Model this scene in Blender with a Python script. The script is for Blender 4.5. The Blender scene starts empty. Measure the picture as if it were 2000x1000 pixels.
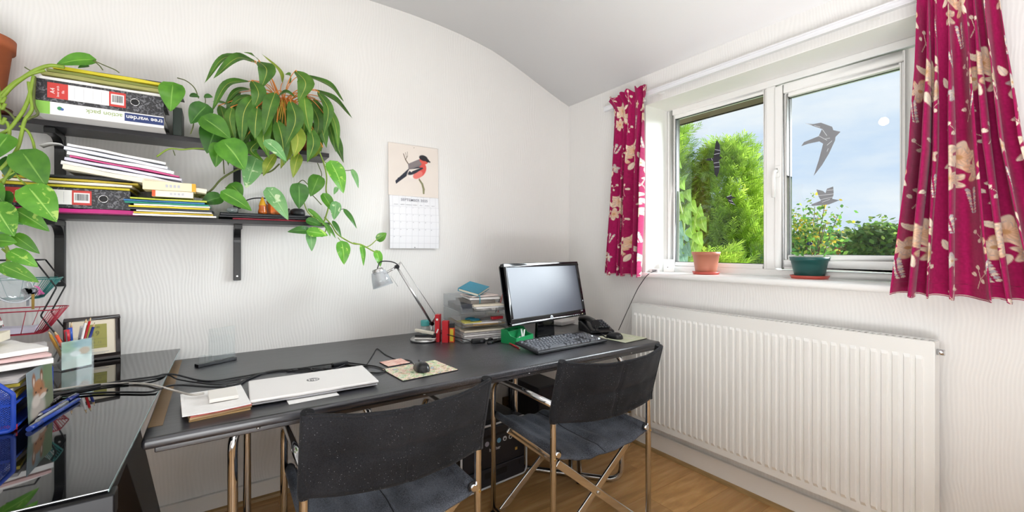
import bpy, bmesh, math, random
import numpy as np
from mathutils import Vector, Matrix, Euler, noise as mnoise

random.seed(7)
rng = np.random.default_rng(7)
scene = bpy.context.scene
COL = scene.collection
PI = math.pi

# ------------------------------------------------------------------ camera, sky, lights, exposure
EYE = 1.2                      # camera height above the floor (m)
FPX = 845.0                    # focal length in pixels of the 2000 px wide frame
YAW = math.radians(34.5)
HORIZON = 488.0
SN, CS = math.sin(YAW), math.cos(YAW)

cam_data = bpy.data.cameras.new('camera')
cam = bpy.data.objects.new('camera', cam_data)
COL.objects.link(cam)
cam.location = (0, 0, EYE)
cam.rotation_euler = (PI/2, 0, -YAW)
cam_data.sensor_width = 36.0
cam_data.lens = 36.0 * FPX / 2000.0
cam_data.shift_y = -(500.0 - HORIZON) / 2000.0
cam_data.clip_start = 0.02
cam_data.clip_end = 500
scene.camera = cam

scene.view_settings.view_transform = 'Standard'
scene.view_settings.look = 'None'
scene.view_settings.exposure = 0.11
scene.view_settings.gamma = 1.0
scene.view_settings.use_curve_mapping = False
scene.cycles.max_bounces = 10
scene.cycles.diffuse_bounces = 5
scene.cycles.glossy_bounces = 4
scene.cycles.transparent_max_bounces = 16
scene.cycles.sample_clamp_indirect = 6.0
scene.cycles.caustics_reflective = False
scene.cycles.caustics_refractive = False

world = bpy.data.worlds.new('sky')
scene.world = world
world.use_nodes = True
_nt = world.node_tree
_nt.nodes.clear()
def wn(t, **k):
    n = _nt.nodes.new(t)
    for a, b in k.items(): setattr(n, a, b)
    return n
_tc = wn('ShaderNodeTexCoord')
_mp = wn('ShaderNodeMapping'); _mp.inputs['Scale'].default_value = (1.0, 1.0, 3.6)
_no = wn('ShaderNodeTexNoise'); _no.inputs['Scale'].default_value = 2.6; _no.inputs['Detail'].default_value = 6; _no.inputs['Roughness'].default_value = 0.55
_cr = wn('ShaderNodeValToRGB')
_cr.color_ramp.elements[0].position = 0.36; _cr.color_ramp.elements[0].color = (0.58, 0.73, 0.95, 1)
_cr.color_ramp.elements[1].position = 0.62; _cr.color_ramp.elements[1].color = (0.86, 0.91, 0.98, 1)
_bg = wn('ShaderNodeBackground'); _bg.inputs['Strength'].default_value = 1.0
_ow = wn('ShaderNodeOutputWorld')
_l = _nt.links.new
_l(_tc.outputs['Generated'], _mp.inputs['Vector']); _l(_mp.outputs['Vector'], _no.inputs['Vector'])
_l(_no.outputs['Fac'], _cr.inputs['Fac']); _l(_cr.outputs['Color'], _bg.inputs['Color']); _l(_bg.outputs['Background'], _ow.inputs['Surface'])

# hazy daylight: a very soft sun low over the gardens that enters through the window
_sd = bpy.data.lights.new('hazy_sun', 'SUN')
_sd.energy = 12.5; _sd.angle = math.radians(38); _sd.color = (0.90, 0.95, 1.0)
_so = bpy.data.objects.new('hazy_sun', _sd); COL.objects.link(_so)
_so.rotation_euler = (-Vector((0.80, -0.46, 0.36))).to_track_quat('-Z', 'Y').to_euler()

# added fill light, unseen behind the viewer, aimed up to brighten the ceiling
_ad = bpy.data.lights.new('ceiling_fill', 'AREA')
_ad.shape = 'RECTANGLE'; _ad.size = 1.7; _ad.size_y = 0.9; _ad.energy = 74.0; _ad.color = (0.94, 0.97, 1.0)
_ao = bpy.data.objects.new('ceiling_fill', _ad); COL.objects.link(_ao)
_ao.location = (-0.12, -0.24, 0.40)
_ao.rotation_euler = Vector((0.02, 0.06, 0.99)).to_track_quat('-Z', 'Y').to_euler()

# ------------------------------------------------------------------ surveying helpers (photo pixel + one known plane -> metres)
def _ray(px, py):
    r = (px - 1000.0) / FPX; u = -(py - HORIZON) / FPX
    return Vector((SN + r*CS, CS - r*SN, u))
def at_x(px, py, x):
    d = _ray(px, py) * 1.0; t = x / d.x; return Vector((x, d.y*t, EYE + d.z*t))
def at_y(px, py, y):
    d = _ray(px, py); t = y / d.y; return Vector((d.x*t, y, EYE + d.z*t))
def at_z(px, py, z):
    d = _ray(px, py); t = (z - EYE) / d.z; return Vector((d.x*t, d.y*t, z))

# ------------------------------------------------------------------ colour / materials
def lin(c):
    return c/12.92 if c <= 0.04045 else ((c + 0.055)/1.055)**2.4
def rgb(h):
    if isinstance(h, (tuple, list)): return tuple(h)[:3]
    h = h.lstrip('#'); return tuple(lin(int(h[i:i+2], 16)/255) for i in (0, 2, 4))
MATS = {}
def new_mat(name):
    m = bpy.data.materials.new(name); m.use_nodes = True
    nt = m.node_tree
    b = nt.nodes['Principled BSDF']
    return m, nt, b
def mat(name, col, rough=0.5, metal=0.0, spec=0.5, noise=0.0, nscale=8.0, bump=0.0, bscale=60.0, sheen=0.0, coat=0.0, trans=0.0, ior=1.5, sub=None, stretch=(1, 1, 1)):
    """plain principled material with optional tonal noise and fine bump"""
    if name in MATS: return MATS[name]
    m, nt, b = new_mat(name)
    c = rgb(col)
    b.inputs['Base Color'].default_value = (*c, 1)
    b.inputs['Roughness'].default_value = rough
    b.inputs['Metallic'].default_value = metal
    b.inputs['Specular IOR Level'].default_value = spec
    b.inputs['IOR'].default_value = ior
    if sheen: b.inputs['Sheen Weight'].default_value = sheen
    if coat: b.inputs['Coat Weight'].default_value = coat; b.inputs['Coat Roughness'].default_value = 0.08
    if trans: b.inputs['Transmission Weight'].default_value = trans
    if noise or bump:
        tc = nt.nodes.new('ShaderNodeTexCoord')
        mp = nt.nodes.new('ShaderNodeMapping'); mp.inputs['Scale'].default_value = stretch
        nt.links.new(tc.outputs['Object'], mp.inputs['Vector'])
    if noise:
        n = nt.nodes.new('ShaderNodeTexNoise'); n.inputs['Scale'].default_value = nscale; n.inputs['Detail'].default_value = 5
        nt.links.new(mp.outputs['Vector'], n.inputs['Vector'])
        r = nt.nodes.new('ShaderNodeValToRGB')
        r.color_ramp.elements[0].position = 0.3; r.color_ramp.elements[1].position = 0.7
        r.color_ramp.elements[0].color = (*[max(0, x*(1-noise)) for x in c], 1)
        r.color_ramp.elements[1].color = (*[min(1, x*(1+noise)) for x in c], 1)
        nt.links.new(n.outputs['Fac'], r.inputs['Fac']); nt.links.new(r.outputs['Color'], b.inputs['Base Color'])
    if bump:
        n = nt.nodes.new('ShaderNodeTexNoise'); n.inputs['Scale'].default_value = bscale; n.inputs['Detail'].default_value = 3
        nt.links.new(mp.outputs['Vector'], n.inputs['Vector'])
        bp = nt.nodes.new('ShaderNodeBump'); bp.inputs['Strength'].default_value = bump; bp.inputs['Distance'].default_value = 0.002
        nt.links.new(n.outputs['Fac'], bp.inputs['Height']); nt.links.new(bp.outputs['Normal'], b.inputs['Normal'])
    MATS[name] = m
    return m
def clear_mat(name, tint='#ffffff', refl=1.0, edge=0.25, rough=0.02):
    """thin clear glass / acrylic sheet: see-through with fresnel reflections"""
    if name in MATS: return MATS[name]
    m, nt, b = new_mat(name)
    nt.nodes.remove(b)
    tr = nt.nodes.new('ShaderNodeBsdfTransparent'); tr.inputs['Color'].default_value = (*rgb(tint), 1)
    gl = nt.nodes.new('ShaderNodeBsdfGlossy'); gl.inputs['Roughness'].default_value = rough
    df = nt.nodes.new('ShaderNodeBsdfDiffuse'); df.inputs['Color'].default_value = (0.85, 0.86, 0.88, 1)
    lw = nt.nodes.new('ShaderNodeLayerWeight'); lw.inputs['Blend'].default_value = 0.5
    pw = nt.nodes.new('ShaderNodeMath'); pw.operation = 'POWER'; pw.inputs[1].default_value = 5.0
    fr = nt.nodes.new('ShaderNodeMath'); fr.operation = 'MULTIPLY_ADD'; fr.inputs[1].default_value = 0.94; fr.inputs[2].default_value = 0.04
    nt.links.new(lw.outputs['Facing'], pw.inputs[0]); nt.links.new(pw.outputs[0], fr.inputs[0])
    mu = nt.nodes.new('ShaderNodeMath'); mu.operation = 'MULTIPLY'; mu.inputs[1].default_value = refl; mu.use_clamp = True
    mx = nt.nodes.new('ShaderNodeMixShader'); mx2 = nt.nodes.new('ShaderNodeMixShader'); mx2.inputs['Fac'].default_value = edge
    nt.links.new(fr.outputs[0], mu.inputs[0]); nt.links.new(mu.outputs['Value'], mx.inputs['Fac'])
    nt.links.new(tr.outputs['BSDF'], mx2.inputs[1]); nt.links.new(df.outputs['BSDF'], mx2.inputs[2])
    nt.links.new(mx2.outputs['Shader'], mx.inputs[1]); nt.links.new(gl.outputs['BSDF'], mx.inputs[2])
    nt.links.new(mx.outputs['Shader'], nt.nodes['Material Output'].inputs['Surface'])
    MATS[name] = m
    return m
def paint_mat(name, rough=0.6, bump=0.0, bscale=300, spec=0.4, sheen=0.0):
    """flat print carried by the mesh's own colour attribute"""
    if name in MATS: return MATS[name]
    m, nt, b = new_mat(name)
    a = nt.nodes.new('ShaderNodeAttribute'); a.attribute_name = 'print'
    nt.links.new(a.outputs['Color'], b.inputs['Base Color'])
    b.inputs['Roughness'].default_value = rough; b.inputs['Specular IOR Level'].default_value = spec
    if sheen: b.inputs['Sheen Weight'].default_value = sheen
    if bump:
        tc = nt.nodes.new('ShaderNodeTexCoord')
        n = nt.nodes.new('ShaderNodeTexNoise'); n.inputs['Scale'].default_value = bscale
        nt.links.new(tc.outputs['Object'], n.inputs['Vector'])
        bp = nt.nodes.new('ShaderNodeBump'); bp.inputs['Strength'].default_value = bump; bp.inputs['Distance'].default_value = 0.001
        nt.links.new(n.outputs['Fac'], bp.inputs['Height']); nt.links.new(bp.outputs['Normal'], b.inputs['Normal'])
    MATS[name] = m
    return m
def ramp_mat(name, stops, scale=20.0, rough=0.5, detail=6, stretch=(1, 1, 1), kind='NOISE', bump=0.0, spec=0.5):
    if name in MATS: return MATS[name]
    m, nt, b = new_mat(name)
    tc = nt.nodes.new('ShaderNodeTexCoord'); mp = nt.nodes.new('ShaderNodeMapping'); mp.inputs['Scale'].default_value = stretch
    nt.links.new(tc.outputs['Object'], mp.inputs['Vector'])
    if kind == 'NOISE':
        n = nt.nodes.new('ShaderNodeTexNoise'); n.inputs['Detail'].default_value = detail; o = n.outputs['Fac']
    else:
        n = nt.nodes.new('ShaderNodeTexVoronoi'); o = n.outputs['Distance']
    n.inputs['Scale'].default_value = scale
    nt.links.new(mp.outputs['Vector'], n.inputs['Vector'])
    r = nt.nodes.new('ShaderNodeValToRGB')
    while len(r.color_ramp.elements) < len(stops): r.color_ramp.elements.new(0.5)
    for e, (p, c) in zip(r.color_ramp.elements, stops):
        e.position = p; e.color = (*rgb(c), 1)
    nt.links.new(o, r.inputs['Fac']); nt.links.new(r.outputs['Color'], b.inputs['Base Color'])
    b.inputs['Roughness'].default_value = rough; b.inputs['Specular IOR Level'].default_value = spec
    if bump:
        bp = nt.nodes.new('ShaderNodeBump'); bp.inputs['Strength'].default_value = bump; bp.inputs['Distance'].default_value = 0.002
        nt.links.new(o, bp.inputs['Height']); nt.links.new(bp.outputs['Normal'], b.inputs['Normal'])
    MATS[name] = m
    return m

# ------------------------------------------------------------------ mesh building
def fillet(pts, r, n=6):
    """round the corners of a polyline"""
    pts = [Vector(p) for p in pts]
    out = [pts[0]]
    for i in range(1, len(pts)-1):
        a, b, c = pts[i-1], pts[i], pts[i+1]
        u, v = (a-b), (c-b)
        lu, lv = u.length, v.length
        if lu < 1e-6 or lv < 1e-6: continue
        u /= lu; v /= lv
        ang = u.angle(v)
        if ang > PI-0.02: out.append(b); continue
        d = min(r/math.tan(ang/2), lu*0.48, lv*0.48)
        p0, p1 = b+u*d, b+v*d
        for k in range(n+1):
            t = k/n
            out.append(p0*(1-t)**2 + b*2*t*(1-t) + p1*t*t)
    out.append(pts[-1])
    return out
def smooth_path(pts, n=6):
    """Catmull-Rom through the points"""
    P = [Vector(p) for p in pts]
    if len(P) < 3: return P
    P = [P[0]*2-P[1]] + P + [P[-1]*2-P[-2]]
    out = []
    for i in range(1, len(P)-2):
        for k in range(n):
            t = k/n; t2 = t*t; t3 = t2*t
            out.append(0.5*((2*P[i]) + (P[i+1]-P[i-1])*t + (2*P[i-1]-5*P[i]+4*P[i+1]-P[i+2])*t2 + (3*P[i]-P[i-1]-3*P[i+1]+P[i+2])*t3))
    out.append(P[-2])
    return out
class MB:
    def __init__(s): s.v = []; s.f = []; s.sm = []
    def add(s, vs, fs, smooth=False):
        o = len(s.v); s.v += [tuple(v) for v in vs]; s.f += [tuple(i+o for i in f) for f in fs]; s.sm += [smooth]*len(fs); return s
    def bx(s, x0, x1, y0, y1, z0, z1, M=None):
        vs = [Vector(p) for p in ((x0,y0,z0),(x1,y0,z0),(x1,y1,z0),(x0,y1,z0),(x0,y0,z1),(x1,y0,z1),(x1,y1,z1),(x0,y1,z1))]
        if M is not None: vs = [M @ v for v in vs]
        return s.add(vs, [(0,3,2,1),(4,5,6,7),(0,1,5,4),(1,2,6,5),(2,3,7,6),(3,0,4,7)])
    def bar(s, a, b, w, h, up=(0,0,1)):
        """rectangular bar from a to b, w across, h along up"""
        a, b = Vector(a), Vector(b); d = (b-a).normalized(); u = Vector(up)
        x = d.cross(u).normalized(); u = x.cross(d).normalized()
        vs = [p + x*i*w/2 + u*j*h/2 for p in (a, b) for i, j in ((-1,-1),(1,-1),(1,1),(-1,1))]
        return s.add(vs, [(0,1,2,3),(7,6,5,4),(0,4,5,1),(1,5,6,2),(2,6,7,3),(3,7,4,0)])
    def tube(s, pts, r, n=8, closed=False, caps=True, r2=None):
        P = [Vector(p) for p in pts]
        if len(P) < 2: return s
        m = len(P); o = len(s.v); vs = []; fs = []
        prev = None
        for i, p in enumerate(P):
            if closed: t = P[(i+1) % m] - P[i-1]
            else: t = (P[min(i+1, m-1)] - P[max(i-1, 0)])
            if t.length < 1e-9: t = Vector((0,0,1))
            t.normalize()
            if prev is None:
                ref = Vector((0,0,1)) if abs(t.z) < 0.9 else Vector((1,0,0))
                x = t.cross(ref).normalized()
            else:
                x = prev - t*prev.dot(t)
                if x.length < 1e-6: x = t.orthogonal()
                x.normalize()
            prev = x; y = t.cross(x)
            rr = r if r2 is None else r + (r2-r)*i/(m-1)
            for k in range(n):
                a = 2*PI*k/n
                vs.append(p + x*math.cos(a)*rr + y*math.sin(a)*rr)
        rings = m if closed else m-1
        for i in range(rings):
            j = (i+1) % m
            for k in range(n):
                fs.append((i*n+k, i*n+(k+1) % n, j*n+(k+1) % n, j*n+k))
        s.add(vs, fs, True)
        if caps and not closed:
            s.add([], []); s.f += [tuple(o+k for k in reversed(range(n))), tuple(o+(m-1)*n+k for k in range(n))]; s.sm += [False, False]
        return s
    def cyl(s, a, b, r, n=16, r2=None): return s.tube([a, b], r, n, r2=r2)
    def lathe(s, prof, n=28, c=(0,0,0), M=None, smooth=True):
        c = Vector(c); vs = []; fs = []; m = len(prof)
        for (r, z) in prof:
            for k in range(n):
                a = 2*PI*k/n; v = Vector((r*math.cos(a), r*math.sin(a), z))
                vs.append((M @ v if M is not None else v) + c)
        for i in range(m-1):
            for k in range(n):
                fs.append((i*n+k, i*n+(k+1) % n, (i+1)*n+(k+1) % n, (i+1)*n+k))
        return s.add(vs, fs, smooth)
    def prism(s, poly, t0, t1, fn):
        """poly: 2-D outline; fn(u, v, t) -> point"""
        n = len(poly)
        vs = [fn(u, v, t0) for u, v in poly] + [fn(u, v, t1) for u, v in poly]
        return s.add(vs, [tuple(range(n-1, -1, -1)), tuple(range(n, 2*n))] + [(i, (i+1) % n, n+(i+1) % n, n+i) for i in range(n)])
    def sheet(s, grid, smooth=True):
        """grid of points [row][col]"""
        R, Cn = len(grid), len(grid[0])
        return s.add([p for row in grid for p in row], [(i*Cn+j, i*Cn+j+1, (i+1)*Cn+j+1, (i+1)*Cn+j) for i in range(R-1) for j in range(Cn-1)], smooth)
    def ball(s, c, r, n=10, sx=1, sy=1, sz=1, M=None):
        prof = [(math.sin(PI*i/n), -math.cos(PI*i/n)) for i in range(n+1)]
        vs = []; fs = []; k2 = n*2
        c = Vector(c)
        for (a, z) in prof:
            for k in range(k2):
                t = 2*PI*k/k2
                v = Vector((a*math.cos(t)*r*sx, a*math.sin(t)*r*sy, z*r*sz))
                if M is not None: v = M @ v
                vs.append(v + c)
        for i in range(n):
            for k in range(k2):
                fs.append((i*k2+k, i*k2+(k+1) % k2, (i+1)*k2+(k+1) % k2, (i+1)*k2+k))
        return s.add(vs, fs, True)
    def mesh(s, name, fix=True):
        me = bpy.data.meshes.new(name)
        me.from_pydata([tuple(v) for v in s.v], [], s.f)
        me.polygons.foreach_set('use_smooth', s.sm)
        if fix:
            bm = bmesh.new(); bm.from_mesh(me)
            bmesh.ops.remove_doubles(bm, verts=bm.verts, dist=1e-6)
            bmesh.ops.recalc_face_normals(bm, faces=bm.faces)
            bm.to_mesh(me); bm.free()
        me.update()
        return me
    def build(s, name, m, parent=None, bevel=0.0, seg=2, smooth=None, solid=0.0, fix=True):
        me = s.mesh(name, fix)
        o = obj(name, me, m, parent)
        if smooth is not None: me.polygons.foreach_set('use_smooth', [smooth]*len(me.polygons))
        if solid:
            md = o.modifiers.new('thickness', 'SOLIDIFY'); md.thickness = solid; md.offset = 0
        if bevel:
            md = o.modifiers.new('bevel', 'BEVEL'); md.width = bevel; md.segments = seg; md.limit_method = 'ANGLE'; md.angle_limit = math.radians(40)
            me.polygons.foreach_set('use_smooth', [True]*len(me.polygons))
            wn_ = o.modifiers.new('normals', 'WEIGHTED_NORMAL'); wn_.keep_sharp = True
        return o
def obj(name, me, m=None, parent=None):
    o = bpy.data.objects.new(name, me)
    if m is not None and not me.materials: me.materials.append(m)
    COL.objects.link(o)
    if parent is not None: o.parent = parent
    return o
def tag(o, label, cat, group=None, kind=None):
    o['label'] = label
    if cat: o['category'] = cat
    if group: o['group'] = group
    if kind: o['kind'] = kind
    return o
def thing(name, label, cat, loc=(0,0,0), rotz=0.0, group=None, rot=None):
    o = bpy.data.objects.new(name, None); COL.objects.link(o)
    o.empty_display_size = 0.05
    o.location = loc; o.rotation_euler = rot if rot is not None else (0, 0, rotz)
    return tag(o, label, cat, group)
def struct(o, label=None, cat=None):
    o['kind'] = 'structure'
    if label: o['label'] = label
    if cat: o['category'] = cat
    return o
def copy_tree(o, parent=None):
    c = o.copy(); COL.objects.link(c)
    if parent is not None: c.parent = parent
    for ch in list(o.children): copy_tree(ch, c)
    return c
def text_mesh(txt, size, extrude=0.0002, align='CENTER', bold=0.0, spacing=1.0):
    cu = bpy.data.curves.new('lettering', 'FONT')
    cu.body = txt; cu.size = size; cu.extrude = extrude; cu.align_x = align; cu.align_y = 'CENTER'
    cu.offset = bold; cu.space_character = spacing; cu.resolution_u = 3
    o = bpy.data.objects.new('lettering', cu); COL.objects.link(o)
    dg = bpy.context.evaluated_depsgraph_get()
    me = bpy.data.meshes.new_from_object(o.evaluated_get(dg))
    bpy.data.objects.remove(o); bpy.data.curves.remove(cu)
    me.materials.clear()
    return me
def text(txt, size, m, parent, M, name='lettering', **k):
    """flat lettering; M maps text space (x right, y up, z out) to the parent's space"""
    me = text_mesh(txt, size, **k)
    me.transform(M)
    return obj(name, me, m, parent)
def frame_M(origin, xdir, ydir):
    x = Vector(xdir).normalized(); y = Vector(ydir).normalized(); z = x.cross(y).normalized()
    M = Matrix((x, y, z)).transposed().to_4x4(); M.translation = Vector(origin)
    return M
# facing the room from the back wall: text x -> +X, y -> +Z, out -> -Y
def back_M(x, y, z, rot=0.0):
    return frame_M((x, y, z), (math.cos(rot), 0, math.sin(rot)), (-math.sin(rot), 0, math.cos(rot)))
def painted(name, grid, colors, m, parent=None, smooth=True):
    """grid [R][C] of points (numpy R,C,3) with colours (R,C,3 linear) as a colour attribute"""
    R, Cn = grid.shape[:2]
    me = bpy.data.meshes.new(name)
    idx = np.arange(R*Cn).reshape(R, Cn)
    q = np.stack([idx[:-1, :-1], idx[:-1, 1:], idx[1:, 1:], idx[1:, :-1]], -1).reshape(-1, 4)
    me.vertices.add(R*Cn); me.vertices.foreach_set('co', grid.reshape(-1).astype(np.float32))
    me.loops.add(q.size); me.loops.foreach_set('vertex_index', q.reshape(-1).astype(np.int32))
    me.polygons.add(len(q)); me.polygons.foreach_set('loop_start', np.arange(0, q.size, 4, dtype=np.int32))
    try: me.polygons.foreach_set('loop_total', np.full(len(q), 4, dtype=np.int32))
    except Exception: pass
    me.polygons.foreach_set('use_smooth', np.full(len(q), smooth))
    me.update(calc_edges=True); me.validate()
    at = me.attributes.new('print', 'FLOAT_COLOR', 'POINT')
    c4 = np.ones((R*Cn, 4), np.float32); c4[:, :3] = colors.reshape(-1, 3)
    at.data.foreach_set('color', c4.reshape(-1))
    return obj(name, me, m, parent)
def LIN(h): return np.array(rgb(h), np.float32)
def vnoise(u, v, s, seed=0):
    """cheap smooth value noise on numpy arrays"""
    r = np.random.default_rng(seed); T = r.random((64, 64))
    x = u*s; y = v*s
    xi = np.floor(x).astype(int); yi = np.floor(y).astype(int)
    fx = x-xi; fy = y-yi; fx = fx*fx*(3-2*fx); fy = fy*fy*(3-2*fy)
    g = lambda a, b: T[a % 64, b % 64]
    return (g(xi, yi)*(1-fx)+g(xi+1, yi)*fx)*(1-fy) + (g(xi, yi+1)*(1-fx)+g(xi+1, yi+1)*fx)*fy

# common materials
WHITE_PVC = mat('white_pvc', '#f4f4f2', 0.28, spec=0.5)
WHITE_PAINT = mat('white_gloss_paint', '#f1efeb', 0.35)
RAD_WHITE = mat('radiator_enamel', '#efefec', 0.3)
CHROME = mat('chrome', '#cfd0d2', 0.09, metal=1.0)
STEEL = mat('brushed_aluminium', '#c4c4c4', 0.28, metal=1.0)
BLACK_PLASTIC = mat('black_plastic', '#15161a', 0.35)
GLOSS_BLACK = mat('gloss_black_plastic', '#0b0c10', 0.08)
RUBBER = mat('black_rubber_cable', '#101013', 0.5)
PAPER = mat('white_paper', '#f0eeec', 0.8, noise=0.04, nscale=30)
CREAM_PAPER = mat('cream_paper', '#efe6d2', 0.8, noise=0.06, nscale=20)
TERRACOTTA = mat('terracotta', '#b4623c', 0.75, noise=0.12, nscale=14, bump=0.15)
# ================================================================== the room
WX, BY = 2.178, 2.418           # window wall, back wall
LX, RY = -1.75, -0.75           # wall out of view, wall behind the camera

def wallpaper(name, col):
    m, nt, b = new_mat(name)
    N = nt.nodes.new; L = nt.links.new
    geo = N('ShaderNodeNewGeometry'); sep = N('ShaderNodeSeparateXYZ'); L(geo.outputs['Position'], sep.inputs[0])
    def math_(op, a, bb):
        n = N('ShaderNodeMath'); n.operation = op
        for i, q in enumerate((a, bb)):
            if isinstance(q, (int, float)): n.inputs[i].default_value = q
            else: L(q, n.inputs[i])
        return n.outputs[0]
    u = math_('ADD', sep.outputs['X'], sep.outputs['Y'])
    cmb = N('ShaderNodeCombineXYZ'); L(u, cmb.inputs[0]); L(math_('MULTIPLY', sep.outputs['Z'], 0.55), cmb.inputs[1])
    n1 = N('ShaderNodeTexNoise'); n1.inputs['Scale'].default_value = 3.2; n1.inputs['Detail'].default_value = 1.5; L(cmb.outputs[0], n1.inputs['Vector'])
    n2 = N('ShaderNodeTexNoise'); n2.inputs['Scale'].default_value = 16; n2.inputs['Detail'].default_value = 1; L(cmb.outputs[0], n2.inputs['Vector'])
    ph = math_('ADD', u, math_('ADD', math_('MULTIPLY', n1.outputs['Fac'], 0.17), math_('MULTIPLY', n2.outputs['Fac'], 0.016)))
    wv = math_('SINE', math_('MULTIPLY', ph, 2*PI/0.0135), 0.0)
    n3 = N('ShaderNodeTexNoise'); n3.inputs['Scale'].default_value = 9; L(cmb.outputs[0], n3.inputs['Vector'])
    hgt = math_('MULTIPLY', wv, math_('ADD', math_('MULTIPLY', n3.outputs['Fac'], 0.9), 0.1))
    bp = N('ShaderNodeBump'); bp.inputs['Strength'].default_value = 0.26; bp.inputs['Distance'].default_value = 0.0014
    L(hgt, bp.inputs['Height']); L(bp.outputs['Normal'], b.inputs['Normal'])
    mx = N('ShaderNodeMix'); mx.data_type = 'RGBA'
    c = rgb(col)
    mx.inputs['A'].default_value = (*[x*0.965 for x in c], 1); mx.inputs['B'].default_value = (*[min(1, x*1.03) for x in c], 1)
    L(math_('ADD', math_('MULTIPLY', hgt, 0.5), 0.5), mx.inputs['Factor']); L(mx.outputs['Result'], b.inputs['Base Color'])
    b.inputs['Roughness'].default_value = 0.62; b.inputs['Specular IOR Level'].default_value = 0.25
    return m
WALLPAPER = wallpaper('embossed_wallpaper', '#eae8e5')
CEIL = mat('artex_ceiling_paint', '#f8f8f9', 0.85, bump=0.25, bscale=9)
REVEAL = mat('reveal_paint', '#f3f2ef', 0.5)

# floor: oak laminate, every plank a piece of its own on a dark underlay
m, nt, b = new_mat('oak_laminate')
N = nt.nodes.new; L = nt.links.new
tc = N('ShaderNodeTexCoord'); oi = N('ShaderNodeObjectInfo')
mp = N('ShaderNodeMapping'); mp.inputs['Scale'].default_value = (0.8, 10, 1)
vm = N('ShaderNodeVectorMath'); vm.operation = 'ADD'
cx = N('ShaderNodeCombineXYZ'); ml = N('ShaderNodeMath'); ml.operation = 'MULTIPLY'; ml.inputs[1].default_value = 37
L(oi.outputs['Random'], ml.inputs[0]); L(ml.outputs[0], cx.inputs[0]); L(ml.outputs[0], cx.inputs[1])
L(tc.outputs['Object'], vm.inputs[0]); L(cx.outputs[0], vm.inputs[1]); L(vm.outputs[0], mp.inputs['Vector'])
n1 = N('ShaderNodeTexNoise'); n1.inputs['Scale'].default_value = 2.6; n1.inputs['Detail'].default_value = 8; n1.inputs['Distortion'].default_value = 0.35
L(mp.outputs[0], n1.inputs['Vector'])
cr = N('ShaderNodeValToRGB')
for p_, c_ in ((0.5, '#b98f5f'),): cr.color_ramp.elements.new(p_)
for e_, (p_, c_) in zip(cr.color_ramp.elements, ((0.26, '#96744c'), (0.5, '#ab855a'), (0.74, '#bb9870'))):
    e_.position = p_; e_.color = (*rgb(c_), 1)
L(n1.outputs['Fac'], cr.inputs['Fac'])
n2 = N('ShaderNodeTexNoise'); n2.inputs['Scale'].default_value = 60; n2.inputs['Detail'].default_value = 4
mp2 = N('ShaderNodeMapping'); mp2.inputs['Scale'].default_value = (0.5, 9, 1); L(vm.outputs[0], mp2.inputs['Vector']); L(mp2.outputs[0], n2.inputs['Vector'])
mx = N('ShaderNodeMix'); mx.data_type = 'RGBA'; mx.blend_type = 'MULTIPLY'; mx.inputs['Factor'].default_value = 0.35
L(cr.outputs['Color'], mx.inputs['A']); L(n2.outputs['Color'], mx.inputs['B'])
hs = N('ShaderNodeHueSaturation'); vr = N('ShaderNodeMapRange'); vr.inputs['To Min'].default_value = 1.40; vr.inputs['To Max'].default_value = 1.70
L(oi.outputs['Random'], vr.inputs['Value']); L(vr.outputs[0], hs.inputs['Value']); L(mx.outputs['Result'], hs.inputs['Color'])
hs.inputs['Saturation'].default_value = 1.08
L(hs.outputs['Color'], b.inputs['Base Color']); b.inputs['Roughness'].default_value = 0.42
bp = N('ShaderNodeBump'); bp.inputs['Strength'].default_value = 0.12; bp.inputs['Distance'].default_value = 0.001; L(n2.outputs['Fac'], bp.inputs['Height']); L(bp.outputs['Normal'], b.inputs['Normal'])
OAK = m

floor = MB().bx(LX-.1, WX+.32, RY-.1, BY+.1, -0.12, -0.012).build('floor', mat('floor_joint', '#4a3523', 0.9))
struct(floor, 'oak laminate floor of wide planks', 'floor')
PW, PLn = 0.193, 1.29
plank_me = MB().bx(0, PLn-.0012, 0, PW-.0012, -0.012, 0).mesh('plank'); plank_me.materials.append(OAK)
yy = RY; row = 0
while yy < BY-0.001:
    x = LX - (row*0.43 % 1.0)*PLn
    while x < WX:
        x0, x1, y1 = max(x, LX), min(x+PLn, WX), min(yy+PW, BY)
        if x1-x0 > 0.02:
            o = obj('plank', plank_me, None, floor); o.location = (x0, yy, 0)
            o.scale = ((x1-x0)/PLn, (y1-yy)/PW, 1)
        x += PLn
    yy += PW; row += 1

wall_back = struct(MB().bx(LX-.1, WX+.32, BY, BY+.12, -0.12, 2.75).build('wall_back', WALLPAPER), 'back wall in cream wavy-embossed wallpaper', 'wall')
wall_left = struct(MB().bx(LX-.1, LX, RY-.1, BY, -0.12, 2.75).build('wall_left', WALLPAPER), 'cream wallpapered wall beyond the glossy desk', 'wall')
wall_rear = struct(MB().bx(LX, WX+.32, RY-.1, RY, -0.12, 2.75).build('wall_rear', WALLPAPER), 'cream wallpapered wall behind the viewer', 'wall')
OY0, OY1, OZ0, OZ1 = 0.455, 1.725, 1.035, 2.090        # window opening
XO = 2.498                                              # outer face
wr = MB()
wr.bx(WX, XO, RY, OY0, -0.12, 2.45); wr.bx(WX, XO, OY1, BY, -0.12, 2.45)
wr.bx(WX, XO, OY0, OY1, -0.12, OZ0); wr.bx(WX, XO, OY0, OY1, OZ1, 2.45)
wall_right = struct(wr.build('wall_right', WALLPAPER), 'window wall in cream wavy-embossed wallpaper', 'wall')
rv = MB()
t_ = 0.004
rv.bx(WX-.0005, 2.388, OY1-t_, OY1, OZ0, OZ1); rv.bx(WX-.0005, 2.388, OY0, OY0+t_, OZ0, OZ1); rv.bx(WX-.0005, 2.388, OY0, OY1, OZ1-t_, OZ1)
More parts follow.
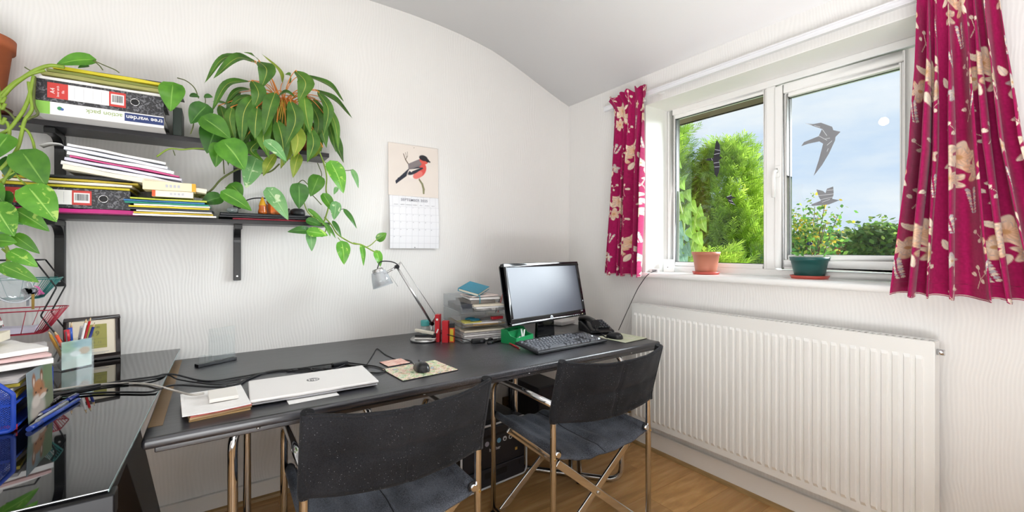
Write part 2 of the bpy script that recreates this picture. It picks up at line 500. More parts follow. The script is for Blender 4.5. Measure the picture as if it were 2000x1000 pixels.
rv.build('reveal', REVEAL, wall_right)

# ceiling: flat over the room, sweeping down in a curve to the window wall
prof = [(LX-.1, 2.58), (0.70, 2.58), (0.937, 2.577), (1.099, 2.568), (1.272, 2.550), (1.40, 2.530), (1.499, 2.511), (1.58, 2.487), (1.662, 2.459), (1.75, 2.427), (1.836, 2.394), (1.93, 2.357), (2.022, 2.321), (2.10, 2.293), (WX, 2.268), (WX+.32, 2.268)]
cm = MB()
n = len(prof)
low = [[(x, y, z) for x, z in prof] for y in (RY-.1, BY+.12)]
top = [[(x, y, 2.8) for x, z in prof] for y in (RY-.1, BY+.12)]
cm.sheet(low); cm.sheet(top, False)
for k in (0, 1):
    cm.sheet([low[k], top[k]], False)
for k in (0, n-1):
    cm.add([low[0][k], low[1][k], top[1][k], top[0][k]], [(0, 1, 2, 3)])
struct(cm.build('ceiling', CEIL), 'white ceiling curving down to the window wall', 'ceiling')

# skirting boards and oak beading
struct(MB().bx(LX, WX-.02, BY-.02, BY, 0, 0.085).build('baseboard_back', WHITE_PAINT, bevel=.004), 'painted skirting board along the back wall', 'skirting')
struct(MB().bx(WX-.02, WX, RY, BY, 0, 0.108).build('baseboard_right', WHITE_PAINT, bevel=.004), 'painted skirting board under the radiator', 'skirting')
BEAD = mat('oak_beading', '#a08154', 0.5, noise=0.2, nscale=12, stretch=(1, 1, 8))
struct(MB().prism([(0, 0), (0.016, 0), (0.012, 0.012), (0, 0.018)], LX, WX-.035, lambda u, v, t: (t, BY-.02-u, v)).build('trim_1', BEAD), 'oak beading at the foot of the back skirting', 'beading')
struct(MB().prism([(0, 0), (0.016, 0), (0.012, 0.012), (0, 0.018)], RY, BY-.02, lambda u, v, t: (WX-.02-u, t, v)).build('trim_2', BEAD), 'oak beading at the foot of the skirting below the radiator', 'beading')

# ------------------------------------------------------------------ window
XF = 2.388
win = bpy.data.objects.new('window_1', None); COL.objects.link(win); struct(win, 'white plastic double casement window in a deep reveal', 'window')
def ring(mb, y0, y1, z0, z1, wl, wr_, wb, wt, x0, x1):
    """rectangular frame; wl = member at high y"""
    mb.bx(x0, x1, y1-wl, y1, z0, z1); mb.bx(x0, x1, y0, y0+wr_, z0, z1)
    mb.bx(x0, x1, y0+wr_, y1-wl, z0, z0+wb); mb.bx(x0, x1, y0+wr_, y1-wl, z1-wt, z1)
fr = MB()
FY0, FY1, FZ0, FZ1 = OY0+t_, OY1-t_, 1.062, OZ1-t_
GY0, GY1, GZ0, GZ1 = 1.136, 1.672, 1.124, 2.027          # fixed pane
ring(fr, FY0, FY1, FZ0, FZ1, .036, .036, .036, .036, XF, XF+.075)
fr.bx(XF, XF+.075, 1.072, 1.118, FZ0+.036, FZ1-.036)       # mullion
# glazing bead round the fixed pane, stepped back
ring(fr, GY0-.018, FY1-.036, FZ0+.036, FZ1-.036, FY1-.036-GY1, .018, GZ0-FZ0-.036, FZ1-.036-GZ1, XF+.010, XF+.055)
fr.build('frame', WHITE_PVC, win, bevel=.005, seg=3)
sa = MB()
SY0, SY1, SZ0, SZ1 = 0.522, 1.068, 1.128, 2.036
ring(sa, SY0, SY1, SZ0-.02, SZ1, .040, .040, .042, .045, XF-.018, XF+.05)
ring(sa, SY0+.04, SY1-.04, SZ0+.022, SZ1-.045, .017, .015, .025, .020, XF-.008, XF+.045)
sash = sa.build('sash', WHITE_PVC, win, bevel=.005, seg=3)
PY0, PY1, PZ0, PZ1 = SY0+.055, SY1-.057, 1.175, 1.971
GLASS = clear_mat('window_glass', '#fbfdfc', refl=0.6, edge=0.0, rough=0.0)
MB().bx(XF+.028, XF+.031, GY0-.004, GY1+.004, GZ0-.004, GZ1+.004).build('pane', GLASS, win)
MB().bx(XF+.022, XF+.025, PY0-.004, PY1+.004, PZ0-.004, PZ1+.004).build('pane', GLASS, sash)
GASK = mat('gasket', '#2a2c2f', 0.6)
g = MB(); ring(g, GY0-.001, GY1+.001, GZ0-.001, GZ1+.001, .004, .004, .004, .004, XF+.020, XF+.027); g.build('gasket', GASK, win)
g = MB(); ring(g, PY0-.001, PY1+.001, PZ0-.001, PZ1+.001, .003, .003, .003, .003, XF+.014, XF+.021); g.build('gasket', GASK, sash)
hd = MB()
hy, hz = 1.052, 1.60
hd.bx(XF-.026, XF-.018, hy-.012, hy+.012, hz-.030, hz+.030)
hb = hd.build('handle', WHITE_PVC, win, bevel=.004)
h2 = MB(); h2.tube(fillet([(XF-.026, hy, hz), (XF-.052, hy, hz), (XF-.056, hy+.004, hz-.03), (XF-.056, hy+.004, hz-.135)], .012), .0085, 10)
h2.build('lever', WHITE_PVC, hb)
MB().cyl((XF-.0266, hy, hz+.012), (XF-.024, hy, hz+.012), .004, 10).build('key_lock', STEEL, hb)
# sill board
sl = MB().bx(WX-.030, XF, OY0-.05, OY1+.03, 1.032, 1.062)
sill = sl.build('window_sill', WHITE_PVC, win, bevel=.012, seg=4)
# ------------------------------------------------------------------ ceiling pendant (out of frame above) that lights the room
LAMP = Vector((0.10, 1.25, 2.30))
pl = thing('pendant_lamp', 'bare round bulb pendant lamp hanging from the ceiling', 'lamp', LAMP)
gm, nt, b = new_mat('opal_glass')
b.inputs['Base Color'].default_value = (0.9, 0.88, 0.84, 1); b.inputs['Emission Color'].default_value = (1.0, 0.93, 0.85, 1); b.inputs['Emission Strength'].default_value = 62.0
MB().ball((0, 0, 0), .034, 14).build('globe', gm, pl)
MB().cyl((0, 0, .028), (0, 0, .10), .016, 16).build('holder', WHITE_PVC, pl)
MB().cyl((0, 0, .10), (0, 0, 2.58-LAMP.z), .004, 8).build('flex', WHITE_PVC, pl)
MB().lathe([(0, 2.545-LAMP.z), (.03, 2.545-LAMP.z), (.05, 2.58-LAMP.z)], 20).build('ceiling_rose', WHITE_PVC, pl)

# ================================================================== radiator
rad = thing('radiator', 'white panel radiator with vertical ribs below the window', 'radiator', (0, 0, 0))
RX, RY0, RY1, RZ0, RZ1 = 2.078, 0.412, 1.745, 0.178, 0.873
NR = 40
ys = []
for i in range(NR):
    p0 = RY0+.018 + (RY1-RY0-.036)*i/NR; w_ = (RY1-RY0-.036)/NR
    for t, d in ((0.0, 0), (0.30, 0), (0.42, 1), (0.86, 1), (0.98, 0)): ys.append((p0+w_*t, d))
ys = [(RY0, 0)] + ys + [(RY1, 0)]
zs_ = [(RZ0, 0), (RZ0+.030, 0), (RZ0+.044, 1), (RZ1-.062, 1), (RZ1-.050, 0), (RZ1, 0)]
MB().sheet([[(RX - (.0065 if (d and e) else 0), y, z) for y, d in ys] for z, e in zs_], False).build('front_panel', RAD_WHITE, rad, solid=.0015)
MB().bx(RX+.052, RX+.056, RY0, RY1, RZ0, RZ1-.01).build('back_panel', RAD_WHITE, rad)
for y in (RY0, RY1-.004):
    MB().bx(RX+.001, RX+.066, y-.002, y+.006, RZ0+.005, RZ1+.002).build('side_panel', RAD_WHITE, rad, bevel=.002)
gr = MB()
gr.bx(RX-.002, RX+.014, RY0, RY1, RZ1, RZ1+.004); gr.bx(RX+.046, RX+.066, RY0, RY1, RZ1, RZ1+.004)
k = RY0+.02
while k < RY1-.02:
    gr.bx(RX+.014, RX+.046, k, k+.010, RZ1, RZ1+.004); k += .0205
gr.build('top_grille', RAD_WHITE, rad)
MB().bx(RX+.006, RX+.06, RY0+.01, RY1-.01, RZ1-.03, RZ1-.025).build('convector_fins', mat('dark_recess', '#3a332c', 0.9), rad)
MB().bx(RX+.01, RX+.045, RY0, RY1, RZ0-.001, RZ0+.004).build('bottom_rail', RAD_WHITE, rad)
bv = MB().cyl((RX+.03, RY0-.022, RZ1-.034), (RX+.03, RY0, RZ1-.034), .011, 12); bv.build('bleed_valve', CHROME, rad)
vv = MB().cyl((RX+.03, RY1, RZ0+.05), (RX+.03, RY1+.05, RZ0+.05), .010, 10); vv.cyl((RX+.03, RY1+.05, RZ0+.02), (RX+.03, RY1+.05, RZ0+.10), .014, 12)
vv.build('valve', mat('brass', '#a58a55', 0.3, metal=0.8), rad)
MB().cyl((RX+.03, RY1+.05, 0), (RX+.03, RY1+.05, RZ0+.03), .0075, 10).build('pipe', WHITE_PAINT, rad)
for y in (RY0+.25, RY1-.25):
    MB().bx(RX+.055, WX, y, y+.03, .3, .75).build('wall_bracket', RAD_WHITE, rad)

# ================================================================== long black desk
DZ = 0.716
m, nt, b = new_mat('black_stained_wood')
N = nt.nodes.new; L = nt.links.new
tc = N('ShaderNodeTexCoord'); mp = N('ShaderNodeMapping'); mp.inputs['Scale'].default_value = (1.2, 22, 22); L(tc.outputs['Object'], mp.inputs[0])
n1 = N('ShaderNodeTexNoise'); n1.inputs['Scale'].default_value = 9; n1.inputs['Detail'].default_value = 6; L(mp.outputs[0], n1.inputs['Vector'])
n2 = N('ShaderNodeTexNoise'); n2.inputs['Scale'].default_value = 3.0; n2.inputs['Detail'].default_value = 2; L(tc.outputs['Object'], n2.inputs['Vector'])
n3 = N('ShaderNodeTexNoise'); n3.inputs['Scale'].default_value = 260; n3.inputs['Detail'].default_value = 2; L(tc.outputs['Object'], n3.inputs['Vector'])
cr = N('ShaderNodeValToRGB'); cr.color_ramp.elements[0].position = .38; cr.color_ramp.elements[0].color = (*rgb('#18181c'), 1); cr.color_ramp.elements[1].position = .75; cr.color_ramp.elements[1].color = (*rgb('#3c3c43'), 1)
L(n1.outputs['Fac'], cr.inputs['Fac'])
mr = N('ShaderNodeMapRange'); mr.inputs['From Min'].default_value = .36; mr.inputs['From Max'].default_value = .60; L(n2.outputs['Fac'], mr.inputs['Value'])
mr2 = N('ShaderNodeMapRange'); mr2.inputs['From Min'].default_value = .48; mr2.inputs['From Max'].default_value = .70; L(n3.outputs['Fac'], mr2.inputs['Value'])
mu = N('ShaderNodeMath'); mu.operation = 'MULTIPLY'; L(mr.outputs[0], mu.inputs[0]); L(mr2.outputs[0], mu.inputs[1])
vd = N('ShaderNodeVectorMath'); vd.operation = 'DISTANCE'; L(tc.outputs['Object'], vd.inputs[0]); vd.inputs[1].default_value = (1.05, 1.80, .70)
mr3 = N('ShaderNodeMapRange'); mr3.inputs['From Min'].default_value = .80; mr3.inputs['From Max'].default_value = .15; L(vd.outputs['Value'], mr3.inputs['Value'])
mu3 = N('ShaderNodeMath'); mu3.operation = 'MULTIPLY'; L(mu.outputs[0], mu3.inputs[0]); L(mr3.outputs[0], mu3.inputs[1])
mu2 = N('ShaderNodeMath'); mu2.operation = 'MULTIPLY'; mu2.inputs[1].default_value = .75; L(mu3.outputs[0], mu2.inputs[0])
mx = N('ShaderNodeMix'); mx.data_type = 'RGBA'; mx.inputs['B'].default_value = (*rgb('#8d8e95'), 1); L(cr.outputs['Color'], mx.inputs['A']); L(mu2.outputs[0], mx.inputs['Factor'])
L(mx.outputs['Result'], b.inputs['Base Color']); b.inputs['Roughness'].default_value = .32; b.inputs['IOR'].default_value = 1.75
bp = N('ShaderNodeBump'); bp.inputs['Strength'].default_value = .10; bp.inputs['Distance'].default_value = .001; L(n1.outputs['Fac'], bp.inputs['Height']); L(bp.outputs['Normal'], b.inputs['Normal'])
BLACK_WOOD = m
desk = thing('desk', 'long black stained wooden desk on chrome tube legs along the back wall', 'desk', (0, 0, 0))
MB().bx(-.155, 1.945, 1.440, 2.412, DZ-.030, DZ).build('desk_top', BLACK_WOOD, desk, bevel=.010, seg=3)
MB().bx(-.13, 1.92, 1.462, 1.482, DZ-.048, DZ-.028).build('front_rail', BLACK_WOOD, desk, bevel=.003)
MB().bx(-.150, -.118, 1.53, 2.385, DZ-.002, DZ+.001).build('edge_strip', mat('bare_brown_wood', '#80674a', 0.5, noise=.15, nscale=6, stretch=(1, .1, 1)), desk)['label'] = 'bare brown wooden strip along one end'
def loop(mb, a, b, z0, z1, r=.014, rad_=.075):
    a0, b0 = Vector(a), Vector(b); mid = (a0+b0)/2
    pts = [Vector((mid.x, mid.y, z0)), Vector((b0.x, b0.y, z0)), Vector((b0.x, b0.y, z1)), Vector((a0.x, a0.y, z1)), Vector((a0.x, a0.y, z0)), Vector((mid.x, mid.y, z0))]
    mb.tube(fillet(pts, rad_, 8)[:-1], r, 12, closed=True)
for (a, b2) in (((.045, 1.555), (.43, 2.02)), ((.105, 1.985), (.45, 1.55)), ((1.725, 1.515), (1.355, 1.94))):
    mb = MB(); loop(mb, a, b2, .0145, DZ-.045); mb.build('leg_frame', CHROME, desk)
MB().cyl((1.553, 1.712, .02), (1.553, 1.712, DZ-.045), .0125, 12).build('leg_post', CHROME, desk)
MB().cyl((1.36, 1.97, .0), (1.36, 1.97, DZ-.03), .013, 12).build('leg_post', mat('dark_steel', '#3b3b40', .25, metal=.9), desk)
for x in (.105, .62, 1.09, 1.73):
    MB().ball((x, 1.458, DZ-.034), .006, 6, sz=.6).build('screw_cap', CHROME, desk)

# ================================================================== glossy black desk with glass top
GZ = 0.763
FRAME_BLACK = mat('satin_black_frame', '#0f0f12', .45, spec=.3)
gd = thing('glass_top_desk', 'glossy black glass-topped desk in the corner beside the long desk', 'desk', (0, 0, 0))
BLACK_GLASS = mat('black_gloss_glass', '#050608', .025, ior=2.1)
def gx(y): return -.126 - (2.418-y)/(2.418-1.06)*.034
poly = [(gx(2.412), 2.412), (gx(1.07), 1.07), (-1.55, 1.07), (-1.55, 2.412)]
MB().prism(poly, GZ-.006, GZ, lambda u, v, t: (u, v, t)).build('glass_top', BLACK_GLASS, gd, bevel=.001)
tl = MB().prism([(gx(2.412)+.0008, 2.411), (gx(1.07)+.0008, 1.0695), (gx(1.07)-.001, 1.0695), (gx(2.412)-.001, 2.411)], GZ-.0055, GZ-.0006, lambda u, v, t: (u, v, t))
tl.build('glass_edge', mat('pale_glass_edge', '#8aa0a0', .15), gd)
MB().bx(-1.52, -.150, 1.055, 1.095, GZ-.052, GZ-.0065).build('frame_rail', FRAME_BLACK, gd, bevel=.003)
MB().bx(-1.52, -.20, 2.34, 2.38, GZ-.052, GZ-.0065).build('frame_rail', FRAME_BLACK, gd, bevel=.003)
MB().bx(-.205, -.165, 1.095, 2.34, GZ-.052, GZ-.0065).build('frame_rail', FRAME_BLACK, gd, bevel=.003)
MB().bx(-1.53, -1.49, 1.095, 2.34, GZ-.052, GZ-.0065).build('frame_rail', FRAME_BLACK, gd, bevel=.003)
for x0 in (-.235, -1.53):
    lg = MB().prism([(1.36, GZ-.053), (1.60, GZ-.053), (2.37, 0), (2.13, 0)], x0, x0+.06, lambda u, v, t: (t, u, v))
    lg.build('slanted_leg', FRAME_BLACK, gd, bevel=.003)
    MB().bx(x0, x0+.06, 1.15, 2.37, .0, .03).build('floor_runner', FRAME_BLACK, gd, bevel=.003)
    MB().bx(x0+.005, x0+.055, 1.06, 1.10, .0, GZ-.05).build('leg', FRAME_BLACK, gd, bevel=.003)

# ================================================================== tubular chairs
def denim(name, dark, light, lint):
    m, nt, b = new_mat(name)
    N = nt.nodes.new; L = nt.links.new
    tc = N('ShaderNodeTexCoord')
    n1 = N('ShaderNodeTexNoise'); n1.inputs['Scale'].default_value = 320; n1.inputs['Detail'].default_value = 2; L(tc.outputs['Object'], n1.inputs['Vector'])
    n2 = N('ShaderNodeTexNoise'); n2.inputs['Scale'].default_value = 7; n2.inputs['Detail'].default_value = 3; L(tc.outputs['Object'], n2.inputs['Vector'])
    ad = N('ShaderNodeMath'); ad.operation = 'ADD'; L(n1.outputs['Fac'], ad.inputs[0]); L(n2.outputs['Fac'], ad.inputs[1])
    cr = N('ShaderNodeValToRGB'); cr.color_ramp.elements[0].position = .36; cr.color_ramp.elements[1].position = .64
    hf = N('ShaderNodeMath'); hf.operation = 'MULTIPLY'; hf.inputs[1].default_value = .5; L(ad.outputs[0], hf.inputs[0])
    cr.color_ramp.elements[0].color = (*rgb(dark), 1); cr.color_ramp.elements[1].color = (*rgb(light), 1)
    L(hf.outputs[0], cr.inputs['Fac'])
    vo = N('ShaderNodeTexVoronoi'); vo.inputs['Scale'].default_value = 150; L(tc.outputs['Object'], vo.inputs['Vector'])
    lt = N('ShaderNodeMath'); lt.operation = 'LESS_THAN'; lt.inputs[1].default_value = .10; L(vo.outputs['Distance'], lt.inputs[0])
    n4 = N('ShaderNodeTexNoise'); n4.inputs['Scale'].default_value = 11; L(tc.outputs['Object'], n4.inputs['Vector'])
    g4 = N('ShaderNodeMath'); g4.operation = 'GREATER_THAN'; g4.inputs[1].default_value = 1-lint; L(n4.outputs['Fac'], g4.inputs[0])
    mm = N('ShaderNodeMath'); mm.operation = 'MULTIPLY'; L(lt.outputs[0], mm.inputs[0]); L(g4.outputs[0], mm.inputs[1])
    m3 = N('ShaderNodeMath'); m3.operation = 'MULTIPLY'; m3.inputs[1].default_value = .55; L(mm.outputs[0], m3.inputs[0])
    mx = N('ShaderNodeMix'); mx.data_type = 'RGBA'; mx.inputs['B'].default_value = (*rgb('#a8aab0'), 1); L(cr.outputs[0], mx.inputs['A']); L(m3.outputs[0], mx.inputs['Factor'])
    L(mx.outputs['Result'], b.inputs['Base Color']); b.inputs['Roughness'].default_value = .9; b.inputs['Specular IOR Level'].default_value = .2
    b.inputs['Sheen Weight'].default_value = .06; b.inputs['Sheen Roughness'].default_value = .4
    bp = N('ShaderNodeBump'); bp.inputs['Strength'].default_value = .35; bp.inputs['Distance'].default_value = .0008; L(n1.outputs['Fac'], bp.inputs['Height']); L(bp.outputs['Normal'], b.inputs['Normal'])
    return m
DENIM = denim('charcoal_denim', '#0c0c0e', '#212124', .52)  # shade on the chair backs is put into this darker cloth colour
DENIM_LIT = denim('charcoal_denim_lit', '#26272c', '#5e626b', .30)  # same cloth, lighter: the light on the seat is painted into its colour
def make_chair(label, loc, rz, seed):
    t = thing('folding_chair', label, 'chair', loc, rz, 'tubular chairs at the long desk')
    w, d = .2525, .45
    R = .0118
    for s in (-1, 1):
        x = s*w
        MB().tube(fillet([(x, 0, .0), (x, 0, .58), (x, -.054, .796)], .10, 8), R, 12).build('back_post', CHROME, t)
        MB().tube(fillet([(x, d, .0), (x, d, .620), (x, .20, .630), (x, 0, .632)], .085, 8), R, 12).build('front_post', CHROME, t)['label'] = 'chrome front leg bending into the armrest'
        MB().cyl((x, .01, .03), (x, d-.01, .03), .009, 10).build('floor_rail', CHROME, t)
        MB().cyl((x*.93, -.012, .448), (x*.93, d+.015, .448), .010, 12).build('seat_rail', CHROME, t)
        for yy_ in (0, d):
            MB().cyl((x*.93-.0*s, yy_-.004, .448), (x*.93, yy_+.004, .448), .017, 14).build('seat_ring', BLACK_PLASTIC, t)
            MB().cyl((x, yy_, 0), (x, yy_, .012), .0135, 12).build('foot_cap', BLACK_PLASTIC, t)
        MB().cyl((x, -R-.002, .435), (x, -R+.002, .435), .0045, 8).build('rivet', mat('brass_rivet', '#c0a368', .3, metal=.9), t)
    for yy_ in (.045, d-.045):
        for s in (-1, 1):
            MB().bar((s*.205, yy_+s*.006, .392), (-s*.235, yy_+s*.006, .030), .010, .030, (0, 0, 1)).build('cross_bar', CHROME, t, bevel=.003)
        MB().cyl((0, yy_-.016, .222), (0, yy_+.016, .222), .007, 10).build('pivot', STEEL, t)
    # slung seat with creases
    nx, ny = 40, 30
    gsm = []
    for j in range(ny+1):
        v = j/ny; row_ = []
        for i in range(nx+1):
            u = -1+2*i/nx
            x = u*.240; y = -.006+v*(d+.012)
            z = .449 - .040*(1-abs(u)**2.2)
            z += .0065*math.sin(u*19+v*2.5+seed)*(1-u*u)*(0.3+0.7*math.sin(v*3.1)) + .005*mnoise.noise(Vector((u*4+seed, v*5, 1.3)))*(1-u*u)*2
            if abs(u) > .93: z += .010*(abs(u)-.93)/.07
            z -= .012*max(0, .10-v)/.10
            row_.append((x, y, z))
        gsm.append(row_)
    seat = MB().sheet(gsm).build('seat', DENIM_LIT, t, solid=.007)
    MB().tube([(p[nx//2][0], p[nx//2][1], p[nx//2][2]+.0035) for p in gsm], .0016, 6).build('seam', DENIM, seat)
    for s in (-1, 1):
        MB().tube([(s*.236, v*d/8, .449) for v in range(9)], .0155, 12).build('sleeve', DENIM_LIT, seat)
    # back sling
    nx, nz = 44, 18
    gb = []
    for j in range(nz+1):
        v = j/nz; row_ = []
        zb = .574 + v*.226
        for i in range(nx+1):
            u = -1+2*i/nx
            x = u*(w+.004)
            lean = -.058*max(0, (zb-.60))/.212
            y = lean - .045*(1-u*u)*(.75+.25*v) - .012
            z = zb - .020*(1-u*u) + .002*mnoise.noise(Vector((u*3+seed, v*2, .7)))
            cr_ = math.exp(-((v-.48+.03*u)/.07)**2)
            y += (.010*cr_ + .003*mnoise.noise(Vector((u*5, v*4, seed))))*(1-abs(u)**4)
            y += .004*math.exp(-(u/.018)**2)
            row_.append((x, y, z))
        gb.append(row_)
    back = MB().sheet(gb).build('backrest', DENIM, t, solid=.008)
    for s in (-1, 1):
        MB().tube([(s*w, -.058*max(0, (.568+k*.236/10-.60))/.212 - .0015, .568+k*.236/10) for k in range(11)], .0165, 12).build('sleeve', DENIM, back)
    top = [(p[0], p[1]-.002, p[2]+.002) for p in gb[-1]]
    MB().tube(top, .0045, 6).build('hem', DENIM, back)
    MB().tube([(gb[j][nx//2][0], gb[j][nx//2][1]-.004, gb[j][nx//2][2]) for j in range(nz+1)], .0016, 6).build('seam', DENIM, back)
    return t
make_chair('chrome folding chair with black denim sling facing the white laptop', (.440, 1.205, 0), math.radians(-1.0), 1.0)
make_chair('chrome folding chair with black denim sling in front of the keyboard', (1.272, 1.205, 0), math.radians(-3.0), 4.0)

# ================================================================== shelves and brackets
SHELF_WOOD = mat('black_shelf_board', '#232124', .35, noise=.3, nscale=10, stretch=(.4, 6, 6))
SUZ, SLZ = 1.672, 1.334
sh1 = MB().bx(-1.0, .462, 2.251, BY-.001, SUZ-.020, SUZ).build('wall_shelf', SHELF_WOOD, None, bevel=.0015)
tag(sh1, 'upper black wall shelf carrying ring binders and the orange-stemmed plant', 'shelf')
sh2 = MB().bx(-1.0, .465, 2.251, BY-.001, SLZ-.019, SLZ).build('wall_shelf', SHELF_WOOD, None, bevel=.0015)
tag(sh2, 'lower black wall shelf carrying paper piles and a black tray', 'shelf')
BRK = mat('black_painted_wood', '#141416', .35, noise=.2)
def bracket(x, ztop, label, hgt=.258):
    t = thing('shelf_bracket', label, 'bracket', (x, BY, ztop), 0, 'black wooden shelf brackets')
    w = .015
    MB().bx(-w, w, -.022, -.001, -hgt, -.004).build('upright', BRK, t, bevel=.002)
    MB().bx(-w, w, -.150, -.022, -.022, -.0005).build('arm', BRK, t, bevel=.002)
    pts = []
    for k in range(9):
        a = PI/2*k/8; pts.append((-.022-.058*(1-math.sin(a)), -.022-.058*(1-math.cos(a))))
    poly = [(-.022, -.022)] + [(-.080+.058*0, -.022)] + [(-.022-.058*(1-math.sin(k*PI/16)), -.080+.058*math.cos(k*PI/16)) for k in range(1, 8)] + [(-.022, -.080)]
    MB().prism(poly, -w*.9, w*.9, lambda u, v, q: (q, u, v)).build('corner_brace', BRK, t)
    for zz in (-hgt+.02, -.07):
        MB().cyl((0, -.0225, zz), (0, -.0212, zz), .004, 8).build('screw', STEEL, t)
bracket(-.500, SUZ-.020, 'black wooden bracket under the upper shelf beside the paper pile')
bracket(.087, SUZ-.020, 'black wooden bracket under the upper shelf behind the trailing leaves')
bracket(-.500, SLZ-.019, 'black wooden bracket under the lower shelf below the magenta folder')
bracket(.087, SLZ-.019, 'black wooden bracket under the lower shelf below the black tray')
# ================================================================== printed fabric
def fabric_print(U, V, off):
    """magenta linen with cream and peach flowers, sprays and sprigs; U, V in metres"""
    TU, TV = 0.34, 0.56
    n = vnoise(U*3, V, 120, 3)*.6 + vnoise(U, V*3, 160, 4)*.4
    base = LIN('#9d1552')[None, None, :]*(0.80+0.42*n[..., None])
    C_ = base.copy()
    cream, peach, grey, tan, blue = LIN('#ecdcc6'), LIN('#e3b490'), LIN('#b9b3b6'), LIN('#c79b6d'), LIN('#8f93a8')
    def loc(cx, cy):
        return (U-off-cx+TU/2) % TU-TU/2, (V-cy+TV/2) % TV-TV/2
    def put(mask, col, a=1.0):
        mk = (np.clip(mask, 0, 1)*a)[..., None]; C_[...] = C_*(1-mk)+col*mk
    def flower(cx, cy, R, n_, ph, c1, c2):
        du, dv = loc(cx, cy); r = np.hypot(du, dv); th = np.arctan2(dv, du)
        edge = R*(.80+.20*np.cos(n_*th+ph)+.05*np.cos(2*n_*th+1.3))
        mk = np.clip((edge-r)/.0035, 0, 1)
        t = np.clip(r/R, 0, 1)
        vein = .5+.5*np.cos(n_*th*3+ph*2+r*90)
        col = c1*(t)[..., None] + c2*(1-t)[..., None]
        col = col*(0.78+.24*vein[..., None]) 
        C_[...] = C_*(1-mk[..., None]) + col*mk[..., None]
        put(np.clip((.0022-np.abs(r-edge*.62))/.001, 0, 1)*(vein > .35), blue, .55)
        put(np.clip((R*.16-r)/.002, 0, 1), tan)
    def leaf(cx, cy, L, W, a, col):
        du, dv = loc(cx, cy); c, s = math.cos(a), math.sin(a)
        x = du*c+dv*s; y = -du*s+dv*c
        e = (x/L)**2 + (y/(W*(1-.35*x/L)))**2
        put(np.clip((1-e)/.18, 0, 1), col)
        put(np.clip((.0009-np.abs(y))/.0005, 0, 1)*(e < .8), grey, .7)
    def line(pts, w, col):
        for (a, b_), (c, d) in zip(pts[:-1], pts[1:]):
            mx_, my_ = (a+c)/2, (b_+d)/2
            du, dv = loc(mx_, my_); ex, ey = c-a, d-b_; ll = math.hypot(ex, ey); ex /= ll; ey /= ll
            t = du*ex+dv*ey; q = np.abs(-du*ey+dv*ex)
            put(np.clip((w-q)/.0006, 0, 1)*(np.abs(t) <= ll/2), col)
    def spray(cx, cy, L, a, n_):
        for k in range(n_):
            t = k/n_; px = cx+math.cos(a)*L*t; py = cy+math.sin(a)*L*t
            for s in (-1, 1):
                leaf(px+s*math.sin(a)*.010*(1-.6*t), py-s*math.cos(a)*.010*(1-.6*t), .0085*(1-.4*t), .0048*(1-.4*t), a+s*.8, cream if k % 2 else grey)
    def sprig(cx, cy, sgn):
        line([(cx, cy), (cx+.012*sgn, cy-.03), (cx+.006*sgn, cy-.065)], .0012, cream)
        line([(cx+.012*sgn, cy-.03), (cx+.032*sgn, cy-.05)], .0010, cream)
        for (dx, dy) in ((.006, -.068), (.034, -.053), (.020, -.022), (-.006, -.045)):
            leaf(cx+dx*sgn, cy+dy, .008, .006, 1.0*sgn, cream)
    # flower clusters
    flower(.085, .10, .056, 5, .4, cream, peach); flower(.135, .150, .048, 5, 1.7, peach, cream); flower(.060, .180, .042, 6, 2.6, cream, peach)
    flower(.255, .36, .055, 5, .9, cream, peach); flower(.205, .41, .046, 6, 2.0, peach, cream); flower(.290, .430, .038, 5, .2, cream, tan)
    flower(.045, .455, .030, 5, 1.1, grey, cream); flower(.310, .095, .026, 5, .5, cream, peach)
    for (x, y, l, w, a) in ((.030, .12, .026, .011, 2.4), (.150, .085, .024, .010, -.6), (.165, .175, .028, .011, .5), (.205, .335, .026, .010, 3.7), (.300, .32, .024, .010, -.9), (.245, .455, .026, .010, 1.9), (.030, .49, .020, .009, 1.4), (.015, .40, .020, .008, 4.4)):
        leaf(x, y, l, w, a, cream)
    spray(.110, .215, .085, 1.5, 9); spray(.300, .165, .080, 1.75, 8); spray(.180, .455, .075, 1.3, 8); spray(.060, .31, .06, 1.9, 7)
    sprig(.205, .27, 1); sprig(.030, .05, 1); sprig(.150, .41, -1); sprig(.320, .52, -1); sprig(.110, .545, 1); sprig(.230, .08, -1)
    return np.clip(C_, 0, 1)
CLOTH = paint_mat('printed_linen', .85, bump=.15, bscale=500, spec=.15, sheen=.15)
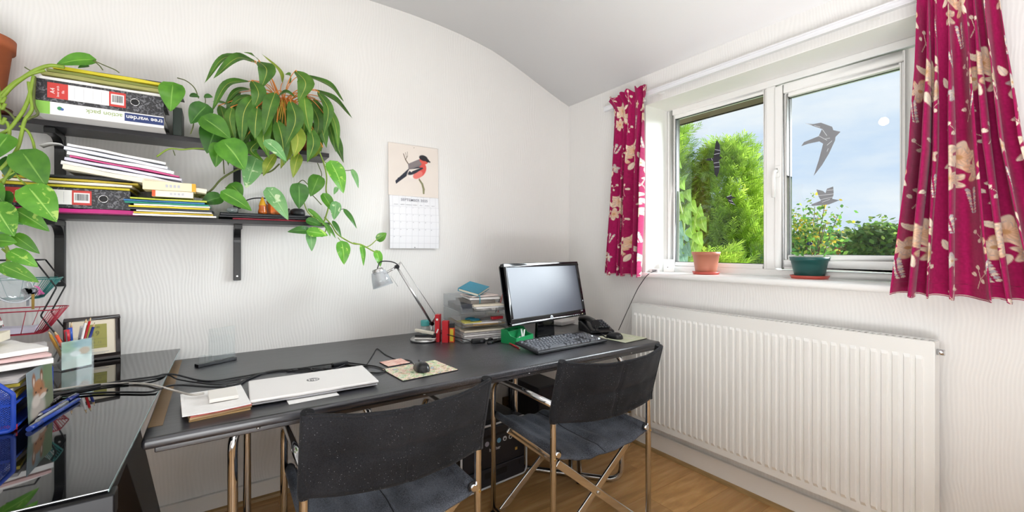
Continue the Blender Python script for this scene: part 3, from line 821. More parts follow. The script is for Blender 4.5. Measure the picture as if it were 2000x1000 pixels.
def curtain(name, label, edges, ztop, zbot, x0, npleat, width, amp, seed, off, nu=320, nv=400):
    """edges: [(v, y_high, y_low)] outline down the curtain"""
    t = thing(name, label, 'curtain', (0, 0, 0), 0, 'pair of floral curtains')
    u = np.linspace(0, 1, nu); v = np.linspace(0, 1, nv)
    UU, VV = np.meshgrid(u, v)
    ev = np.array([e[0] for e in edges]); hi = np.interp(VV, ev, [e[1] for e in edges]); lo = np.interp(VV, ev, [e[2] for e in edges])
    k = np.ones(15)/15
    w = .5-.5*np.cos(np.clip((VV-.05)/.5, 0, 1)*PI)
    warp = UU + .030*np.sin(UU*11+seed) + .022*np.sin(UU*23+seed*2+VV*1.3)
    ph = 2*PI*npleat*warp + .35*np.sin(VV*3+seed)
    s = np.sin(ph)
    soft = np.sign(s)*np.abs(s)**.8
    a = amp*(.45+.75*w)*(.8+.35*np.sin(UU*17+seed*3))
    pinch = np.exp(-((VV-.070)/.022)**2)
    a = a*(1-.55*pinch) + np.where(VV < .07, .35*amp*np.cos(VV/.07*PI/2), 0)
    X = x0 + a*soft - np.where(VV < .065, .018*(1-VV/.065)**1.5, 0) - .010*w
    Y = hi + (lo-hi)*UU + .35*amp*np.cos(ph)*(.3+.7*w)
    Zt = ztop + (zbot-ztop)*VV + .006*np.sin(ph*1.0+1)*(VV > .96) 
    # soft sag of the frill
    Zt = Zt - np.where(VV < .04, .010*np.sin(UU*37+seed)*(1-VV/.04), 0)
    grid = np.stack([X, Y, Zt], -1)
    cols = fabric_print(UU*width, VV*(ztop-zbot), off)
    o = painted('fabric', grid, cols, CLOTH, t)
    md = o.modifiers.new('thickness', 'SOLIDIFY'); md.thickness = .0016; md.offset = 0
    # heading tape with gathering
    j = int(.070*nv)
    MB().tube([tuple(grid[j, i]+np.array([.012, 0, 0])) for i in range(0, nu, 6)], .004, 6).build('heading_tape', mat('white_tape', '#e6e0da', .8), t)
    hemv = grid[-1]
    MB().tube([tuple(hemv[i]+np.array([0, 0, .004])) for i in range(0, nu, 3)], .0018, 5).build('hem', mat('hem_thread', '#cfc0b8', .9), t)
    return t
curtain('curtain', 'narrow magenta floral curtain gathered at the corner end of the window', [(0, 1.945, 1.640), (.07, 1.898, 1.668), (.2, 1.905, 1.668), (.6, 1.930, 1.675), (1, 1.962, 1.700)], 2.166, 1.042, 2.092, 4.6, .42, .029, 1.3, .03, nu=240)
curtain('curtain', 'wide magenta floral curtain flaring out at the far end of the window', [(0, .500, .262), (.075, .452, .268), (.3, .452, .245), (.55, .462, .215), (.8, .492, .165), (1, .515, .120)], 2.178, 1.036, 2.075, 6.6, .56, .038, 4.2, .17, nu=340)
# curtain track
rail = thing('curtain_rail', 'white grooved curtain track above the window', 'curtain rail', (0, 0, 0))
rl = MB().prism([(0, 0), (.022, 0), (.022, .006), (.016, .008), (.016, .022), (.022, .024), (.022, .030), (0, .030)], -.05, 2.02, lambda u, v, q: (WX-.034-u, q, 2.116+v))
rl.build('track', mat('track_plastic', '#e9e9ec', .3), rail)
for y in (.05, .6, 1.1, 1.6, 1.98):
    MB().bx(WX-.036, WX-.0005, y-.012, y+.012, 2.118, 2.144).build('track_bracket', WHITE_PVC, rail)

# ================================================================== printer and computer under the desk
ptr = thing('printer', 'black desktop printer with a pale rim standing under the desk', 'printer', (1.175, 1.857, 0), math.radians(3.5))
PWd, PH, PD = .405, .318, .36
hw = PWd/2
MB().bx(-hw, hw, .004, PD, .012, PH).build('body', mat('printer_black', '#1b1b21', .45), ptr, bevel=.02, seg=4)
rp = []
for (cx_, cz_, a0) in ((hw-.03, PH-.03, 0), (-hw+.03, PH-.03, 90), (-hw+.03, .042, 180), (hw-.03, .042, 270)):
    for k in range(6):
        a = math.radians(a0+k*18); rp.append((cx_+.03*math.cos(a), -.001, cz_+.03*math.sin(a)))
MB().tube(rp, .0055, 8, closed=True).build('rim', mat('pale_grey_plastic', '#d3d5da', .4), ptr)
for x in (-hw+.04, hw-.04):
    for y in (.05, PD-.05): MB().cyl((x, y, 0), (x, y, .014), .012, 10).build('foot', RUBBER, ptr)
MB().bx(-hw+.012, hw-.012, -.003, .01, .015, .105).build('paper_drawer', mat('drawer_black', '#24252d', .4), ptr, bevel=.004)
MB().bx(-.07, .07, -.0036, .002, .055, .085).build('drawer_grip', mat('recess_black', '#09090b', .6), ptr)
MB().bx(-hw+.012, hw-.012, -.002, .01, .108, .304).build('front_panel', mat('printer_front', '#1f2027', .38), ptr, bevel=.004)
MB().bx(-.13, .13, -.0035, .004, .258, .271).build('output_slot', mat('recess_black', '#09090b', .6), ptr)
MB().bx(-hw+.05, hw-.05, .05, .30, PH-.001, PH+.004).build('output_tray', mat('printer_lid', '#15151a', .5), ptr, bevel=.003)
ic = ['#8fb0c8', '#e0b040', '#a8a4b4', '#a484b0', '#6aa0c0', '#c9ccd0', '#c9ccd0', '#c9ccd0']
for i, c in enumerate(ic):
    x = -.128+i*.037
    MB().cyl((x, -.0032, .229), (x, -.0014, .229), .0125, 16).build('badge', mat('badge_'+c[1:], c, .5), ptr)
    if i > 4: MB().bx(x-.005, x+.005, -.0036, -.003, .222, .232).build('badge_mark', mat('recess_black', '#09090b', .6), ptr)
text('brother', .022, mat('silver_print', '#c6c8cc', .4), ptr, back_M(-.006, -.0030, .194), bold=.0004)
MB().bx(.125, .139, -.0032, -.0012, .150, .164, ).build('energy_badge', mat('gold_badge', '#c9a450', .4), ptr)
MB().bx(.150, .156, -.0036, -.0028, .070, .092).build('drawer_latch', mat('recess_black', '#09090b', .6), ptr)
pc = thing('computer_tower', 'small black computer tower beneath the desk by the corner', 'computer', (1.72, 2.07, 0), 0)
MB().bx(-.10, .10, 0.008, .33, .01, .36).build('case', mat('tower_case', '#15131c', .5), pc, bevel=.004)
MB().bx(-.098, .098, 0, .012, .012, .358).build('front_bezel', mat('tower_bezel', '#1a1822', .4), pc, bevel=.004)
MB().bx(-.075, .075, -.0015, .002, .300, .335).build('disc_drive', mat('drive_face', '#242230', .35), pc)
MB().cyl((.06, -.002, .26), (.06, .002, .26), .008, 12).build('power_button', STEEL, pc)
for x in (-.08, .08):
    for y in (.04, .29): MB().cyl((x, y, 0), (x, y, .012), .012, 8).build('foot', RUBBER, pc)
so = at_y(992, 787, BY-.001)
sk = thing('wall_socket', 'brown wall socket plate low behind the printer', 'socket', (so.x, BY-.0005, so.z))
MB().bx(-.045, .045, -.009, 0, -.048, .048).build('plate', mat('brown_socket', '#6d5a3d', .4), sk, bevel=.003)
for (x, z) in ((0, .016), (-.012, -.014), (.012, -.014)):
    MB().bx(x-.004, x+.004, -.0096, -.008, z-.004, z+.004).build('pin_hole', mat('recess_black', '#09090b', .6), sk)
tag(MB().tube(smooth_path([at_z(1052, 848, .03), at_y(1036, 806, 2.38), at_y(1032, 782, 2.39), at_y(1046, 762, 2.39), at_y(1058, 740, 2.38)]), .003, 6).build('cable', mat('grey_cable', '#8e8a84', .5)), 'thin grey cable looping up the wall behind the printer', 'cable')

# ================================================================== on the long desk
# closed white laptop
lt = thing('laptop', 'closed white laptop with a round grey badge lying on the desk', 'laptop', (.288, 1.655, DZ), math.radians(-2.2))
SIL = mat('silver_plastic', '#b9b9bd', .35, metal=.3)
MB().bx(-.192, .192, -.116, .116, .004, .012).build('base', SIL, lt, bevel=.004)
MB().bx(-.196, .196, -.120, .120, .012, .023).build('lid', mat('white_lid', '#ebe8e6', .25, coat=.2), lt, bevel=.009, seg=4)
MB().cyl((0, .012, .0228), (0, .012, .0234), .021, 28).build('badge', mat('badge_grey', '#76767a', .3, metal=.4), lt)
text('hp', .033, mat('white_lid', '#ebe8e6'), lt, Matrix.Translation((0, .013, .0236)) @ Matrix.Shear('XY', 4, (0.25, 0)) if False else Matrix.Translation((0, .012, .0237)), bold=.0003)
for x in (-.16, .16):
    for y in (-.09, .09): MB().cyl((x, y, 0), (x, y, .005), .008, 8).build('foot', RUBBER, lt)
tag(MB().bx(.02, .17, -.04, .04, 0, .0012).build('paper_slip', PAPER), 'white paper slip sticking out under the laptop', 'paper')
bpy.data.objects['paper_slip'].location = (.170, 1.545, DZ+.0006); bpy.data.objects['paper_slip'].rotation_euler = (0, 0, math.radians(2))
# papers beside the laptop
def slab(name, w, d, h, loc, rz, m, label, cat, group=None, bend=0.0, rx=0.0, ry=0.0, wave=0.0, seed=0):
    """a sheaf / folder / card as a softly bent slab, resting at loc (centre of underside)"""
    nx, ny = 14, 8
    g1 = []; g2 = []
    for j in range(ny+1):
        r1 = []; r2 = []
        for i in range(nx+1):
            x = -w/2+w*i/nx; y = -d/2+d*j/ny
            z = bend*((2*x/w)**2)*.5 + wave*mnoise.noise(Vector((x*9+seed, y*9, seed*.7)))
            hh = h*(1+.25*mnoise.noise(Vector((x*14+seed*3, y*14, 5))))
            r1.append((x, y, z)); r2.append((x, y, z+hh))
        g1.append(r1); g2.append(r2)
    mb = MB(); mb.sheet(g1, False); mb.sheet(g2, False)
    mb.sheet([g1[0], g2[0]], False); mb.sheet([g1[-1], g2[-1]], False)
    mb.sheet([[r[0] for r in g1], [r[0] for r in g2]], False); mb.sheet([[r[-1] for r in g1], [r[-1] for r in g2]], False)
    o = mb.build(name, m)
    o.location = loc; o.rotation_euler = (rx, ry, rz)
    return tag(o, label, cat, group)
BROWN_PAPER = mat('manila', '#b99766', .8, noise=.15, nscale=25)
pr = math.radians(7)
slab('envelope', .150, .200, .0050, (.005, 1.620, DZ), pr-.02, BROWN_PAPER, 'lowest brown envelope in the bundle beside the laptop', 'envelope', 'envelope bundle beside the laptop', wave=.0006)
slab('envelope', .152, .205, .0050, (.002, 1.622, DZ+.0062), pr+.03, mat('red_marked_card', '#c7a27a', .8, noise=.2), 'creased brown envelope in the middle of the bundle beside the laptop', 'envelope', 'envelope bundle beside the laptop', wave=.0008, seed=2)
slab('envelope', .150, .200, .0045, (.006, 1.618, DZ+.0127), pr, mat('reddish_cover', '#c2685a', .75, noise=.35, nscale=30), 'reddish patterned envelope under the white sheet beside the laptop', 'envelope', 'envelope bundle beside the laptop', wave=.0006, seed=5)
slab('paper_sheet', .165, .235, .0015, (.000, 1.626, DZ+.0190), math.radians(4), PAPER, 'white paper sheet topping the envelope bundle beside the laptop', 'paper', bend=.004, wave=.0012, seed=3)
nb = MB().bx(-.038, .038, -.055, .055, 0, .011).build('card_box', mat('white_card', '#ece8e2', .6), bevel=.002)
nb.location = (.022, 1.638, DZ+.0238); nb.rotation_euler = (0, 0, math.radians(2)); tag(nb, 'flat white card box lying on the white paper sheet', 'box')
# mouse mats, coaster, mice
def flat_card(name, w, d, h, loc, rz, m, label, cat, under=None, bevel=.0012):
    t = thing(name, label, cat, loc, rz)
    MB().bx(-w/2, w/2, -d/2, d/2, 0, h*.5).build('backing', under or RUBBER, t, bevel=bevel*.5)
    MB().bx(-w/2, w/2, -d/2, d/2, h*.5, h).build('printed_face', m, t, bevel=bevel)
    return t
MATP = ramp_mat('flower_mat_print', [(.34, '#5f8440'), (.41, '#d9dccb'), (.46, '#a9b86a'), (.50, '#efe7d8'), (.54, '#cf9a8e'), (.58, '#e9e2c8'), (.63, '#a8843a'), (.68, '#9db7c8')], 30, .45)
flat_card('mouse_mat', .235, .190, .005, (.680, 1.640, DZ), math.radians(4), MATP, 'colourful flower-print mouse mat in front of the coaster', 'mouse mat')
COASTP = ramp_mat('coaster_print', [(.3, '#e9cfc2'), (.5, '#e2b9a8'), (.6, '#c9796b'), (.75, '#ecdccd')], 30, .4, stretch=(1, 3, 1))
flat_card('coaster', .098, .088, .005, (.634, 1.806, DZ), math.radians(5), COASTP, 'pink printed drinks coaster behind the flower mouse mat', 'coaster')
def mouse(name, label, loc, rz, L_=.105, W_=.060, H_=.038):
    t = thing(name, label, 'computer mouse', loc, rz)
    n1_, n2_ = 18, 12
    gsm = []
    for i in range(n1_+1):
        a = -1+2*i/n1_; row_ = []
        wid = W_/2*(1-abs(a)**3.2)**.5*(1-.10*math.cos(a*2)); hh = H_*(1-abs(a)**2.6)**.55*(.86-.22*a)
        for j in range(n2_+1):
            th = PI*j/n2_
            row_.append((wid*math.cos(th)*(1+.06*math.sin(th)), a*L_/2, .0015+hh*math.sin(th)**.75))
        gsm.append(row_)
    mb = MB().sheet(gsm); mb.build('shell', mat('mouse_black', '#17181b', .28), t)
    MB().prism([(W_*.46*math.cos(k*PI/8), L_*.47*math.sin(k*PI/8)) for k in range(16)], 0, .006, lambda u, v, q: (u, v, q)).build('base', BLACK_PLASTIC, t)
    MB().cyl((-.004, L_*.26, H_*.70), (.004, L_*.26, H_*.70), .009, 14).build('scroll_wheel', mat('wheel_grey', '#4a4b50', .5), t)
    return t
mouse('mouse', 'black computer mouse resting on the flower-print mouse mat', (.680, 1.628, DZ+.005), math.radians(-8))
MAP2 = ramp_mat('map_mat_print', [(.3, '#b8c3a0'), (.45, '#d9ddc4'), (.55, '#cfd6b2'), (.62, '#e7e6d6'), (.75, '#a9bb9c')], 12, .5)
flat_card('mouse_mat', .195, .190, .004, (1.842, 1.615, DZ), math.radians(4), MAP2, 'pale green map-print mouse mat at the window end of the desk', 'mouse mat')
mouse('mouse', 'black computer mouse on the pale green map-print mat', (1.790, 1.622, DZ+.004), math.radians(10), .098, .058, .036)

def cable(label, pts, r=.0028, m=None, n=6):
    return tag(MB().tube(smooth_path(pts, n), r, 7).build('cable', m or RUBBER), label, 'cable')
def dk(*pp, dz=.004): return [at_z(x, y, DZ+dz) for x, y in pp]
def gk(*pp, dz=.004): return [at_z(x, y, GZ+dz) for x, y in pp]
cable('thin black mouse cable peaking behind the pink coaster', [Vector((.676, 1.690, DZ+.010))]+dk((800, 704), (775, 702), (752, 692), (737, 681), (728, 693), (716, 712), (708, 718), dz=.0025), .0019)
cable('upper black cable stretched from the glossy desk to the laptop', gk((30, 776), (70, 774), (110, 770), (170, 756), (240, 744), (300, 736), (322, 731)) + [at_z(345, 732, .745)] + dk((385, 742), (420, 744), (470, 736), (530, 726), (590, 719), (650, 711), (690, 714), (720, 716)), .0032)
cable('lower black cable sagging across the glossy desk edge', gk((30, 782), (70, 780), (108, 776), (180, 768), (240, 766), (290, 766), (312, 760)) + [at_z(345, 752, .744)] + dk((440, 756), (480, 742), (520, 727), (560, 722), (620, 720), (680, 722)), .0032)
cable('black cable lying over the glossy desk beside the pen holder', gk((30, 780), (70, 777), (106, 772), (200, 754), (260, 748), (312, 737)) + [at_z(330, 733, .755)] + [at_z(352, 742, .728)] + dk((420, 751), (448, 745), (470, 741)), .0026)
cable('pale grey cable running from the glossy desk to the paper sheet', gk((40, 768), (75, 765), (106, 762), (170, 753), (240, 749), (285, 750), (312, 755)) + [at_z(345, 764, .752)] + [at_z(375, 771, .752), at_z(398, 768, .748)], .0034, mat('pale_cable', '#b8b2aa', .5))
cable('black charger cable coiled behind the laptop', dk((442, 754), (470, 749), (490, 736), (540, 724), (600, 724), (640, 718), (665, 708), (700, 711), (735, 716), (752, 723), (742, 728), (722, 728)), .0030)
cable('black lead tangled by the charger block behind the laptop', dk((560, 726), (600, 718), (618, 726), (650, 722), (676, 712), (700, 716)), .0026)
ch = MB().bx(-.032, .032, -.012, .012, 0, .016).build('charger_block', BLACK_PLASTIC, bevel=.004)
p_ = at_z(664, 714, DZ); ch.location = p_; ch.rotation_euler = (0, 0, math.radians(8)); tag(ch, 'black charger block in the cable tangle behind the laptop', 'charger')
# clear acrylic desk calendar stand
aw = thing('acrylic_stand', 'clear acrylic block stand on a black bar base at the end of the desk', 'ornament', (.006, 2.236, DZ), math.radians(26))
ACR = clear_mat('clear_acrylic', '#fafcfc', refl=1.0, edge=.03)
MB().bx(-.076, .076, -.016, .016, 0, .013).build('base', BLACK_PLASTIC, aw, bevel=.002)
MB().bx(-.028, .074, -.004, .006, .013, .150).build('plate', ACR, aw, bevel=.0015)
for k, (x, h) in enumerate(((-.060, .034), (-.036, .030), (.0, .022), (.03, .022), (.058, .022))):
    MB().bx(x-.012, x+.012, -.015, -.005, .013, .013+h).build('clear_block', ACR, aw, bevel=.0015)
# desk lamp
ly = 2.165
lc = Vector((.925, ly, DZ))
dl = thing('desk_lamp', 'silver jointed desk lamp with a clear shade and round base', 'lamp', lc, 0)
MB().lathe([(0, 0), (.072, 0), (.077, .004), (.077, .012), (.072, .017), (0, .019)], 40).build('base', STEEL, dl)
J0 = at_y(843, 632, ly)-lc; J1 = at_y(775, 521, ly)-lc; K0 = at_y(852, 617, ly)-lc; K1 = at_y(783, 512, ly)-lc; HD = at_y(742, 540, ly)-lc
MB().cyl((J0.x, 0, .015), (J0.x, 0, J0.z), .0055, 10).build('post', STEEL, dl)
MB().cyl(J0, J1, .0062, 12).build('arm', STEEL, dl)
MB().cyl(K0, K1, .0016, 6).build('tension_rod', STEEL, dl)
MB().bar(J0, K0, .012, .006, (0, 1, 0)).build('joint_link', STEEL, dl); MB().bar(J1, K1, .010, .005, (0, 1, 0)).build('joint_link', STEEL, dl)
for P_ in (J0, J1):
    MB().cyl(P_+Vector((0, -.012, 0)), P_+Vector((0, .012, 0)), .010, 16).build('joint_knob', mat('dark_steel', '#3b3b40', .25, metal=.9), dl)
ax = (Vector((-.18, -.25, -.95))).normalized()
ax = Vector((.28, -.12, -.95)).normalized()
HM = Vector((0, 0, 1)).rotation_difference(ax).to_matrix()
ht = HD - ax*.035
MB().cyl(J1, HD+Vector((.02, 0, .012)), .0055, 10).build('head_arm', STEEL, dl)
hd_ = MB().lathe([(0, -.006), (.024, -.006), (.028, 0), (.028, .014), (.026, .018)], 28, ht, HM).build('cap', STEEL, dl)
MB().lathe([(.024, .016), (.026, .03), (.031, .06), (.034, .078)], 28, ht, HM).build('reflector', mat('mirror_metal', '#d9d8d4', .12, metal=1), dl)
MB().lathe([(.034, .010), (.042, .04), (.050, .086), (.0515, .086), (.043, .04), (.035, .009)], 28, ht, HM).build('clear_shade', clear_mat('shade_acrylic', '#f3f6f8', refl=1.3, edge=.22), dl)
MB().ball(ht+ax*.05, .012, 8).build('bulb', mat('bulb_glass', '#e8e6e0', .2), dl)
MB().tube(smooth_path([ht-ax*.006, ht-ax*.02+Vector((.02, 0, .02)), ht+Vector((.055, 0, .042)), J1+Vector((-.01, 0, .02)), J1+Vector((.012, 0, .004))], 6), .0028, 8).build('flex', RUBBER, dl)
MB().cyl(J1+Vector((-.035, -.01, -.045)), J1+Vector((.002, -.01, -.10)), .0012, 6).build('handle_rod', STEEL, dl)
# stapler on the lamp base, glue bottle behind
st = thing('stapler', 'cream and black stapler resting on the lamp base', 'stapler', (.905, 2.115, DZ+.019), math.radians(-38))
MB().bx(-.055, .055, -.016, .016, 0, .007).build('base', mat('white_card', '#ece8e2', .6), st, bevel=.002)
MB().bx(-.052, .055, -.012, .012, .012, .024).build('magazine', BLACK_PLASTIC, st, bevel=.002)
MB().bx(-.056, .046, -.011, .011, 0, .015, Matrix.Translation((0, 0, .030)) @ Matrix.Rotation(math.radians(9), 4, 'Y')).build('handle', mat('cream_plastic', '#d9d4c4', .4), st, bevel=.003)
MB().bx(.035, .055, -.010, .010, .005, .030).build('hinge', BLACK_PLASTIC, st, bevel=.002)
gl = thing('glue_bottle', 'small clear bottle with a teal cap behind the stapler', 'bottle', (.965, 2.255, DZ))
MB().lathe([(0, 0), (.022, 0), (.024, .004), (.024, .055), (.018, .064)], 20).build('body', clear_mat('frosted_bottle', '#e6efe6', refl=1, edge=.4), gl)
MB().lathe([(.0255, .064), (.0255, .090), (.023, .093), (0, .093)], 20).build('cap', mat('teal_cap', '#4fb0ae', .4), gl)
# red and orange refill boxes
RED = mat('red_card', '#c8202c', .4)
rb = thing('refill_box', 'tall red carton with a white arrow mark beside the lamp', 'box', (.975, 2.110, DZ), math.radians(-40))
MB().bx(-.012, .012, -.020, .020, 0, .143).build('carton', RED, rb, bevel=.001)
MB().prism([(-.006, .05), (.004, .07), (.009, .066), (0, .045)], -.0205, -.0201, lambda u, v, q: (u, q, v)).build('arrow_mark', PAPER, rb)
MB().cyl((0, -.0206, .118), (0, -.0201, .118), .006, 14).build('round_mark', PAPER, rb)
rb2 = thing('refill_box', 'shorter plain red carton in front of the tall red one', 'box', (1.000, 2.070, DZ), math.radians(-40))
MB().bx(-.016, .016, -.016, .016, 0, .112).build('carton', RED, rb2, bevel=.001)
ob = thing('battery_pack', 'orange and yellow carton with a black top beside the clear trays', 'box', (1.030, 2.055, DZ), math.radians(-38))
MB().bx(-.013, .013, -.014, .014, 0, .075).build('carton', mat('orange_card', '#e0572c', .4), ob, bevel=.001)
MB().bx(-.0085, .0085, -.0146, -.013, .006, .070).build('yellow_label', mat('yellow_label', '#d8c43a', .5), ob)
MB().bx(-.012, .012, -.013, .013, .075, .098).build('lid', BLACK_PLASTIC, ob, bevel=.001)
# stack of clear letter trays
TR = math.radians(-9); TO = Vector((1.052, 1.985, DZ))
TMt = Matrix.Translation(TO) @ Matrix.Rotation(TR, 4, 'Z')
TRAY = clear_mat('tray_plastic', '#f4f6f7', refl=1.0, edge=.07, rough=.05)
for k, lab in enumerate(('bottom clear plastic letter tray of the stack, full of grey papers', 'middle clear plastic letter tray of the stack, holding scissors and envelopes', 'topmost clear plastic letter tray of the stack, under the teal notebook')):
    t = thing('letter_tray', lab, 'letter tray', TO+Vector((0, 0, k*.078)), TR, 'stacked clear letter trays')
    W_, D_ = .265, .335
    MB().bx(0, W_, 0, D_, .002, .005).build('tray_floor', TRAY, t)
    for x in (0, W_-.003):
        MB().prism([(0, .002), (D_, .002), (D_, .074), (.09, .074), (.045, .062), (.018, .03), (0, .022)], x, x+.003, lambda u, v, q: (q, u, v)).build('side_wall', TRAY, t)
    MB().bx(0, W_, D_-.003, D_, .005, .074).build('back_wall', TRAY, t)
    MB().bx(0, .06, 0, .003, .005, .022).build('front_lip', TRAY, t); MB().bx(W_-.06, W_, 0, .003, .005, .022).build('front_lip', TRAY, t)
    for x in (.001, W_-.009):
        for y in (.01, D_-.02): MB().bx(x, x+.008, y, y+.01, -.004 if k else 0, .003).build('stacking_foot', TRAY, t)
def intray(x, y, z): return TMt @ Vector((x, y, z))
GREYP = mat('grey_paper', '#bdb9ba', .8, noise=.2, nscale=40)
MAGZ = ramp_mat('magazine_cover', [(.3, '#d9d6d2'), (.5, '#8f8a88'), (.6, '#ece9e4'), (.75, '#b8a99a')], 14, .3)
lows = [(PAPER, 'white paper sheaf lowest in the bottom letter tray'), (GREYP, 'grey paper sheaf in the bottom letter tray, second from its floor'), (PAPER, 'white paper sheaf midway up the bottom letter tray'), (GREYP, 'grey paper sheaf near the top of the bottom letter tray'), (CREAM_PAPER, 'cream paper sheaf topping the bottom letter tray')]
zz = .0062
for i, (mm, lab) in enumerate(lows):
    slab('paper_sheaf', .235, .30, .0085, intray(.132, .165, zz), TR+.02*(-1)**i, mm, lab, 'paper', 'sheaves in the bottom letter tray', seed=i); zz += .0112
slab('envelope', .23, .29, .006, intray(.135, .16, .0845), TR+.03, BROWN_PAPER, 'brown envelope lying in the middle letter tray', 'envelope', seed=4)
slab('paper_sheaf', .21, .27, .006, intray(.130, .15, .0925), TR-.06, PAPER, 'white paper sheaf on the envelope in the middle letter tray', 'paper', seed=6)
slab('yellow_note', .10, .10, .004, intray(.06, .06, .1005), TR+.1, mat('yellow_note_paper', '#d9cf6a', .8), 'pale yellow note pad in the middle letter tray', 'notepad', seed=3)
sc = thing('scissors', 'teal-handled scissors lying in the middle letter tray', 'scissors', intray(.105, .06, .114), TR+.3)
TEAL = mat('teal_plastic', '#17657c', .35)
for s in (-1, 1):
    MB().tube([(-.03+.026*math.cos(a*PI/8), s*.022+.016*math.sin(a*PI/8), 0) for a in range(16)], .005, 8, closed=True).build('handle_loop', TEAL, sc)
    MB().bar((-.005, s*.010, 0), (.09, -s*.004, 0), .010, .003).build('blade', STEEL, sc)
rc = MB().bx(-.035, .035, -.012, .012, 0, .016).build('spectacle_case', mat('red_case', '#b3262f', .4), bevel=.003)
rc.location = intray(.215, .045, .106); rc.rotation_euler = (0, 0, TR+.15); tag(rc, 'small red case in the middle letter tray', 'case')
slab('pencil_case', .07, .22, .028, intray(.045, .17, .162), TR, mat('dark_case', '#3d4048', .5), 'dark grey case at the side of the topmost letter tray', 'case', seed=8)
slab('magazine', .17, .27, .010, intray(.170, .15, .162), TR-.02, MAGZ, 'glossy magazine lowest in the topmost letter tray', 'magazine', seed=9)
slab('magazine', .18, .27, .008, intray(.165, .14, .1735), TR+.03, PAPER, 'white booklet on the magazine in the topmost letter tray', 'booklet', seed=10)
slab('paper_sheaf', .17, .26, .006, intray(.165, .15, .1830), TR-.05, CREAM_PAPER, 'cream paper sheaf in the topmost letter tray', 'paper', seed=11)
slab('notebook', .15, .20, .018, intray(.140, .18, .1905), TR+.10, mat('dark_grey_cover', '#8d8782', .5, noise=.2), 'grey notebook below the white envelopes on the letter trays', 'notebook', seed=12)
slab('envelope', .17, .17, .010, intray(.165, .16, .2120), TR-.08, PAPER, 'thick white envelope under the teal notebook on the letter trays', 'envelope', seed=13)
slab('envelope', .165, .15, .008, intray(.160, .17, .2250), TR+.12, mat('pinkish_paper', '#e4d5cf', .8, noise=.1), 'pinkish envelope directly under the teal notebook', 'envelope', seed=14)
tb = thing('notebook', 'teal hardback notebook with a ribbon on top of the letter trays', 'notebook', intray(.125, .165, .2570), 0, rot=(Matrix.Rotation(math.radians(17), 3, 'X') @ Matrix.Rotation(TR+math.radians(46), 3, 'Z')).to_euler())
TEALB = mat('teal_cloth', '#2b86a0', .5, noise=.06, nscale=60)
MB().bx(-.078, .078, -.062, .062, .0, .003).build('cover', TEALB, tb, bevel=.001); MB().bx(-.078, .078, -.062, .062, .015, .018).build('cover', TEALB, tb, bevel=.001)
MB().bx(-.078, .075, .058, .063, .0, .018).build('spine', TEALB, tb, bevel=.002); MB().bx(-.075, .075, -.059, .058, .003, .015).build('pages', CREAM_PAPER, tb)
MB().tube(smooth_path([(-.07, -.058, .009), (-.072, -.068, .004), (-.070, -.074, -.025), (-.068, -.072, -.050)]), .0022, 6).build('ribbon', mat('teal_ribbon', '#36a0b8', .5), tb)
# mug and pencil behind the trays
mg = thing('mug', 'white mug half hidden behind the letter trays', 'mug', (1.424, 2.278, DZ), math.radians(-32))
MB().lathe([(0, .003), (.034, .003), (.038, .0), (.041, .006), (.042, .098), (.040, .1), (.038, .098), (.037, .010), (0, .008)], 28).build('body', mat('glazed_white', '#e9e4da', .15), mg)
MB().tube(smooth_path([(.040, 0, .085), (.062, 0, .088), (.072, 0, .062), (.066, 0, .032), (.040, 0, .020)], 6), .0055, 8).build('handle', mat('glazed_white', '#e9e4da', .15), mg)
def pencil(name, label, a, b, r, body, tip='#d8b98c', lead='#2a2a2a', cat='pencil', group=None, tiplen=.018):
    a, b = Vector(a), Vector(b); d = (b-a).normalized()
    t = thing(name, label, cat, a, 0, group)
    b = b-a; z = Vector((0, 0, 0))
    MB().tube([z, b-d*tiplen], r, 6).build('barrel', mat('pencil_'+body[1:], body, .35), t)
    MB().tube([b-d*tiplen, b-d*tiplen*.25], r*.98, 6, r2=r*.32).build('cone', mat('pencil_tip_'+tip[1:], tip, .6), t)
    MB().tube([b-d*tiplen*.25, b], r*.32, 6, r2=.0002).build('point', mat('pencil_lead_'+lead[1:], lead, .5), t)
    return t
pencil('pencil', 'red pencil standing in the white mug', (1.430, 2.275, DZ+.012), at_y(985, 563, 2.25), .0038, '#d8442e')
pencil('pencil', 'dark pencil standing in the white mug', (1.415, 2.285, DZ+.012), at_y(978, 578, 2.27), .0036, '#3a2f2a')
# lamp cable with an inline switch
sw = Vector((1.128, 1.950, DZ))
cable('black lamp cable looping past the cartons to the inline switch', [Vector((lc.x+.055, ly-.035, DZ+.045)), (1.010, 2.022, DZ+.040), (1.052, 1.972, DZ+.026), (1.092, 1.958, DZ+.012)], .0024)
cable('black lamp cable from the inline switch towards the green organiser', [(1.165, 1.943, DZ+.011), (1.205, 1.942, DZ+.006), (1.240, 1.958, DZ+.004), (1.300, 1.985, DZ+.004), (1.36, 1.99, DZ+.004)], .0024)
s_ = thing('inline_switch', 'black inline cord switch in front of the letter trays', 'switch', (sw.x, sw.y, DZ), math.radians(-14))
MB().bx(-.037, .037, -.013, .013, 0, .022).build('case', BLACK_PLASTIC, s_, bevel=.006, seg=3); MB().bx(.008, .022, -.0145, -.012, .007, .016).build('rocker', mat('wheel_grey', '#4a4b50', .5), s_, bevel=.002)
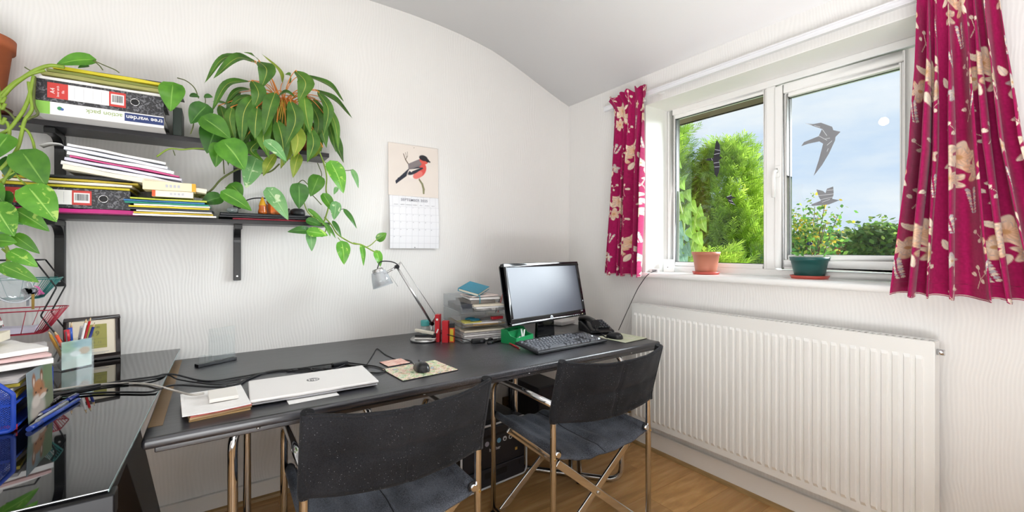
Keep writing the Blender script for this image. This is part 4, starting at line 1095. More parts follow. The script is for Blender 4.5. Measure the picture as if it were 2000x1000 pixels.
def pen(label, a, b, r, body, cap=None, name='pen', cat='pen', group=None, clip=True):
    a, b = Vector(a), Vector(b); d = (b-a); L_ = d.length; d.normalize()
    t = thing(name, label, cat, a, 0, group); z = Vector((0, 0, 0))
    MB().tube([z, d*(L_-.012)], r, 10).build('barrel', mat('pen_'+body[1:], body, .25), t)
    MB().tube([d*(L_-.012), d*L_], r*.9, 10, r2=r*.25).build('nib', mat('pen_nib', '#c9c9cc', .3, metal=.6), t)
    if cap: MB().tube([z-d*.001, d*.045], r*1.15, 10).build('cap', mat('pen_'+cap[1:], cap, .25), t)
    if clip:
        u = Vector((0, 0, 1)) if abs(d.z) < .8 else Vector((0, -1, 0))
        MB().bar(d*.004+u*r*1.3, d*.04+u*r*1.3, .003, .0016, u).build('clip', mat('pen_clip', '#a9abb0', .3, metal=.7), t)
    return t
a_, b_ = at_z(953, 671, DZ+.006), at_z(992, 661, DZ+.006)
pen('black pen nearest the keyboard lying beside the letter trays', a_, b_, .0055, '#111216', '#111216')
a_, b_ = at_z(955, 663, DZ+.006), at_z(990, 655, DZ+.006)
pen('black pen lying against the letter trays behind its twin', a_, b_, .0055, '#16171b', '#0c0c0f')
# green organiser with clips
go = thing('desk_organiser', 'green plastic organiser filled with paper clips beside the monitor', 'organiser', (1.318, 1.868, DZ), math.radians(18))
GRN = mat('green_plastic', '#18894f', .35)
MB().bx(-.075, .075, -.05, .05, 0, .004).build('base', GRN, go, bevel=.001)
for x in (-.075, .071):
    MB().prism([(-.05, .004), (.05, .004), (.05, .070), (.012, .070), (-.012, .042), (-.05, .034)], x, x+.004, lambda u, v, q: (q, u, v)).build('side_wall', GRN, go)
MB().bx(-.071, .071, -.05, -.046, .004, .034).build('front_wall', GRN, go); MB().bx(-.071, .071, .046, .05, .004, .070).build('back_wall', GRN, go)
MB().bx(-.071, .071, .010, .014, .004, .060).build('divider', GRN, go); MB().bx(-.002, .002, .014, .046, .004, .06).build('divider', GRN, go)
for k in range(9):
    x = -.055+.0137*k; y = -.034+.028*random.random(); z = .006+.016*random.random()
    t = thing('paper_clip', ('silver wire paper clip in the green organiser' if k % 3 else 'white wire paper clip in the green organiser'), 'clip', go.matrix_basis @ Vector((x, y, z)), random.random()*3, 'clips in the green organiser')
    q = random.uniform(.4, 1.2)
    pts = [(-.012, -.003, 0), (.012, -.004, .004*q), (.013, .004, .004*q), (-.010, .004, .010*q), (-.010, -.001, .010*q), (.008, -.001, .016*q)]
    MB().tube(fillet(pts, .003, 3), .0013, 6).build('wire', (STEEL if k % 3 else mat('white_clip', '#e6e6e2', .4)), t)
bc = thing('bulldog_clip', 'white spring clip standing up in the green organiser', 'clip', go.matrix_basis @ Vector((.022, -.02, .012)), .4)
for s in (-1, 1): MB().bar((0, s*.002, 0), (.004*s, s*.012, .052), .012, .003, (0, 1, 0)).build('jaw', mat('white_clip', '#e6e6e2', .4), bc)
pencil('pencil', 'red pencil lying in front of the green organiser', at_z(984, 664, DZ+.004), at_z(1017, 682, DZ+.004), .0038, '#a8202a')
# monitor
mo = thing('monitor', 'black widescreen computer monitor facing the chairs', 'monitor', (1.533, 1.852, DZ), math.radians(7.6))
tilt = Matrix.Translation((0, 0, .093)) @ Matrix.Rotation(math.radians(-12), 4, 'X')
MWd, MHt = .598, .325
bz = MB()
bz.bx(-MWd/2, MWd/2, -.012, .018, 0, .036, tilt); bz.bx(-MWd/2, MWd/2, -.012, .018, MHt-.020, MHt, tilt)
bz.bx(-MWd/2, -MWd/2+.020, -.012, .018, .036, MHt-.020, tilt); bz.bx(MWd/2-.020, MWd/2, -.012, .018, .036, MHt-.020, tilt)
bz.build('bezel', GLOSS_BLACK, mo, bevel=.003)
MB().bx(-MWd/2+.004, MWd/2-.004, .004, .040, .004, MHt-.004, tilt).build('back_shell', BLACK_PLASTIC, mo, bevel=.01)
scr = mat('dark_screen', '#555965', .36, spec=.45)
MB().bx(-MWd/2+.018, MWd/2-.018, -.007, .004, .034, MHt-.018, tilt).build('screen', scr, mo)
lg = MB(); lg.cyl(tilt @ Vector((0, -.0128, .018)), tilt @ Vector((0, -.0118, .018)), .0105, 24); lg.build('badge', mat('white_badge', '#dfe3ea', .3), mo)
text('hp', .016, mat('badge_dark', '#23252b', .4), mo, tilt @ back_M(0, -.0131, .0185), bold=.0002)
for k in range(4):
    c_ = tilt @ Vector((.185+k*.016, -.0124, .009)); MB().ball(c_, .0028, 5).build('button', mat('button_grey', '#c8ccd2', .3), mo)
MB().ball(tilt @ Vector((.265, -.0124, .011)), .0034, 6).build('power_light', mat('pale_led', '#e9e2b0', .3), mo)
text('LED', .011, mat('white_badge', '#dfe3ea'), mo, tilt @ back_M(.263, -.0131, .0285))
MB().prism([(-.072, .0), (.072, 0), (.062, .15), (-.062, .15)], .035, .055, lambda u, v, q: (u, q, v+.008)).build('neck', GLOSS_BLACK, mo, bevel=.004)
MB().prism([(-.12, -.075), (.12, -.075), (.135, .02), (.10, .10), (-.10, .10), (-.135, .02)], 0, .010, lambda u, v, q: (u, v, q)).build('foot', GLOSS_BLACK, mo, bevel=.004)
# keyboard: every key a piece
kb = thing('keyboard', 'black full-size keyboard in front of the monitor', 'keyboard', (1.452, 1.660, DZ), math.radians(2.0))
KT = Matrix.Translation((0, 0, .0088)) @ Matrix.Rotation(math.radians(5.5), 4, 'X')
MB().bx(-.236, .236, -.088, .090, .002, .016, KT @ Matrix.Translation((0, 0, 0))).build('case', mat('keyboard_black', '#1a1b20', .4), kb, bevel=.004)
kme = MB().prism([(-.5, -.5), (.5, -.5), (.5, .5), (-.5, .5)], 0, 0, lambda u, v, q: (u, v, q))
def keymesh():
    mb = MB(); vs = [(-.5, -.5, 0), (.5, -.5, 0), (.5, .5, 0), (-.5, .5, 0), (-.38, -.36, 1), (.38, -.36, 1), (.38, .40, 1), (-.38, .40, 1)]
    mb.add(vs, [(0, 3, 2, 1), (4, 5, 6, 7), (0, 1, 5, 4), (1, 2, 6, 5), (2, 3, 7, 6), (3, 0, 4, 7)]); return mb.mesh('key')
KME = keymesh(); KME.materials.append(mat('keycap', '#54575f', .28, spec=.9))
def key(x, y, w=1.0, h=1.0):
    o = obj('key', KME, None, kb); u_ = .0188
    o.matrix_local = KT @ Matrix.Translation((-.224+(x+w/2)*u_, .070-(y+h/2)*.0240, .016)) @ Matrix.Diagonal((w*u_-.0022, h*.0240-.0032, .0075, 1))
for x in [0] + [2+i for i in range(4)] + [6.5+i for i in range(4)] + [11+i for i in range(4)]: key(x, -.35)
for i in range(13): key(i, .85)
key(13, .85, 2); key(0, 1.85, 1.5)
for i in range(12): key(1.5+i, 1.85)
key(13.5, 1.85, 1.5); key(0, 2.85, 1.75)
for i in range(11): key(1.75+i, 2.85)
key(12.75, 2.85, 2.25); key(0, 3.85, 2.25)
for i in range(10): key(2.25+i, 3.85)
key(12.25, 3.85, 2.75)
for x, w in ((0, 1.25), (1.25, 1.25), (2.5, 1.25), (3.75, 6.25), (10, 1.25), (11.25, 1.25), (12.5, 1.25), (13.75, 1.25)): key(x, 4.85, w)
for i in range(3): key(15.4+i, -.35); key(15.4+i, .85); key(15.4+i, 1.85); key(15.4+i, 4.85)
key(16.4, 3.85)
for j in range(3):
    for i in range(4 if j == 0 else 3): key(18.8+i, .85+j)
for i in range(3): key(18.8+i, 3.85)
key(18.8, 4.85, 2); key(20.8, 4.85); key(21.8, 1.85, 1, 2); key(21.8, 3.85, 1, 2)
cable('black keyboard cable at its back corner', dk((1158, 640), (1172, 650), (1180, 657), (1186, 660), dz=.006), .0035)
# router box, telephone
ro = MB().bx(-.075, .075, -.05, .05, 0, .026).build('router', mat('white_box_plastic', '#dcd9d8', .35), bevel=.006)
p_ = at_z(1098, 634, DZ); ro.location = (p_.x+.02, p_.y+.02, DZ); ro.rotation_euler = (0, 0, math.radians(14)); tag(ro, 'flat white box behind the monitor stand', 'router')
ph = thing('telephone', 'black desk telephone with its handset beside the monitor', 'telephone', (1.880, 1.850, DZ), math.radians(-22))
PHB = mat('phone_black', '#1d1e22', .28)
MB().prism([(-.10, 0), (.10, 0), (.10, .045), (.06, .052), (-.10, .018)], -.075, .075, lambda u, v, q: (q, u, v)).build('base', PHB, ph, bevel=.008, seg=3)
for r_ in range(5):
    for c_ in range(4):
        y = -.06+r_*.026; z = .026+(y+.10)*.2; MB().bx(-.010+c_*.019, .004+c_*.019, y-.008, y+.008, z-.004, z+.004).build('button', mat('phone_key', '#4a4c54', .35), ph, bevel=.0015)
hs_ = []
for k in range(15):
    t = -1+2*k/14; yy_ = t*.105; zz_ = .062+.012*(1-t*t); w_ = .019+.008*abs(t)**2.5; h_ = .014+.012*abs(t)**3
    hs_.append([(-.045+w_*math.cos(a*PI/6), yy_, zz_-.006*abs(t)**3+h_*math.sin(a*PI/6)) for a in range(13)])
mb = MB().sheet(hs_); mb.add(hs_[0][:-1], [tuple(range(12))]); mb.add(hs_[-1][:-1], [tuple(range(12))])
mb.build('handset', PHB, ph)
MB().tube([(-.045+.009*math.cos(k*.9), -.10-.004*k*.5, .052-.0022*k+.009*math.sin(k*.9)*.5) for k in range(18)], .003, 6).build('coiled_cord', RUBBER, ph)

# ================================================================== window sill
zs0 = 1.062
cable('black cable dropping from the window sill behind the telephone', [at_x(1283, 528, 2.20), at_x(1266, 536, 2.145), Vector((2.11, 1.70, 1.0)), at_z(1240, 575, .93), at_z(1208, 645, DZ+.01)], .0022)
p_ = at_z(1296, 531, zs0)
sb = thing('sensor_box', 'small white plastic box at the corner end of the sill', 'box', (2.335, 1.668, zs0), math.radians(20))
MB().bx(-.016, .016, -.030, .030, 0, .078).build('case', WHITE_PVC, sb, bevel=.003); MB().cyl((-.0168, .004, .030), (-.0155, .004, .030), .003, 10).build('indicator', mat('wheel_grey', '#4a4b50', .5), sb)
p_ = at_z(1277, 532, zs0)
cl = thing('small_clock', 'tiny pale grey block beside the white box on the sill', 'clock', (2.22, 1.690, zs0), math.radians(15))
MB().bx(-.012, .012, -.028, .028, 0, .022).build('case', mat('pale_grey_case', '#d5d3d2', .4), cl, bevel=.003); MB().bx(-.0126, -.0115, -.018, .010, .006, .017).build('display', mat('display_grey', '#8a8c90', .3), cl)
def pot(name, label, c, rt, rb_, h, m, saucer, sh_=.016, rim=.018, soil=True, cat='plant pot'):
    t = thing(name, label, cat, c)
    MB().lathe([(0, .004), (rb_, .004), (rb_, .008), (rb_+(rt-rb_)*.82, h-rim), (rt*1.0, h-rim), (rt*1.04, h), (rt*.97, h), (rt*.92, h-rim*1.2), (rb_*.9, .014), (0, .014)], 36).build('pot', m, t)
    if saucer: MB().lathe([(0, 0), (rb_*1.22, 0), (rb_*1.34, sh_), (rb_*1.28, sh_), (rb_*1.18, .004), (0, .004)], 36).build('saucer', saucer, t)
    if soil: MB().lathe([(0, h-rim*.9), (rt*.93, h-rim*1.0)], 24).build('soil', mat('potting_soil', '#2c211a', .95, bump=.5, bscale=80), t)
    return t
tp = at_z(1378, 536, zs0); dd = SN*tp.x+CS*tp.y
s_px = dd/FPX
pot('plant_pot', 'empty terracotta plastic pot on a red saucer on the sill', (tp.x+.02, tp.y+.01, zs0), 25.5*s_px, 19*s_px, 44*s_px, mat('terracotta_plastic', '#b9755c', .45, noise=.05), mat('red_saucer', '#c9574a', .4))
gp = at_z(1584, 545, zs0); dd = SN*gp.x+CS*gp.y; s_px = dd/FPX
GPOT = pot('plant_pot', 'dark green pot with a sparse seedling on an orange-red saucer', (gp.x+.035, gp.y+.02, zs0), 33*s_px, 25*s_px, 43*s_px, mat('dark_green_plastic', '#1f5450', .35), mat('red_saucer', '#c9574a', .4))
# ================================================================== calendar on the back wall
def bird_page(U, V):
    """U 0..1 to the viewer's right, V 0..1 downwards: bullfinch on a twig on cream paper"""
    C_ = np.ones(U.shape+(3,), np.float32)*LIN('#e6dcd3')
    C_ *= (0.985+.03*vnoise(U, V, 6, 9))[..., None]
    def put(mk, col, a=1.0):
        mk = (np.clip(mk, 0, 1)*a)[..., None]; C_[...] = C_*(1-mk)+LIN(col)*mk
    def ell(cx, cy, a, b_, ang, soft=.012):
        c, s = math.cos(ang), math.sin(ang); x = (U-cx)*c+(V-cy)*s; y = -(U-cx)*s+(V-cy)*c
        r = np.sqrt((x/a)**2+(y/b_)**2); return np.clip((1-r)*min(a, b_)/soft, 0, 1)
    def seg(x0, y0, x1, y1, w0, w1=None):
        w1 = w0 if w1 is None else w1
        dx, dy = x1-x0, y1-y0; l2 = dx*dx+dy*dy; t = np.clip(((U-x0)*dx+(V-y0)*dy)/l2, 0, 1)
        d = np.hypot(U-x0-t*dx, V-y0-t*dy); return np.clip((w0+(w1-w0)*t-d)/.004, 0, 1)
    for s_ in ((.40, .40, .33, .30, .012), (.33, .30, .29, .19, .010), (.33, .30, .37, .22, .008), (.37, .22, .37, .14, .006), (.35, .26, .33, .16, .006)): put(seg(*s_), '#6d5f4d')
    for s_ in ((.60, .66, .66, .74, .018, .022), (.66, .74, .69, .84, .022, .024), (.69, .84, .69, .92, .024, .02)): put(seg(*s_), '#8a8866')
    put(seg(.46, .46, .16, .73, .050, .030), '#2b2f3c'); put(seg(.20, .68, .15, .76, .03, .016), '#2b2f3c')
    put(ell(.53, .52, .24, .135, -.85), '#e4d9d2'); put(ell(.50, .55, .14, .08, -.7), '#ece4de')
    put(ell(.62, .47, .17, .115, -1.0), '#d9574f'); put(ell(.57, .57, .12, .07, -.6), '#e37b72')
    put(ell(.52, .38, .17, .075, -.55), '#7c7477'); put(seg(.42, .40, .62, .30, .045, .05), '#857c7d')
    put(ell(.50, .50, .17, .055, -.55), '#2a2e3b'); put(seg(.44, .50, .62, .44, .028, .012), '#e6dcd3'); put(seg(.48, .53, .66, .43, .03, .02), '#33343f')
    put(ell(.70, .27, .095, .085, .1), '#d95b50'); put(ell(.69, .225, .10, .062, .15), '#2b2a2f'); put(ell(.77, .265, .05, .040, .5), '#2b2a2f')
    put(ell(.815, .285, .028, .022, .6), '#23222a'); put(seg(.60, .64, .62, .68, .008), '#7a5b4b')
    return C_
cal = thing('calendar', 'bullfinch wall calendar open at September 2025', 'calendar', (.960, BY, 1.510))
CW = .155
PRINT = paint_mat('matt_print', .55, spec=.3)
NU, NV = 150, 150
uu, vv = np.meshgrid(np.linspace(0, 1, NU), np.linspace(0, 1, NV))
bulge = .004*np.sin(vv*PI)*(.5+.5*np.sin(uu*3))
g = np.stack([-.153+uu*.306, -.008-.006*vv-bulge, .300-vv*.300], -1)
op = painted('picture_page', g, bird_page(uu, vv), PRINT, cal); md = op.modifiers.new('t', 'SOLIDIFY'); md.thickness = .002; md.offset = 1
NU, NV = 90, 90
uu, vv = np.meshgrid(np.linspace(0, 1, NU*2), np.linspace(0, 1, NV*2))
cols = np.ones(uu.shape+(3,), np.float32)*LIN('#e9e9ec')
for k in range(8):
    cols[np.abs(uu-(.06+k*.88/7)) < .0022] = LIN('#d2d2d6')
for k in range(6):
    cols[(np.abs(vv-(.20+k*.70/5)) < .0022)] = LIN('#d2d2d6')
gy = -.014-.012*np.sin(vv*PI*.8)
g = np.stack([-.148+uu*.300, gy, 0-vv*.302], -1)
dp = painted('date_page', g, cols, PRINT, cal); md = dp.modifiers.new('t', 'SOLIDIFY'); md.thickness = .003; md.offset = 1
INK = mat('grey_ink', '#9a9aa2', .6)
text('SEPTEMBER 2025', .021, INK, dp, back_M(0, -.0185, -.022), bold=.0003, spacing=1.08)
wk = MB()
def add_text(mb, t, size, x, z, y=-.026, **k):
    me = text_mesh(t, size, **k); me.transform(back_M(x, y, z))
    mb.add([v.co[:] for v in me.vertices], [tuple(p.vertices) for p in me.polygons]); bpy.data.meshes.remove(me)
for i, d_ in enumerate(('MONDAY', 'TUESDAY', 'WEDNESDAY', 'THURSDAY', 'FRIDAY', 'SATURDAY', 'SUNDAY')): add_text(wk, d_, .0055, -.148+.3*(.06+.88/7*(i+.5)), -.050, -.0215)
for d_ in range(1, 31):
    i, j = (d_-1) % 7, (d_-1)//7
    vz = -.302*(.20+j*.14+.02)
    add_text(wk, str(d_), .0075, -.148+.3*(.06+.88/7*i+.018), vz, -.0155-.012*math.sin(-vz/.302*PI*.8))
wk.build('dates', INK, dp)
MB().cyl((0, -.012, .286), (0, .0, .290), .0016, 6).build('nail', mat('dark_steel', '#3b3b40'), cal)
MB().cyl((0, -.0245, -.296), (0, -.0215, -.296), .0025, 8).build('punch_hole', mat('recess_black', '#09090b'), cal)
MB().tube([(-.15+i*.3/20, -.0145+.002*math.sin(i*1.7), .001) for i in range(21)], .0016, 5).build('stapled_fold', mat('fold_paper', '#dcd6d2', .6), cal)

# ================================================================== binders and papers on the shelves
m, nt, b = new_mat('black_marbled_card')
N = nt.nodes.new; L = nt.links.new
tc = N('ShaderNodeTexCoord'); n1 = N('ShaderNodeTexNoise'); n1.inputs['Scale'].default_value = 70; n1.inputs['Detail'].default_value = 6; n1.inputs['Distortion'].default_value = 1.6; L(tc.outputs['Object'], n1.inputs['Vector'])
cr = N('ShaderNodeValToRGB'); cr.color_ramp.elements[0].position = .50; cr.color_ramp.elements[0].color = (*rgb('#26262a'), 1); cr.color_ramp.elements[1].position = .66; cr.color_ramp.elements[1].color = (*rgb('#77777c'), 1)
L(n1.outputs['Fac'], cr.inputs['Fac']); L(cr.outputs[0], b.inputs['Base Color']); b.inputs['Roughness'].default_value = .4
MARBLE = m
BOXRED = mat('label_red', '#c63a34', .5); LABELW = mat('label_white', '#eceae8', .6); INKD = mat('dark_ink', '#2a2c34', .6); LINEG = mat('ruled_line', '#b9b9c0', .6)
def binder_body(t, w, d, h, m):
    MB().bx(0, w, 0, .004, 0, h).build('spine', m, t, bevel=.0012)
    MB().bx(.001, w-.001, .003, d, h-.0035, h).build('cover', m, t); MB().bx(.001, w-.001, .003, d, 0, .0035).build('cover', m, t)
    MB().bx(.012, w-.012, .02, d-.01, .006, h-.012).build('pages', PAPER, t)
def barcode(mb, x0, x1, y, z0, z1, seed):
    r = random.Random(seed); x = x0
    while x < x1:
        w = r.choice((.0006, .0011, .0018)); mb.bx(x, min(x+w, x1), y-.0003, y, z0, z1); x += w+r.choice((.0007, .0012))
def lever_arch(label, loc, w, d, h, reds, s):
    """reds: fractions along the spine of label edges"""
    t = thing('lever_arch_file', label, 'ring binder', loc)
    binder_body(t, w, d, h, MARBLE)
    a, b_, c, e, hole = reds
    y = -.0006; z0, z1 = h*.16, h*.88
    MB().bx(w*a, w*b_, y, .001, z0, z1).build('label_end', BOXRED, t); MB().bx(w*b_, w*c, y, .001, z0, z1).build('label', LABELW, t)
    MB().bx(w*c, w*e, y, .001, z0, z1).build('label_end', BOXRED, t)
    MB().bx(w*(c+.015), w*(e-.015), y-.0003, .001, z0+.008, z1-.008).build('barcode_patch', LABELW, t)
    bc_ = MB(); barcode(bc_, w*(c+.025), w*(e-.025), y-.0003, z0+.016, z1-.012, s); bc_.build('barcode', INKD, t)
    ln = MB()
    for k in range(4):
        x = w*(b_+(c-b_)*(.15+.22*k)); ln.bx(x, x+.0007, y-.0003, y, z0+.006, z1-.006)
    ln.build('ruled_lines', LINEG, t)
    for i, (tx, sz) in enumerate((('A4', .017), ('lever arch', .0095), ('file', .0095))):
        x = w*(a+(b_-a)*(.26+.25*i)); text(tx, sz, LABELW, t, frame_M((x, y-.0003, h*.5), (0, 0, 1), (-1, 0, 0)))
    rg = [(w*hole+.0125*math.cos(k*PI/12), y-.001, h*.52+.0125*math.sin(k*PI/12)) for k in range(24)]
    MB().tube(rg, .0016, 6, closed=True).build('finger_ring', CHROME, t)
    MB().cyl((w*hole, y-.0004, h*.52), (w*hole, .001, h*.52), .0115, 24).build('finger_hole', mat('recess_black', '#09090b'), t)
    return t
FX = -.508
tw = thing('ring_binder', 'white ring binder with a green end and navy title panel', 'ring binder', (FX, 2.150, SUZ))
binder_body(tw, .346, .262, .0445, LABELW)
MB().bx(.0005, .036, -.0005, .002, .0005, .044).build('green_end', mat('lime_card', '#8cc152', .5), tw)
MB().bx(.231, .3455, -.0005, .002, .010, .040).build('title_panel', mat('navy_print', '#22356b', .5), tw)
text('tree warden', .0215, LABELW, tw, back_M(.2885, -.0009, .0255, PI), bold=.0003)
text('action pack', .0215, mat('sage_print', '#9db078', .6), tw, back_M(.176, -.0005, .027, PI), bold=.0003)
MB().cyl((.060, -.0006, .024), (.060, .001, .024), .0065, 14).build('logo', mat('logo_green', '#3f8f57', .5), tw); MB().cyl((.066, -.0007, .022), (.066, .001, .022), .0045, 12).build('logo', mat('logo_blue', '#3c5fa0', .5), tw)
lever_arch('black marbled lever arch file stacked on the white navy-panelled binder', (FX, 2.150, SUZ+.0455), .345, .262, .0745, (.085, .235, .545, .680, .755), 1)
zz = SUZ+.121
OLIVE = mat('olive_folder', '#9c9a5a', .55, noise=.06); YELLOW = mat('yellow_folder', '#cfc028', .5, noise=.05); BLKCARD = mat('black_card', '#26272b', .4)
slab('paper_sheaf', .335, .240, .010, (-.332, 2.275, zz), .012, PAPER, 'white paper sheaf lying on the upper lever arch file', 'paper', wave=.001, seed=1)
slab('folder', .345, .250, .011, (-.320, 2.268, zz+.0135), -.010, OLIVE, 'lower olive green folder on top of the upper shelf binders', 'folder', 'folders on the upper shelf binders', wave=.001, seed=2)
slab('folder', .340, .245, .010, (-.312, 2.272, zz+.0275), .015, mat('moss_folder', '#7f8740', .55, noise=.06), 'moss green folder between the olive and yellow folders', 'folder', 'folders on the upper shelf binders', wave=.001, seed=3)
slab('folder', .325, .240, .011, (-.300, 2.262, zz+.0400), -.020, YELLOW, 'bright yellow folder near the top of the upper shelf pile', 'folder', 'folders on the upper shelf binders', wave=.001, seed=4)
slab('clipboard', .310, .230, .004, (-.270, 2.275, zz+.0540), -.06, BLKCARD, 'thin black clipboard topping the upper shelf pile', 'clipboard', seed=5)
sb_ = thing('ring_binder', 'dark upright binder at the end of the upper shelf pile', 'ring binder', (-.142, 2.262, SUZ), 0)
MB().bx(0, .030, .0, .150, 0, .118).build('cover', mat('dark_green_card', '#24302a', .5), sb_, bevel=.002); MB().bx(.004, .026, .004, .149, .004, .1185).build('pages', CREAM_PAPER, sb_)
slab('card_sheet', .060, .13, .003, (-.082, 2.335, SUZ+.0003), .2, mat('straw_paper', '#c9b36a', .7), 'straw coloured card lying beside the dark upright binder', 'card', seed=6)
# lower shelf
slab('folder', .345, .245, .013, (-.420, 2.288, SLZ+.0002), 0, mat('magenta_folder', '#c2187c', .4, noise=.1), 'magenta plastic folder lowest on the lower shelf', 'folder', seed=7)
lever_arch('black marbled lever arch file lying on the magenta folder of the lower shelf', (-.582, 2.165, SLZ+.0160), .320, .250, .0715, (.005, .165, .505, .665, .765), 2)
zz = SLZ+.089
slab('folder', .330, .230, .008, (-.430, 2.275, zz), .01, YELLOW, 'lower yellow folder on the lower shelf lever arch file', 'folder', 'folders on the lower lever arch file', wave=.001, seed=8)
slab('folder', .340, .235, .008, (-.425, 2.270, zz+.011), -.012, CREAM_PAPER, 'cream folder between two yellow ones on the lower lever arch file', 'folder', 'folders on the lower lever arch file', wave=.001, seed=9)
slab('folder', .345, .230, .008, (-.415, 2.272, zz+.022), .02, mat('mustard_folder', '#b8a22e', .5), 'upper mustard yellow folder on the lower lever arch file', 'folder', 'folders on the lower lever arch file', wave=.001, seed=10)
cb = MB()
for k in range(22): cb.tube([(-.53+k*.012+.0*math.cos(a*PI/5), 2.158+.006*math.cos(a*PI/5), zz+.038+.006*math.sin(a*PI/5)) for a in range(10)], .0012, 5, closed=True)
slb = slab('comb_bound_book', .30, .225, .009, (-.410, 2.276, zz+.0335), 0, BLKCARD, 'black comb-bound booklet under the sloping paper pile', 'booklet', seed=11)
slope = math.radians(8.0)
def pile(i, name, w, d, h, off, zoff, m, label, cat, rz=0.0, wave=.002, px_=-.245):
    c = Vector((px_+off, 2.262, 1.468+zoff)); c.z -= 0
    slab(name, w, d, h, c, rz, m, label, cat, 'sloping paper pile on the lower shelf', ry=slope, wave=wave, seed=20+i)
pile(0, 'folder', .415, .245, .016, .010, -.012, CREAM_PAPER, 'thick cream folder lowest in the sloping paper pile', 'folder', .01)
pile(1, 'paper_sheaf', .345, .23, .011, -.028, .010, PAPER, 'white paper sheaf just above the cream folder of the sloping pile', 'paper', -.02, .003)
pile(2, 'paper_sheaf', .33, .23, .009, -.030, .0265, mat('lilac_paper', '#d3cfe0', .7, noise=.06), 'pale lilac paper sheaf in the middle of the sloping pile', 'paper', .025, .003)
pile(3, 'folder', .310, .225, .006, -.025, .040, mat('pink_folder', '#c94f86', .5, noise=.1), 'pink folder tucked into the sloping paper pile', 'folder', .0, .002)
pile(4, 'paper_sheaf', .300, .22, .011, -.040, .0505, PAPER, 'white paper sheaf directly above the pink folder', 'paper', .03, .003)
pile(5, 'paper_sheaf', .290, .225, .010, -.048, .0670, mat('bluish_paper', '#dcdfe8', .7, noise=.05), 'bluish white paper sheaf second from the top of the sloping pile', 'paper', -.02, .003)
pile(6, 'paper_sheaf', .275, .22, .008, -.050, .0820, PAPER, 'white paper sheaf topping the sloping pile, its corner curling up', 'paper', .01, .004)
MB_c = MB().sheet([[(-.445-.055*k/8, 2.155+.05*j, 1.573-.0*k-.012*(k/8)**2+.004*math.sin(k/8*PI)) for j in range(2)] for k in range(9)])
tag(MB_c.build('paper_sheet', PAPER, solid=.0012), 'single white sheet curling off the top of the sloping pile', 'paper')
# folder pile beside the file
zz = SLZ+.001
pil = [('#ece8e0', 'white folder lowest in the coloured folder pile'), ('#c9ad25', 'ochre yellow folder second from the bottom of the coloured pile'), ('#e8e6e2', 'white sheaf third from the bottom of the coloured folder pile'), ('#2b3036', 'black folder in the middle of the coloured folder pile'), ('#d8bf1f', 'bright yellow folder in the middle of the coloured pile'), ('#e6e2d8', 'cream white sheaf below the green folder of the coloured pile'), ('#1f8f74', 'green folder third from the top of the coloured pile'), ('#2b6ea6', 'blue folder second from the top of the coloured pile'), ('#b7c23c', 'lime yellow folder topping the coloured pile')]
for i, (c, lab) in enumerate(pil):
    h = .0058
    slab('folder', .255-.012*(i % 3), .245, h, (-.122-.006*math.sin(i*2.1)-.0035*i, 2.236+.006*math.sin(i*1.3), zz), .035*math.sin(i*1.7), mat('folder_'+c[1:], c, .5, noise=.05), lab, 'folder', 'coloured folder pile on the lower shelf', rx=math.radians(2.5), wave=.0012, seed=40+i); zz += .0074
# little yellow boxes on the folder pile
def small_box(label, loc, rz, w, d, h, face, end, endm):
    t = thing('card_box', label, 'box', loc, rz)
    MB().bx(0, w, 0, d, 0, h).build('carton', face, t, bevel=.0008)
    MB().bx(-.0004 if end < 0 else w-.012, .010 if end < 0 else w+.0004, -.0004, d, .0004, h-.0004).build('end_band', endm, t)
    ln = MB()
    for k in range(4): ln.bx(w*.42+k*.012, w*.42+k*.012+.008, -.0005, 0, h*.35, h*.7)
    ln.build('small_print', LINEG, t)
YB = mat('orange_yellow_card', '#e0a226', .45)
small_box('white slide box with an orange end on the coloured folder pile', (-.195, 2.118, SLZ+.0690), 0, .125, .10, .024, CREAM_PAPER, -1, mat('orange_card', '#e0572c', .4))
small_box('cream slide box with a yellow end on top of the orange-ended one', (-.222, 2.112, SLZ+.0935), 0, .160, .10, .032, mat('cream_card', '#e9ddb8', .6), 1, YB)
# black tray on a red folder
slab('folder', .320, .13, .006, (.225, 2.325, SLZ+.0002), 0, mat('red_folder', '#b81238', .4), 'red folder under the black document tray', 'folder', seed=60)
bt = thing('document_tray', 'flat black document tray on the red folder of the lower shelf', 'tray', (.210, 2.318, SLZ+.0082), 0)
TRB = mat('tray_black', '#1d1f25', .3)
MB().bx(-.195, .195, -.085, .085, 0, .008).build('base', TRB, bt, bevel=.002); MB().bx(-.192, .192, -.082, .082, .0085, .0200).build('lid', TRB, bt, bevel=.003)
zt = SLZ+.0284
gsl = MB().ball((0, 0, .014), .02, 8, sx=1.2, sz=.7).build('glass_paperweight', clear_mat('lump_glass', '#dfeaea', refl=1.6, edge=.18)); gsl.location = (.066, 2.275, zt); tag(gsl, 'clear glass paperweight on the black tray', 'paperweight')
am = thing('amber_figure', 'small orange glass flame figure on the black tray', 'ornament', (.180, 2.275, zt))
AMB = mat('amber_glass', '#c4621c', .1, spec=.9, noise=.35, nscale=60); AMY = mat('amber_tip', '#e0a62a', .2)
MB().lathe([(0, 0), (.017, 0), (.018, .012), (.014, .028), (.015, .040)], 16).build('body', AMB, am); MB().lathe([(.015, .040), (.011, .055), (.004, .075), (0, .082)], 16).build('tip', AMY, am)
cu_ = thing('candle_jar', 'square amber glass candle jar on the black tray', 'candle', (.232, 2.300, zt), .3)
MB().bx(-.030, .030, -.030, .030, 0, .055).build('glass', AMB, cu_, bevel=.006); MB().bx(-.028, .028, -.028, .028, .055, .072).build('wax', mat('honey_wax', '#c08a3c', .5, noise=.4, nscale=40), cu_, bevel=.006)
